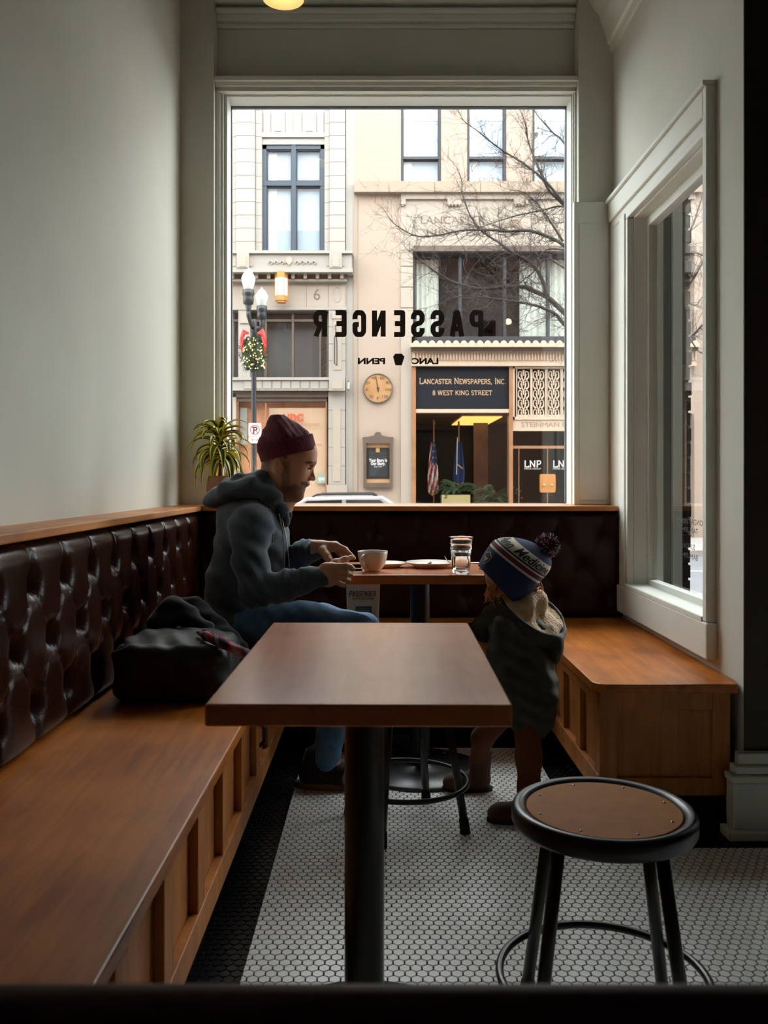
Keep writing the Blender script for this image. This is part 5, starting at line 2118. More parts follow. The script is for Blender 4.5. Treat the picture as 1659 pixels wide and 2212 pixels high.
# spandrel over the window
fb('spandrel', 566, TOP, 701, 297, -.05, .4, M['terracotta'], bl_)
for k, x in enumerate((570, 586, 617, 637, 654, 685)):
    w_ = 14 if k in (0, 2, 3, 5) else 29
    fb('carved_panel', x, 240, x + w_, 286, -.02, .1, M['terracotta'], bl_)
for x in (593, 661):
    fb('carved_panel', x, 245, x + 14, 283, .0, .1, M['terracotta_d'], bl_)
fb('string_course', 566, 287, 701, 297, .03, .3, M['terracotta'], bl_)
fb('lintel', 566, 298, 701, 311, -.03, .3, M['terracotta'], bl_)
fb('left_spandrel', 352, TOP, 502, 311, -.05, .4, M['terracotta'], bl_)


def sash_window(parent, name, x0, y0, x1, y1, vx, hy, m, th, pane_back, shade, rec):
    """framed window: vx / hy photo positions of mullions and transoms"""
    w = thing(name, 'x', 'x', (fx((x0 + x1) / 2), YF, fz(y1)))
    del w['label'], w['category']
    w.parent = parent
    w.matrix_basis = parent_world(parent).inverted() @ w.matrix_basis
    mb = MB()

    def bar(a, b, c, d, f_):
        mb.box(fx(a), fx(c), YF + rec - f_, YF + rec + .12, fz(d), fz(b))
    bar(x0, y0, x1, y0 + th, .05)
    bar(x0, y1 - th * .5, x1, y1, .05)
    bar(x0, y0, x0 + th, y1, .05)
    bar(x1 - th, y0, x1, y1, .05)
    for v_ in vx:
        bar(v_ - th * .55, y0, v_ + th * .55, y1, .07)
    for h_ in hy:
        bar(x0, h_ - th * .6, x1, h_ + th * .6, .06)
    mb.obj('window_frame', m, w)
    xs = [x0 + th] + list(vx) + [x1 - th]
    ys = [y0 + th] + list(hy) + [y1]
    for i in range(len(xs) - 1):
        for k in range(len(ys) - 1):
            a, c = xs[i] + (th * .5 if i else 0), xs[i + 1] - (th * .5 if i < len(xs) - 2 else 0)
            b, d = ys[k] + (th * .6 if k else 0), ys[k + 1] - (th * .6 if k < len(ys) - 2 else 0)
            box('pane', fx(a), fx(c), YF + rec + .05, YF + rec + .06, fz(d), fz(b), M['glass_out'], w)
            sm_ = MB()
            q = th * .28
            for (aa, bb, cc, dd) in ((a, b, c, b + q), (a, d - q, c, d), (a, b, a + q, d), (c - q, b, c, d)):
                sm_.box(fx(aa), fx(cc), YF + rec - .0, YF + rec + .1, fz(dd), fz(bb))
            sm_.obj('sash', m, w)
    if shade is not None:
        box('blind', fx(x0 + th), fx(x1 - th), YF + rec + .16, YF + rec + .18, fz(y1), fz(y0 + th), shade, w)
    return w


w_ = sash_window(bl_, 'upper_window', 566, 311, 701, 552, [634], [394], M['blueframe'], 9, .1, M['blind'], .12)
MB().box(fx(576), fx(596), YF + .26, YF + .27, fz(551), fz(322)).obj('drape', mat('white_drape', srgb(246, 246, 244), .9, sc=1.0), w_)
sash_window(bl_, 'upper_window', 352, 311, 510, 552, [430], [394], M['blueframe'], 9, .1, M['blind'], .12)
# balcony-like band with carved cartouche
fb('band', 300, 556, 761, 590, .42, .3, M['terracotta'], bl_)
fb('band_cap', 298, 551, 763, 557, .50, .3, M['terracotta'], bl_)
fb('band_foot', 298, 589, 763, 597, .50, .3, M['terracotta'], bl_)
for (a, b) in ((504, 516), (540, 552), (708, 714), (740, 746)):
    fb('carved_panel', a, 564, b, 583, .435, .3, M['terracotta_d'], bl_)
for c_ in (531, 727):
    mb = MB()
    pts = [(c_ - 13, 588), (c_ - 13, 557), (c_ - 6, 551), (c_, 546), (c_ + 6, 551), (c_ + 13, 557), (c_ + 13, 588)]
    mb.prism([(fx(a), fz(b)) for a, b in pts], 'y', YF - .525, YF)
    mb.obj('gable_ornament', M['terracotta'], bl_)
    mb = MB()
    pts = [(c_ - 7, 585), (c_ - 7, 566), (c_ - 4, 560), (c_, 557), (c_ + 4, 560), (c_ + 7, 566), (c_ + 7, 585)]
    mb.prism([(fx(a), fz(b)) for a, b in pts], 'y', YF - .54, YF)
    mb.obj('niche', M['terracotta_d'], bl_)
mb = MB()
mb.prism([(fx(a), fz(b)) for a, b in ((622, 566), (628, 563), (634, 566), (635, 574), (628, 582), (621, 574))], 'y', YF - .46, YF)
mb.obj('cartouche', M['terracotta_d'], bl_)
for k in range(8):
    x = 584 + k * 12 + (8 if k > 3 else 0)
    mb = MB()
    mb.tube([(fx(x), YF - .43, fz(578)), (fx(x + 4), YF - .44, fz(572)), (fx(x + 9), YF - .44, fz(576)), (fx(x + 6), YF - .43, fz(580))], .02, 5)
    mb.obj('carved_scroll', M['terracotta_d'], bl_)
for a, b in ((500, 553), (554, 603), (604, 653), (654, 702), (703, 712)):
    pass
# dentil frieze
fb('frieze', 300, 597, 752, 607, .16, .3, mat('brown_frieze', srgb(150, 124, 100), .8, var=.4, vscale=8), bl_)
for x in range(502, 752, 26):
    fb('bracket', x, 597, x + 7, 607, .34, .0, M['terracotta_d'], bl_)
fb('architrave', 300, 607, 750, 612, .24, .3, M['terracotta'], bl_)
fb('name_panel', 300, 612, 747, 668, .05, .3, M['terracotta_d'], bl_)
for a, b in ((540, 662), (663, 709), (711, 745)):
    fb('panel_slab', a, 616, b, 664, .065, .1, M['terracotta_d'], bl_)
fb('panel_sill', 300, 665, 749, 671, .12, .3, M['terracotta'], bl_)
lettering('lettering', '6', fx(678), fx(692), fz(649), fz(625), YF - .069, M['carved'], bl_)
mb = MB()
mb.tube([(fx(729 + 8 * math.cos(a)), YF - .066, fz(638 + 16 * math.sin(a))) for a in [2 * math.pi * k / 24 for k in range(24)]], .012, 5, closed=True)
mb.obj('oval_carving', M['terracotta'], bl_)
# first-floor window
wn = sash_window(bl_, 'mezzanine_window', 500, 671, 709, 817, [573, 632, 691], [691], M['bronze'], 4, .1, None, .15)
box('room_wall', fx(500), fx(709), YF + .40, YF + .42, fz(817), fz(671), mat('grey_room', srgb(118, 112, 108), .8, var=.15, vscale=.7), wn)
mb = MB()
for k in range(8):
    a, b = 695, 707
    y0_ = 694 + k * 15
    mb.tube([(fx(a), YF + .13, fz(y0_)), (fx(b), YF + .13, fz(y0_ + 14))], .012, 4)
    mb.tube([(fx(b), YF + .13, fz(y0_)), (fx(a), YF + .13, fz(y0_ + 14))], .012, 4)
mb.obj('lattice', M['bronze'], wn)
wl_ = sash_window(bl_, 'mezzanine_window', 352, 671, 499, 817, [400, 450], [691], M['bronze'], 4, .1, None, .15)
box('room_wall', fx(352), fx(499), YF + .40, YF + .42, fz(817), fz(671), mat('grey_room', srgb(118, 112, 108), .8, var=.15, vscale=.7), wl_)
fb('pilaster', 340, 671, 352, 819, .10, .2, M['terracotta'], bl_)
fb('pilaster', 516, 671, 541, 819, .10, .2, M['terracotta'], bl_)
fb('pilaster_capital', 520, 677, 539, 700, .14, .0, M['terracotta_d'], bl_)
blocks('pilaster_block', 710, 747, 671, 817, 4, .10, .3, M['terracotta'], bl_)
fb('carved_panel', 721, 690, 738, 800, .115, .1, M['terracotta_d'], bl_)
fb('pilaster_capital', 718, 676, 741, 690, .14, .0, M['terracotta_d'], bl_)
# lower band
fb('lower_band', 300, 822, 712, 845, .18, .3, M['terracotta'], bl_)
fb('lower_band_cap', 300, 817, 714, 823, .24, .3, M['terracotta'], bl_)
for k in range(9):
    x = 530 + k * 20.3
    fb('square_panel', x, 825, x + 17, 841, .20, .0, M['terracotta'], bl_)
fb('band_block', 712, 817, 746, 846, .28, .3, M['terracotta'], bl_)
fb('band_block_panel', 717, 825, 741, 842, .295, .0, M['terracotta_d'], bl_)
fb('shop_beam', 300, 846, 708, 858, .02, .4, M['bronze'], bl_)
fb('shop_beam', 300, 858, 706, 867, -.05, .4, M['bronze'], bl_)
blocks('shop_pier_block', 709, 746, 846, 1047, 5, .06, .4, M['terracotta'], bl_, jit=.005)
fb('shop_pier_core', 709.5, 846, 745.5, YB0, .045, .4, M['carved'], bl_)
fb('carved_panel', 719, 880, 736, 1040, .075, .1, M['terracotta_d'], bl_)
fb('shop_pier_plinth', 706, 1047, 750, YB0, .12, .4, M['terracotta_d'], bl_)
fb('left_shop_pier', 478, 850, 510, YB0, .02, .4, M['terracotta_d'], bl_)
sf = thing('shopfront', 'x', 'x', (fx(600), YF, GZ))
del sf['label'], sf['category']
sf.parent = bl_
sf.matrix_basis = parent_world(bl_).inverted() @ sf.matrix_basis
box('shop_pane', fx(510), fx(706), YF + .12, YF + .13, fz(YB0 - 6), fz(867), M['glass_out'], sf)
mb = MB()
for (a, b, c, d) in ((510, 867, 514, YB0), (703, 867, 706, YB0), (572, 870, 575, YB0), (510, YB0 - 8, 706, YB0)):
    mb.box(fx(a), fx(c), YF + .06, YF + .16, fz(d), fz(b))
mb.obj('shop_frame', M['copper'], sf)
box('shop_pane', fx(340), fx(478), YF + .12, YF + .13, fz(YB0 - 6), fz(867), M['glass_out'], sf)
box('shop_backing', fx(340), fx(478), YF + .33, YF + .36, fz(YB0), fz(867), mat('warm_plaster_wall', srgb(200, 170, 140), .85, var=.1, vscale=2, sc=1.0), sf)
M['tan_panel'] = mat('tan_display_panel', srgb(224, 184, 150), .8, var=.06, vscale=.6, sc=1.0)
box('display_panel', fx(579), fx(704), YF + .20, YF + .22, fz(YB0 - 4), fz(880), M['tan_panel'], sf)
box('shop_backing', fx(510), fx(706), YF + .33, YF + .36, fz(YB0), fz(867), mat('brick_reflection', srgb(214, 150, 110), .85, var=.2, vscale=3, sc=1.0), sf)  # brick-coloured sheet painted as the brick front mirrored in the shop glass
box('pale_poster', fx(516), fx(531), YF + .22, YF + .23, fz(960), fz(880), mat('pale_poster', srgb(196, 196, 186), .7), sf)
lettering('lettering', 'HDC', fx(610), fx(655), fz(909), fz(893), YF + .115, mat('orange_vinyl', srgb(206, 84, 40), .6), sf, bold=.05)
tanv = mat('brown_vinyl', srgb(170, 120, 86), .6)
lettering('lettering', 'Housing Development', fx(612), fx(690), fz(920), fz(911), YF + .115, tanv, sf)
lettering('lettering', 'Corporation', fx(612), fx(657), fz(930), fz(922), YF + .115, tanv, sf)
lettering('lettering', 'services', fx(660), fx(694), fz(963), fz(957), YF + .115, tanv, sf)
box('door_sticker', fx(684), fx(703), YF + .11, YF + .115, fz(1044), fz(1023), mat('green_sticker', srgb(150, 176, 160), .6), sf)
lettering('lettering', 'open', fx(687), fx(701), fz(1038), fz(1031), YF + .107, M['paint_white'], sf, bold=.03)
# lantern, bracket lamp, banner arm
ln = thing('wall_lantern', 'lit brass wall lantern above the terracotta shopfront', 'lantern', (fx(611), YF - .34, fz(660)))


def hexprism(mb_, cx_, cy_, r, z0, z1):
    mb_.prism([(cx_ + r * math.cos(math.pi / 3 * k), cy_ + r * math.sin(math.pi / 3 * k)) for k in range(6)], 'z', z0, z1)


M['brass'] = mat('warm_brass', srgb(214, 150, 84), .4, .4)
mb = MB()
hexprism(mb, fx(611), YF - .36, .165, fz(646), fz(608))
mb.obj('lantern_glass', emit('lantern_glow', (1, .90, .74, 1), .9), ln)
mb = MB()
hexprism(mb, fx(611), YF - .36, .178, fz(608), fz(595))
mb.obj('lantern_top', M['brass'], ln)
mb = MB()
hexprism(mb, fx(611), YF - .36, .178, fz(656), fz(645))
hexprism(mb, fx(611), YF - .36, .14, fz(660), fz(656))
mb.obj('lantern_base', M['brass'], ln)
for k in range(6):
    a = math.pi / 3 * k
    MB().tube([(fx(611) + .168 * math.cos(a), YF - .36 + .168 * math.sin(a), fz(646)), (fx(611) + .168 * math.cos(a), YF - .36 + .168 * math.sin(a), fz(608))], .014, 5).obj('glazing_bar', M['brass'], ln)
MB().box(fx(606), fx(616), YF - .24, YF - .05, fz(602), fz(598)).obj('bracket', M['brass'], ln)
sp = thing('wall_spotlight', 'small white spotlight on the side of the terracotta building', 'lamp', (fx(753), YF - .1, fz(835)))
MB().tube([(fx(753), YF - .16, fz(828)), (fx(753), YF - .22, fz(843))], [.05, .04], 10).obj('lamp_head', M['terracotta'], sp)
MB().tube([(fx(753), YF + .05, fz(824)), (fx(753), YF - .16, fz(824)), (fx(753), YF - .16, fz(828))], .014, 6).obj('arm', M['greyframe'], sp)
bn_ = thing('banner_bracket', 'slender dark banner frame fixed to the terracotta pilaster', 'bracket', (fx(727), YF - .2, fz(790)))
MB().tube([(fx(725), YF - .11, fz(704)), (fx(727), YF - .3, fz(722)), (fx(724), YF - .3, fz(735)), (fx(724), YF - .3, fz(788)), (fx(729), YF - .3, fz(793)), (fx(729), YF - .3, fz(744)), (fx(727), YF - .3, fz(722))], .016, 6).obj('frame_tube', M['greyframe'], bn_)

# ------------------------------------------------------------------ cream stone building
br_ = thing('building', 'cream stone building with carved frieze and newspaper office entrance', 'building', (fx(1000), YF, GZ))
fb('pier_wall', 764, TOP, 866, YB0, .0, .6, M['cream'], br_)
fb('pier_edge', 764, 430, 772, YB0, .03, .2, M['cream2'], br_)
fb('backing_wall', 866, TOP, 1500, 790, -.9, 1.2, M['dark_in'], br_)
for (a, b) in ((953, 1009), (1094, 1150), (1237, 1293), (1380, 1500)):
    fb('wall_pier', a, TOP, b, 395, .0, .6, M['cream'], br_)
fb('wall_head', 866, TOP, 1500, 190, -.005, .6, M['cream'], br_)
for (a, b) in ((866, 953), (1009, 1094), (1150, 1237), (1293, 1380)):
    ww = sash_window(br_, 'upper_sash', a, 190, b, 396, [], [339], M['greyframe'], 5, .1, M['blind'], .12)
    MB().box(fx(a + 5), fx(a + 24), YF + .25, YF + .26, fz(395), fz(190)).obj('drape', mat('white_drape', srgb(246, 246, 244), .9, sc=1.0), ww)
    MB().box(fx(a + 5), fx(b - 5), YF + .262, YF + .27, fz(252), fz(190)).obj('roller_blind', mat('white_roller', srgb(244, 246, 246), .9, sc=1.0), ww)
    if a == 1009:
        MB().box(fx(1029), fx(1076), YF + .20, YF + .23, fz(395), fz(374)).obj('air_conditioner', mat('white_plastic', srgb(250, 250, 248), .5), ww)
        lettering('lettering', 'EXIT', fx(1036), fx(1072), fz(392), fz(378), YF + .195, mat('grey_letters', srgb(120, 124, 128), .6), ww)
    if a == 1150:
        MB().lathe([(0, .02), (.055, .015), (.065, 0)], (fx(1161), YF + .2, fz(284)), 20, axis=(0, -1, 0)).obj('vent_disc', mat('dark_disc', srgb(62, 68, 72), .5), ww, smooth=True)
# sill course of long stones
x = 765
while x < 1500:
    w_ = random.choice((75, 82, 120, 98))
    fb('sill_stone', x + .4, 397, x + w_ - .4, 420, .22, .4, M['cream2'], br_)
    x += w_
fb('frieze', 866, 422, 1500, 533, .02, .7, M['frieze'], br_)
fb('frieze_top', 866, 420, 1500, 432, .10, .3, M['frieze'], br_)
for x in (866, 966, 1109, 1250, 1390):
    fb('frieze_bracket', x, 432, x + (10 if x == 866 else 30), 444, .10, .1, M['frieze'], br_)
    for k in range(1 if x == 866 else 4):
        fb('gutta', x + 2 + k * 7, 444, x + 6 + k * 7, 447, .09, .0, M['cream2'], br_)
lettering('lettering', 'LANCASTER', fx(909), fx(1047), fz(484), fz(468), YF - .024, M['carved'], br_)
lettering('lettering', 'NEW ERA', fx(922), fx(1062), fz(510), fz(496), YF - .024, M['carved'], br_)
lettering('lettering', 'SUNDAY', fx(1149), fx(1240), fz(484), fz(469), YF - .024, M['carved'], br_)
lettering('lettering', 'NEWS', fx(1164), fx(1228), fz(511), fz(497), YF - .024, M['carved'], br_)
md = MB().lathe([(0, .05), (.15, .05), (.17, .07), (.20, .07), (.225, .04), (.23, 0)], (fx(1112), YF - .02, fz(490)), 36, axis=(0, -1, 0)).obj('medallion', M['cream2'], br_, smooth=False)
mb = MB()
for k in range(12):
    a = 2 * math.pi * k / 12
    mb.box(fx(1112) + .11 * math.cos(a) - .014, fx(1112) + .11 * math.cos(a) + .014, YF - .08, YF - .06, fz(490) + .11 * math.sin(a) - .014, fz(490) + .11 * math.sin(a) + .014)
for r in (.03, .06):
    mb.tube([(fx(1112) + r * math.cos(a), YF - .075, fz(492) + r * math.sin(a)) for a in [math.pi * k / 10 for k in range(11)]], .008, 4)
mb.obj('medallion_relief', M['carved'], md)
# big mezzanine window
fb('window_head', 893, 533, 1500, 545, .12, .5, M['bronze'], br_)
for (y0_, y1_) in ((533, 541), (541, 575), (576, 620), (621, 665), (666, 728)):
    fb('jamb_stone', 866, y0_ + .4, 892 if y0_ > 540 else 896, y1_ - .4, .03, .6, M['frieze'], br_)
big = sash_window(br_, 'mezzanine_window', 891, 545, 1380, 727, [995, 1092, 1187, 1285], [], M['greyframe'], 5, .1, None, .2)
fb('room_wall', 893, 545, 1380, 727, -1.7, 1.75, mat('blue_grey_room', srgb(120, 128, 134), .8, var=.3, vscale=.5), big)


def curtain(x0, x1, y0, y1, yy, m, parent, waves):
    n = waves * 6
    V, Q = [], []
    for i in range(n + 1):
        t = i / n
        for z in (fz(y1), fz(y0)):
            V.append((fx(x0 + (x1 - x0) * t), yy + .05 * math.cos(t * waves * 2 * math.pi), z))
    for i in range(n):
        Q.append((2 * i, 2 * i + 2, 2 * i + 3, 2 * i + 1))
    return link('curtain', mesh(V, Q), m, parent, True)


curtain(897, 950, 552, 726, YF + .5, M['curtain'], big, 5)
curtain(1129, 1380, 552, 726, YF + .5, M['curtain'], big, 18)
MB().box(fx(1045), fx(1080), YF + .9, YF + .92, fz(717), fz(678)).obj('pale_board', mat('pale_board', srgb(200, 204, 196), .7), big)
MB().lathe([(0, .10), (.08, .06), (.10, 0), (.08, -.05), (0, -.08)], (fx(1107), YF + .8, fz(684)), 14).obj('lamp_globe', emit('room_lamp', (1, .62, .32, 1), 2.2), big, smooth=True)
# bronze shop cornice
fb('cornice_sill', 900, 728, 1500, 741, .10, .5, M['greyframe'], br_)
x = 890
while x < 1500:
    MB().lathe([(0, .03), (.06, .025), (.085, 0)], (fx(x + 8), YF - .30, fz(746)), 14, axis=(0, -1, 0)).obj('shell_crest', M['castmetal'], br_)
    x += 17
fb('cornice', 886, 746, 1500, 754, .40, .5, M['castmetal'], br_)
fb('cornice', 888, 754, 1500, 760, .30, .5, M['bronze'], br_)
fb('fluted_frieze', 890, 760, 1500, 785, .12, .5, M['castmetal'], br_)
x = 893
while x < 1500:
    fb('flute', x, 764, x + 3.2, 780, .15, .0, M['castmetal'], br_)
    x += 6.5
fb('cornice_foot', 889, 785, 1500, 792, .18, .5, M['castmetal'], br_)
fb('shop_jamb', 866, 728, 889, YB0, .04, .6, M['frieze'], br_)
fb('shop_mullion', 889, 792, 898, YB0, .10, .3, M['copper'], br_)
fb('shop_mullion', 1099, 792, 1107, YB0, .10, .3, M['copper'], br_)
sg = fb('name_sign', 898, 793, 1099, 885, .03, .2, M['navy_sign'], br_)
roman_word('lettering', 'Lancaster Newspapers, Inc.', fx(905), fx(1093), fz(829.5), fz(817), YF - .035, M['gold'], sg)
roman_word('lettering', '8 WEST KING STREET', fx(934), fx(1063), fz(853.5), fz(844), YF - .035, M['gold'], sg)
fb('sign_frame', 896, 884, 1101, 892, .08, .2, M['castmetal'], br_)
# grille of cast scrolls
gr = thing('grille', 'x', 'x', (fx(1160), YF, fz(905)))
del gr['label'], gr['category']
gr.parent = br_
gr.matrix_basis = parent_world(br_).inverted() @ gr.matrix_basis
fb('grille_back', 1107, 793, 1300, 905, -.12, .2, M['dark_in'], gr)
mb = MB()
for (a, b, c, d) in ((1107, 793, 1300, 797), (1107, 901, 1300, 907), (1107, 793, 1111, 907)):
    mb.box(fx(a), fx(c), YF - .08, YF + .1, fz(d), fz(b))
mb.obj('grille_frame', M['castmetal'], gr)
cols = [(1115.5, 1145), (1148.5, 1177), (1181, 1210), (1214, 1243), (1247, 1276)]
for (a, b) in cols:
    for xx in (a - 1, b):
        MB().box(fx(xx), fx(xx + 2.2), YF - .05, YF + .02, fz(901), fz(797)).obj('grille_bar', M['castmetal'], gr)
    MB().box(fx(a), fx(b), YF - .04, YF + .01, fz(901), fz(896)).obj('grille_rail', M['castmetal'], gr)
    for k in range(5):
        y0_ = 806 + k * 20.5
        mb = MB()
        c_ = (a + b) / 2
        for sgn_ in (-1, 1):
            pts = []
            for q in range(10):
                an = -.6 + 4.2 * q / 9
                rr_ = .055 - .003 * q
                pts.append((fx(c_ + sgn_ * 6.5) + sgn_ * rr_ * math.cos(an), YF - .03, fz(y0_) + rr_ * math.sin(an)))
            mb.tube(pts, .016, 5)
            mb.tube([(fx(c_ + sgn_ * 10.5), YF - .03, fz(y0_ - 1)), (fx(c_ + sgn_ * 11), YF - .03, fz(y0_ + 9)), (fx(c_ + sgn_ * 6), YF - .03, fz(y0_ + 15))], [.014, .02, .03], 5)
            mb.tube([(fx(c_ + sgn_ * 5), YF - .03, fz(y0_ + 2)), (fx(c_ + sgn_ * 3), YF - .03, fz(y0_ + 12)), (fx(c_), YF - .03, fz(y0_ + 18))], [.026, .02, .012], 5)
        mb.tube([(fx(c_), YF - .03, fz(y0_ - 6)), (fx(c_), YF - .035, fz(y0_ + 6))], [.03, .016], 5)
        mb.obj('grille_scroll', M['castmetal'], gr)
for (a, b) in zip([c[1] for c in cols[:-1]], [c[0] for c in cols[1:]]):
    for y_ in (812, 834, 856, 878, 896):
        MB().box(fx(a), fx(b), YF - .04, YF + .01, fz(y_ + 2.5), fz(y_)).obj('grille_link', M['castmetal'], gr)
np_ = fb('name_panel', 1107, 907, 1300, 931, .05, .3, M['castmetal'], br_)
lettering('lettering', 'STEINMAN BUILDING', fx(1125), fx(1290), fz(922), fz(912), YF - .056, M['cream2'], np_, bold=.0)
lettering('lettering', 'STEINMAN BUILDING', fx(1125.6), fx(1290.6), fz(922.6), fz(912.6), YF - .053, M['carved'], np_, bold=.0)  # darker copy set lower right, painted as the letters' shadow
# lobby behind the glass
mb = MB()
mb.box(fx(889), fx(1500), YF + 5.0, YF + 5.1, GZ, fz(892))
mb.box(fx(889), fx(889) + .1, YF + .3, YF + 5, GZ, fz(892))
mb.box(fx(1480), fx(1500), YF + .3, YF + 5, GZ, fz(892))
mb.obj('lobby_wall', M['dark_in'], br_)
MB().box(fx(889), fx(1500), YF + .2, YF + 5.1, fz(892) - .02, fz(892)).obj('lobby_ceiling', M['brown_in'], br_)
MB().box(2.30, 3.42, YF + .7, YF + 4.4, 2.86, 2.88).obj('lobby_light', emit('amber_cove_light', (1.0, .56, .13, 1), 1.5), br_)
MB().box(fx(1050), fx(1085), YF + 3.2, YF + 3.3, GZ, fz(895)).obj('lobby_column', M['brown_in'], br_)
box('shop_pane', fx(898), fx(1099), YF + .05, YF + .06, fz(YB0 - 3), fz(892), M['glass_out'], br_)
dr = thing('shop_door', 'x', 'x', (fx(1180), YF, GZ))
del dr['label'], dr['category']
dr.parent = br_
dr.matrix_basis = parent_world(br_).inverted() @ dr.matrix_basis
box('door_pane', fx(1107), fx(1300), YF + .05, YF + .06, fz(YB0 - 3), fz(931), M['glass_out'], dr)
mb = MB()
mb.box(fx(1107), fx(1300), YF - .02, YF + .1, fz(969), fz(963))
for x in (1121, 1183, 1245):
    mb.box(fx(x - .7), fx(x + .7), YF + .0, YF + .08, fz(YB0), fz(963))
mb.obj('door_frame', M['copper'], dr)
for x in (1151, 1213):
    roman_word('lettering', 'LNP', fx(x - 19), fx(x + 19), fz(1009), fz(995), YF + .04, M['paint_white'], dr, pen=.15)
    lettering('lettering', 'MEDIA GROUP', fx(x - 18), fx(x + 18), fz(1014), fz(1011), YF + .04, M['paint_white'], dr)
for x in (1183,):
    mb = MB()
    pts = []
    for (cx_, cz_, a0_) in ((x + 13, 1028, 0), (x - 13, 1028, 90), (x - 13, 1060, 180), (x + 13, 1060, 270)):
        for k in range(5):
            a = math.radians(a0_ + 22.5 * k)
            pts.append((fx(cx_) + .05 * math.cos(a), fz(cz_) + .05 * math.sin(a)))
    mb.prism(pts, 'y', YF - .02, YF + .04)
    mb.obj('brass_plate', M['brass'], dr)
    for q in (-8, 8):
        MB().lathe([(0, .09), (.03, .08), (.04, .05), (.02, .02), (.02, 0)], (fx(x + q), YF - .02, fz(1048)), 14, axis=(0, -1, 0)).obj('door_knob', M['brass'], dr, smooth=True)

# thermometer and poster case on the pier
th_ = thing('thermometer', 'round brass dial thermometer on the cream stone pier', 'thermometer', (fx(816.5), YF - .02, fz(839)))
tc_ = Vector((fx(816.5), YF, fz(839)))
dial = bpy.data.materials.new('gilt_dial')
dial = mat('gilt_dial', srgb(168, 122, 74), .45, .2, var=.2, vscale=2.5, col2=srgb(200, 156, 106))
MB().lathe([(0, .05), (.385, .05)], tc_, 48, axis=(0, -1, 0)).obj('dial', dial, th_)
MB().lathe([(.375, .05), (.38, .07), (.405, .07), (.41, 0)], tc_, 48, axis=(0, -1, 0)).obj('bezel', mat('dark_bezel', srgb(110, 98, 84), .5, .4), th_, smooth=True)
dk = mat('dial_ink', srgb(60, 44, 32), .7)
for s_, px_, py_ in (('40', 807, 817), ('60', 825, 817), ('20', 795, 827.5), ('80', 838, 827), ('0', 792.5, 842), ('100', 839, 842), ('20', 802, 857), ('120', 832, 857), ('F', 816.5, 861)):
    w2_ = 3.8 * len(s_)
    lettering('numeral', s_, fx(px_ - w2_ / 2 - .5), fx(px_ + w2_ / 2 + .5), fz(py_ + 3), fz(py_ - 3), YF - .054, dk, th_)
mb = MB()
mb.prism([(fx(811.5), fz(813)), (fx(812.5), fz(813)), (fx(818.5), fz(846)), (fx(815.5), fz(846))], 'y', YF - .066, YF - .058)
mb.obj('needle', dk, th_)
MB().lathe([(0, .02), (.03, .015), (.035, 0)], tc_ + Vector((0, -.05, 0)), 14, axis=(0, -1, 0)).obj('hub', dk, th_)

pc_ = thing('poster_case', 'bronze framed poster case on the cream stone pier', 'display case', (fx(816.5), YF - .05, fz(1052)))
mb = MB()
for (a, b, c, d, f_) in ((785, 949, 848, 958, .12), (785, 1043, 848, 1053, .12), (785, 958, 791, 1043, .12), (842, 958, 848, 1043, .12)):
    mb.box(fx(a), fx(c), YF - f_, YF, fz(d), fz(b))
mb.prism([(fx(a), fz(b)) for a, b in ((785, 949), (783, 945), (796, 944), (808, 941), (811, 935), (816.5, 933), (822, 935), (825, 941), (837, 944), (850, 945), (848, 949))], 'y', YF - .12, YF)
mb.obj('case_frame', M['bronze'], pc_)
fb('case_back', 791, 958, 842, 1043, .02, .0, mat('amber_mount', srgb(200, 160, 116), .7), pc_)
fb('poster', 792, 967, 841, 1034, .035, .0, mat('black_poster', srgb(24, 24, 26), .5), pc_)
fb('poster_photo', 797, 972, 836, 1029, .04, .0, mat('grey_photo', srgb(44, 46, 48), .5, var=.5, vscale=5), pc_)
fb('poster_tag', 812, 968, 820, 977, .045, .0, mat('poster_amber', srgb(190, 150, 90), .6), pc_)
pw = mat('poster_white', srgb(236, 236, 234), .6)
lettering('lettering', 'Your Story is', fx(797), fx(836), fz(997.5), fz(990.5), YF - .048, pw, pc_, bold=.03)
lettering('lettering', 'Our Story.', fx(801), fx(832), fz(1004.5), fz(997.8), YF - .048, pw, pc_, bold=.03)
lettering('lettering', 'Since 1794', fx(808), fx(825), fz(1009.5), fz(1006.5), YF - .048, pw, pc_)

# flags, planter, ferns in the lobby
YL = YF + .75


def flag(label, px, top, cloth, name='flag'):
    t = thing('flag', label, 'flag', (wx(px, YL), YL, GZ))
    MB().tube([(wx(px, YL), YL, GZ), (wx(px, YL), YL, wz(top, YL))], .018, 8).obj('pole', mat('gold_pole', srgb(190, 140, 80), .35, .4), t)
    MB().lathe([(.03, 0), (.05, .03), (.02, .06), (.035, .1), (.0, .17)], (wx(px, YL), YL, wz(top, YL)), 10).obj('finial', M['brass'], t, smooth=True)
    MB().lathe([(.20, 0), (.20, .03), (.05, .08), (.03, .14)], (wx(px, YL), YL, GZ), 20).obj('stand', M['brass'], t, smooth=True)
    cloth(t, px)
    return t


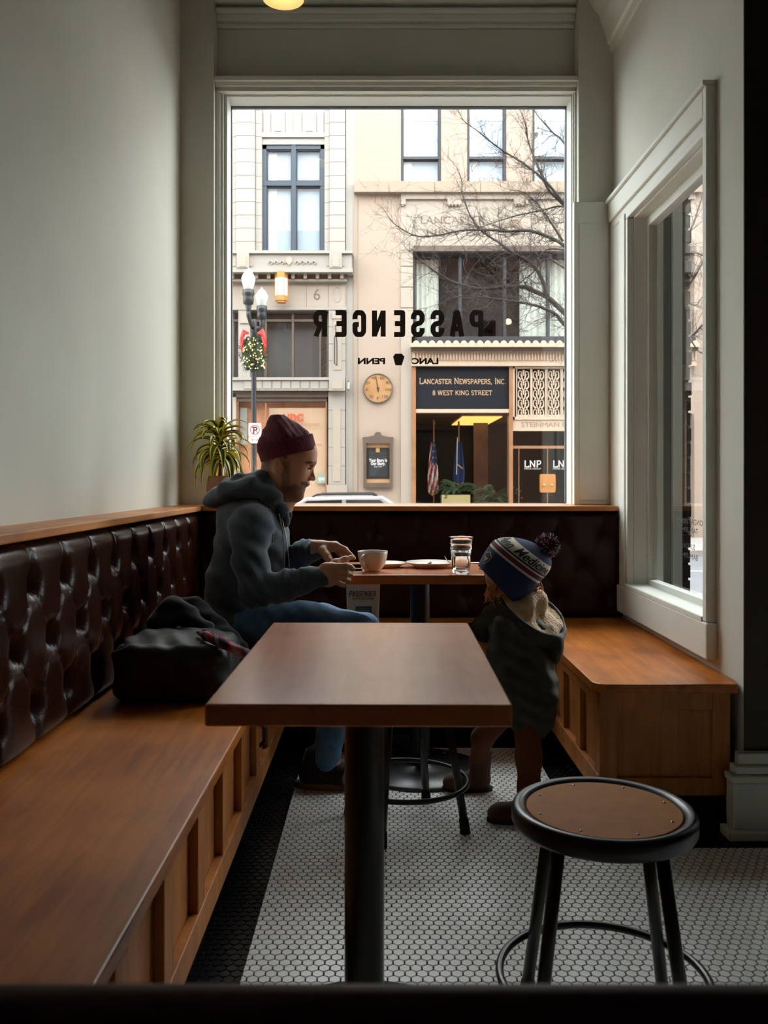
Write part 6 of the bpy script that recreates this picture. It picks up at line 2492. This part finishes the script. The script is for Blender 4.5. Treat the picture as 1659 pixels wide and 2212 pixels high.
def hang(name, px, y0_, y1_, hw0, hw1, mats, pick, parent, off=0.0):
    ni, nk = 26, 16
    V, Q, mi = [], [], []
    for i in range(ni + 1):
        t = i / ni
        hw = hw0 + (hw1 - hw0) * min(1, t * 1.6)
        for k in range(nk + 1):
            u = k / nk * 2 - 1
            x_ = wx(px, YL) + off + hw * u * (1 if t < .9 or abs(u) < .5 else .9)
            y_ = YL - .04 - .05 * math.cos(u * 6.5 + t * 1.5)
            z_ = wz(y0_, YL) + (wz(y1_, YL) - wz(y0_, YL)) * t + (0.10 * abs(u) if t > .85 else 0) * (t - .85) / .15
            V.append((x_, y_, z_))
    for i in range(ni):
        for k in range(nk):
            Q.append((i * (nk + 1) + k, i * (nk + 1) + k + 1, (i + 1) * (nk + 1) + k + 1, (i + 1) * (nk + 1) + k))
            mi.append(pick(i / ni, k / nk))
    me = mesh(V, Q)
    o = link(name, me, mats, parent, True)
    me.polygons.foreach_set('material_index', mi)
    return o


fr_, fw_, fbu, fgo = mat('flag_red', srgb(180, 40, 44), .8), mat('flag_white', srgb(230, 226, 218), .8), mat('flag_blue', srgb(40, 58, 104), .8), mat('flag_fringe', srgb(214, 150, 60), .7)


def us(t, px):
    def pick(v, u):
        if v > .94:
            return 3
        if v < .40 and u > .25:
            return 1 if (int(v * 26) % 3 == 1 and int(u * 16) % 3 == 1) else 2
        return int((u * 5 + v * 5.5)) % 2
    hang('flag_cloth', px - 2, 955, 1072, .07, .15, [fr_, fw_, fbu, fgo], pick, t)


def blue(t, px):
    hang('flag_cloth', px, 955, 1050, .07, .16, [fbu, fgo], lambda v, u: 1 if v > .96 else 0, t)
    MB().tube([(wx(px - 4, YL), YL - .13, wz(945, YL)), (wx(px - 5, YL), YL - .15, wz(1000, YL)), (wx(px - 6, YL), YL - .15, wz(1025, YL))], .012, 5).obj('tassel_cord', fw_, t)
    MB().tube([(wx(px - 6, YL), YL - .12, wz(1002, YL)), (wx(px + 8, YL), YL - .12, wz(1013, YL))], .02, 5).obj('fringe', fgo, t)


flag('striped national flag hanging from a gilt pole in the lobby', 937, 918, us)
flag('dark blue flag hanging from a gilt pole in the lobby', 991, 921, blue)
plt = thing('planter', 'pale stone planter with ferns behind the lobby glass', 'planter', (wx(985, YF + .4), YF + .4, GZ))
MB().box(wx(953, YF + .4), wx(1014, YF + .4), YF + .15, YF + .65, GZ, wz(1069, YF + .4)).obj('planter_box', mat('yellow_stone', srgb(214, 188, 130), .7), plt)
M['fern'] = mat('fern_green', srgb(64, 84, 44), .7, var=.3, vscale=4)


def fern(cx_, cy_, cz_, n, L, seed):
    r_ = random.Random(seed)
    mb_ = MB()
    for i in range(n):
        az, e = r_.uniform(0, 2 * math.pi), r_.uniform(.5, 1.4)
        p = Vector((cx_, cy_, cz_))
        le = L * r_.uniform(.7, 1.2)
        st = 9
        pts = [p.copy()]
        for q in range(st):
            p = p + Vector((math.cos(az) * math.cos(e), math.sin(az) * math.cos(e) * .5, math.sin(e))) * le / st
            e -= .22
            pts.append(p.copy())
        mb_.tube(pts, .008, 3)
        for q in range(1, st + 1):
            wl = .10 * (1 - q / (st + 1)) + .03
            d_ = Vector((-math.sin(az), math.cos(az) * .5, .25)).normalized()
            for sg_ in (-1, 1):
                a = pts[q]
                b_ = a + d_ * sg_ * wl
                mb_.add([a, b_ + Vector((0, 0, -.01)), b_ + Vector((0, -.01, .02)), a + Vector((0, 0, .03))], [(0, 1, 2, 3)])
    return mb_


fern(wx(985, YF + .4), YF + .4, wz(1070, YF + .4), 26, .75, 2).obj('fern', M['fern'], plt)
pl2 = thing('planter', 'second planter with taller ferns beside the lobby door', 'planter', (wx(1062, YF + .4), YF + .4, GZ))
MB().box(wx(1035, YF + .4), wx(1090, YF + .4), YF + .15, YF + .65, GZ, wz(1085, YF + .4)).obj('planter_box', M['bronze'], pl2)
fern(wx(1065, YF + .4), YF + .4, wz(1086, YF + .4), 34, .95, 4).obj('fern', M['fern'], pl2)

# ------------------------------------------------------------------ street lamp with wreath
YS = 21.0
sl_ = thing('street_lamp', 'twin-globe black street lamp with holiday garland', 'street lamp', (wx(548, YS), YS, GZ))
M['lamp_black'] = mat('black_green_iron', srgb(34, 38, 40), .45, var=.1)
M['globe'] = mat('frosted_globe', srgb(232, 234, 230), .35, sc=.55)
X0 = wx(548.5, YS)


def SZ(py):
    return wz(py, YS)


def globe(cx_, cy_, ytop, ybot, r, parent):
    z0_, z1_ = SZ(ybot), SZ(ytop)
    h = z1_ - z0_
    MB().lathe([(r * .62, z0_), (r * .9, z0_ + h * .3), (r, z0_ + h * .52), (r * .96, z0_ + h * .56), (r * .55, z0_ + h * .82), (r * .18, z0_ + h * .9), (r * .05, z0_ + h)], (cx_, cy_, 0), 24).obj('globe', M['globe'], parent, smooth=True)


MB().lathe([(.20, GZ), (.20, GZ + .12), (.15, GZ + .16), (.13, GZ + .7), (.09, GZ + .8), (.065, GZ + 1.0), (.058, SZ(720)), (.075, SZ(716)), (.06, SZ(705)), (.075, SZ(696)), (.045, SZ(690))], (X0, YS, 0), 16).obj('pole', M['lamp_black'], sl_, smooth=True)
for (cpx, dy_, yt, yb, yh, r_) in ((540, -.25, 584, 631, 664, .165), (560, .45, 612, 653, 684, .155)):
    cx_ = wx(cpx, YS)
    globe(cx_, YS + dy_, yt, yb, r_, sl_)
    MB().lathe([(r_ * .3, SZ(yh + 14)), (r_ * .45, SZ(yh + 2)), (r_ * .4, SZ(yh)), (r_ * .72, SZ(yh - 3)), (r_ * .78, SZ(yb + 18)), (r_ * .70, SZ(yb + 14)), (r_ * .88, SZ(yb + 10)), (r_ * .8, SZ(yb)), (r_ * .5, SZ(yb))], (cx_, YS + dy_, 0), 16).obj('lamp_holder', M['lamp_black'], sl_, smooth=True)
    MB().tube([(X0, YS, SZ(712)), (X0 + (cx_ - X0) * .5, YS + dy_ * .5, SZ(704)), (cx_, YS + dy_, SZ(yh + 22)), (cx_, YS + dy_, SZ(yh + 8))], [.05, .045, .05, .05], 10).obj('arm', M['lamp_black'], sl_, smooth=True)
wr = thing('garland', 'evergreen garland with fairy lights and red bows on the lamp post', 'garland', (X0, YS, SZ(800)))
M['pine'] = mat('pine_green', srgb(56, 74, 46), .8, var=.3, vscale=12)
r_ = random.Random(11)
for sg_ in (-1, 1):
    mb = MB()
    for k in range(420):
        t = r_.random()
        zc_ = SZ(728) + (SZ(800) - SZ(728)) * t
        rad = .13 * math.sin(math.pi * min(1, .2 + .8 * t)) ** .4 + .02
        a = r_.uniform(0, 2 * math.pi)
        c_ = Vector((X0 + sg_ * (.13 + .02 * math.sin(t * 5)), YS - .05, zc_)) + Vector((math.cos(a) * rad, math.sin(a) * rad * .8, 0)) * r_.uniform(.3, 1)
        d_ = Vector((math.cos(a), math.sin(a), r_.uniform(-1, .6))) * .07
        mb.add([c_, c_ + d_ + Vector((.012, 0, 0)), c_ + d_ * 1.1, c_ + d_ - Vector((.012, 0, .02))], [(0, 1, 2), (0, 2, 3)])
    MB().lathe([(0, SZ(802)), (.07, SZ(796)), (.10, SZ(770)), (.10, SZ(745)), (.06, SZ(730)), (0, SZ(726))], (X0 + sg_ * .13, YS - .05, 0), 12).obj('garland_core', M['pine'], wr)
    oo = mb.obj('pine_needles', M['pine'], wr)
    oo['kind'] = 'stuff'
    mb = MB()
    for k in range(46):
        t = r_.random()
        zc_ = SZ(730) + (SZ(798) - SZ(730)) * t
        a = r_.uniform(math.pi, 2 * math.pi)
        c_ = Vector((X0 + sg_ * .13 + math.cos(a) * .13, YS - .05 + math.sin(a) * .12, zc_))
        mb.lathe([(0, .016), (.014, 0), (0, -.016)], c_, 5)
    oo = mb.obj('fairy_lights', emit('fairy_glow', (1, .72, .28, 1), 2.5), wr)
    oo['kind'] = 'stuff'
    rd = mat('red_ribbon', srgb(214, 60, 52), .6)
    mb = MB()
    for q in range(2):
        mb.tube([(X0 + sg_ * .10, YS - .12, SZ(722)), (X0 + sg_ * .22, YS - .15, SZ(716 + q * 6)), (X0 + sg_ * .27, YS - .12, SZ(730 + q * 4)), (X0 + sg_ * (.22 + .08 * q), YS - .10, SZ(745 + q * 10))], [.02, .05, .05, .02], 6)
    mb.tube([(X0 + sg_ * .22, YS - .14, SZ(730)), (X0 + sg_ * .28, YS - .12, SZ(750)), (X0 + sg_ * .25, YS - .1, SZ(768))], [.04, .03, .012], 6)
    mb.obj('red_bow', rd, wr, smooth=True)
ns = thing('no_parking_sign', 'white no-parking sign with arrow plate on the lamp post', 'sign', (wx(550.5, YS), YS - .1, SZ(958)))
M['sign_white'] = mat('sign_white', srgb(240, 238, 236), .5)
M['sign_red'] = mat('sign_red', srgb(188, 34, 48), .5)
M['sign_black'] = mat('sign_black', srgb(32, 32, 36), .5)


def rrect(x0, x1, z0, z1, r):
    pts = []
    for (cx_, cz_, a0_) in ((x1 - r, z1 - r, 0), (x0 + r, z1 - r, 90), (x0 + r, z0 + r, 180), (x1 - r, z0 + r, 270)):
        for k in range(5):
            a = math.radians(a0_ + 22.5 * k)
            pts.append((cx_ + r * math.cos(a), cz_ + r * math.sin(a)))
    return pts


yp = YS - .085
MB().prism(rrect(wx(537, yp), wx(564.3, yp), wz(943, yp), wz(914, yp), .03), 'y', yp, yp + .006).obj('sign_plate', M['sign_white'], ns)
MB().prism(rrect(wx(537, yp), wx(564.3, yp), wz(957.5, yp), wz(943.8, yp), .03), 'y', yp, yp + .006).obj('arrow_plate', M['sign_white'], ns)
cc = Vector((wx(550.6, yp), yp - .003, wz(928.5, yp)))
lettering('lettering', 'P', wx(546.5, yp), wx(556.5, yp), wz(936, yp), wz(921.5, yp), yp - .001, M['sign_black'], ns, bold=.03)
mb = MB()
n_ = 36
V = []
for k in range(n_):
    a = 2 * math.pi * k / n_
    for r in (.098, .118):
        V.append(cc + Vector((r * math.cos(a), 0, r * math.sin(a))))
mb.add(V, [(2 * k, 2 * k + 1, (2 * k + 3) % (2 * n_), (2 * k + 2) % (2 * n_)) for k in range(n_)])
d_ = Vector((math.cos(math.radians(135)), 0, math.sin(math.radians(135))))
e_ = Vector((d_.z, 0, -d_.x)) * .0095
mb.add([cc + d_ * .105 + e_, cc - d_ * .105 + e_, cc - d_ * .105 - e_, cc + d_ * .105 - e_], [(0, 1, 2, 3)])
mb.obj('prohibition_ring', M['sign_red'], ns)
mb = MB()
za = wz(950.5, yp)
xa, xb = wx(542.5, yp), wx(558.5, yp)
mb.box(xa + .03, xb - .03, yp - .002, yp, za - .006, za + .006)
for (t_, s_) in ((xa, 1), (xb, -1)):
    mb.add([(t_, yp - .002, za), (t_ + s_ * .04, yp - .002, za - .024), (t_ + s_ * .04, yp - .002, za + .024)], [(0, 1, 2)])
mb.obj('double_arrow', M['sign_red'], ns)
mb = MB()
mb.box(wx(546, yp), wx(555, yp), yp + .006, YS - .05, wz(930, yp), wz(926, yp))
mb.obj('sign_clamp', M['steel'], ns)

# ------------------------------------------------------------------ parked car, only its roof shows over the sill
car = thing('parked_car', 'silver parked car with roof bars just above the window sill', 'car', (wx(745, 17.5), 17.5, -0.62))
M['car_paint'] = mat('silver_car_paint', srgb(206, 210, 214), .25, .5, coat=.6)
M['car_glass'] = mat('car_window', srgb(30, 36, 40), .08)
cxc, g0, yc_ = wx(745, 17.5), -0.62, 17.5
side = [(-2.25, .42), (-2.2, .78), (-1.35, .92), (-.72, 1.38), (.75, 1.40), (1.35, 1.02), (2.15, .92), (2.28, .60), (2.25, .35), (1.85, .32), (-1.9, .32)]
mb = MB()
mb.prism([(cxc + a, g0 + b) for a, b in side], 'y', yc_ - .88, yc_ + .88)
mb.obj('car_body', M['car_paint'], car, bevel=.06, seg=3)
for sg_ in (-1, 1):
    yy = yc_ + sg_ * .885
    mb = MB()
    mb.prism([(cxc + a, g0 + b) for a, b in ((-1.15, .95), (-.68, 1.31), (-.02, 1.33), (-.02, .95))], 'y', yy - .01, yy + .01)
    mb.obj('side_window', M['car_glass'], car)
    mb = MB()
    mb.prism([(cxc + a, g0 + b) for a, b in ((.06, .95), (.06, 1.33), (.70, 1.33), (1.10, 1.0), (1.0, .95))], 'y', yy - .01, yy + .01)
    mb.obj('side_window', M['car_glass'], car)
    MB().tube([(cxc - .6, yc_ + sg_ * .7, g0 + 1.38), (cxc - .5, yc_ + sg_ * .7, g0 + 1.43), (cxc + .55, yc_ + sg_ * .7, g0 + 1.44), (cxc + .65, yc_ + sg_ * .7, g0 + 1.39)], .018, 8).obj('roof_bar', M['black_rubber'], car)
    for wx_ in (-1.4, 1.4):
        wl = MB().lathe([(0, .10), (.16, .10), (.20, .115), (.32, .11), (.335, .06), (.335, -.10), (0, -.10)], (cxc + wx_, yc_ + sg_ * .80, g0 + .335), 24, axis=(0, sg_, 0)).obj('wheel', M['black_rubber'], car)
        MB().lathe([(0, .02), (.18, .01), (.20, 0)], (cxc + wx_, yc_ + sg_ * .915, g0 + .335), 20, axis=(0, sg_, 0)).obj('hubcap', M['steel'], wl)

# unseen street walls on both sides, added to limit low sky light indoors
struct(box('wall_unseen_left', -14, fx(60), YF, YF + 1, GZ, 12.2, M['terracotta_d']))
struct(box('wall_unseen_right', fx(1500), 15, YF, YF + 1, GZ, 12.2, M['cream']))

# ------------------------------------------------------------------ bare tree
YT = 19.9
tree = thing('street_tree', 'leafless street tree branching across the right half of the window', 'tree', (wx(1372, YT), YT, GZ))
M['bark'] = mat('grey_brown_bark', srgb(50, 44, 39), .9, var=.3, vscale=10, bump=.5, bscale=30)
M['twig'] = mat('twig_bark', srgb(66, 54, 48), .9)
limbs = [
    ([(1364, 860), (1290, 740), (1220, 676), (1182, 642), (1150, 628), (1120, 619), (1042, 624), (1009, 618), (975, 607), (936, 584), (905, 560)], .085, 0.2),
    ([(1366, 900), (1300, 780), (1218, 700), (1202, 680), (1170, 664), (1129, 654), (1093, 649), (1057, 644), (1000, 640), (960, 650)], .06, -.5),
    ([(1182, 640), (1173, 608), (1156, 579), (1132, 560), (1105, 545), (1079, 525), (1057, 511), (1035, 494), (1013, 460), (999, 417), (997, 388), (985, 360)], .050, .4),
    ([(1362, 700), (1290, 590), (1218, 530), (1187, 513), (1151, 500), (1124, 498), (1091, 500), (1057, 497), (997, 498), (948, 508), (900, 510), (864, 492), (846, 478)], .055, -.8),
    ([(1360, 640), (1280, 520), (1218, 443), (1187, 412), (1170, 378), (1153, 337), (1141, 306), (1136, 270), (1120, 230)], .055, .6),
    ([(1218, 440), (1177, 390), (1129, 352), (1093, 330), (1057, 304), (1033, 284), (1004, 263), (990, 240)], .035, -.3),
    ([(1350, 560), (1280, 400), (1218, 308), (1197, 289), (1173, 263), (1156, 241), (1140, 200)], .04, .9),
    ([(1300, 470), (1218, 446), (1173, 454), (1120, 465), (1057, 484), (1020, 500), (990, 520)], .028, 1.2),
    ([(1216, 521), (1194, 487), (1175, 458), (1156, 436), (1130, 415), (1100, 410)], .03, .1),
    ([(1220, 580), (1180, 560), (1150, 590), (1110, 622), (1080, 660), (1060, 690)], .022, .5),
    ([(1218, 540), (1180, 540), (1150, 570), (1100, 600), (1040, 630), (1000, 670)], .02, -.2),
    ([(1366, 780), (1420, 700), (1470, 640), (1505, 590), (1530, 540), (1560, 470)], .06, -.3),
    ([(1366, 860), (1430, 780), (1490, 730), (1520, 700), (1580, 640)], .055, .4),
    ([(1372, 640), (1440, 560), (1490, 500), (1515, 430), (1530, 380)], .05, .6),
    ([(1470, 640), (1500, 660), (1520, 640), (1545, 650)], .02, .0),
    ([(1440, 560), (1495, 545), (1530, 555), (1570, 540)], .025, -.6),
    ([(1490, 730), (1510, 760), (1530, 765)], .02, .1),
]
rt = random.Random(21)
tw = MB()


def grow(p, d, L, r, depth):
    n = 5
    pts, rs = [p.copy()], [r]
    q = p.copy()
    dd = d.copy()
    for i in range(n):
        dd = (dd + Vector((rt.gauss(0, .16), rt.gauss(0, .16), rt.gauss(0, .16) + .02))).normalized()
        q = q + dd * L / n
        pts.append(q.copy())
        rs.append(max(r * (1 - .8 * (i + 1) / n), .0016))
    tw.tube(pts, rs, 3, cap=False)
    if depth > 0:
        for k in range(rt.choice((2, 3, 4))):
            i = rt.randrange(1, n + 1)
            nd = (dd + Vector((rt.gauss(0, .7), rt.gauss(0, .5), rt.gauss(0, .6)))).normalized()
            grow(pts[i], nd, L * rt.uniform(.4, .7), max(r * .55, .0025), depth - 1)


for pts, r0, dy_ in limbs:
    m_ = len(pts)
    P3 = []
    for i, (a, b) in enumerate(pts):
        t = i / (m_ - 1)
        yy = YT + dy_ * t + .12 * math.sin(i * 1.7 + r0 * 80)
        P3.append(W(a, b, yy))
    rs = [max(r0 * (1 - .86 * (i / (m_ - 1)) ** .75), .006) for i in range(m_)]
    # smooth the polyline
    sp_, sr_ = [], []
    for i in range(m_ - 1):
        p0, p1, p2, p3 = P3[max(i - 1, 0)], P3[i], P3[i + 1], P3[min(i + 2, m_ - 1)]
        for q in range(4):
            t = q / 4
            sp_.append(.5 * ((2 * p1) + (p2 - p0) * t + (2 * p0 - 5 * p1 + 4 * p2 - p3) * t * t + (3 * p1 - p0 - 3 * p2 + p3) * t ** 3))
            sr_.append(rs[i] + (rs[i + 1] - rs[i]) * t)
    sp_.append(P3[-1])
    sr_.append(rs[-1])
    MB().tube(sp_, sr_, 8).obj('branch', M['bark'], tree, smooth=True)
    for i in range(3, len(sp_) - 1):
        for _ in range(rt.choice((1, 2, 2))):
            tdir = (sp_[i + 1] - sp_[i]).normalized()
            nd = (tdir * .9 + Vector((rt.gauss(0, .55), rt.gauss(0, .45), rt.gauss(0, .6)))).normalized()
            grow(sp_[i], nd, rt.uniform(.35, .95), min(sr_[i] * .45, .010), 2)
    grow(sp_[-1], (sp_[-1] - sp_[-3]).normalized(), .7, sr_[-1], 2)
MB().tube([W(1374, 1190, YT), W(1372, 1000, YT), W(1366, 860, YT), W(1364, 740, YT), W(1362, 600, YT), W(1350, 440, YT), W(1345, 250, YT), W(1350, 60, YT)], [.19, .16, .15, .13, .11, .08, .05, .02], 14).obj('trunk', M['bark'], tree, smooth=True)
oo = tw.obj('twigs', M['twig'], tree)
oo['kind'] = 'stuff'

for o in bpy.data.objects:
    if o.type == 'MESH' and o.parent is None and 'label' not in o and o.get('kind') != 'structure':
        o['label'] = o.name.replace('_', ' ')
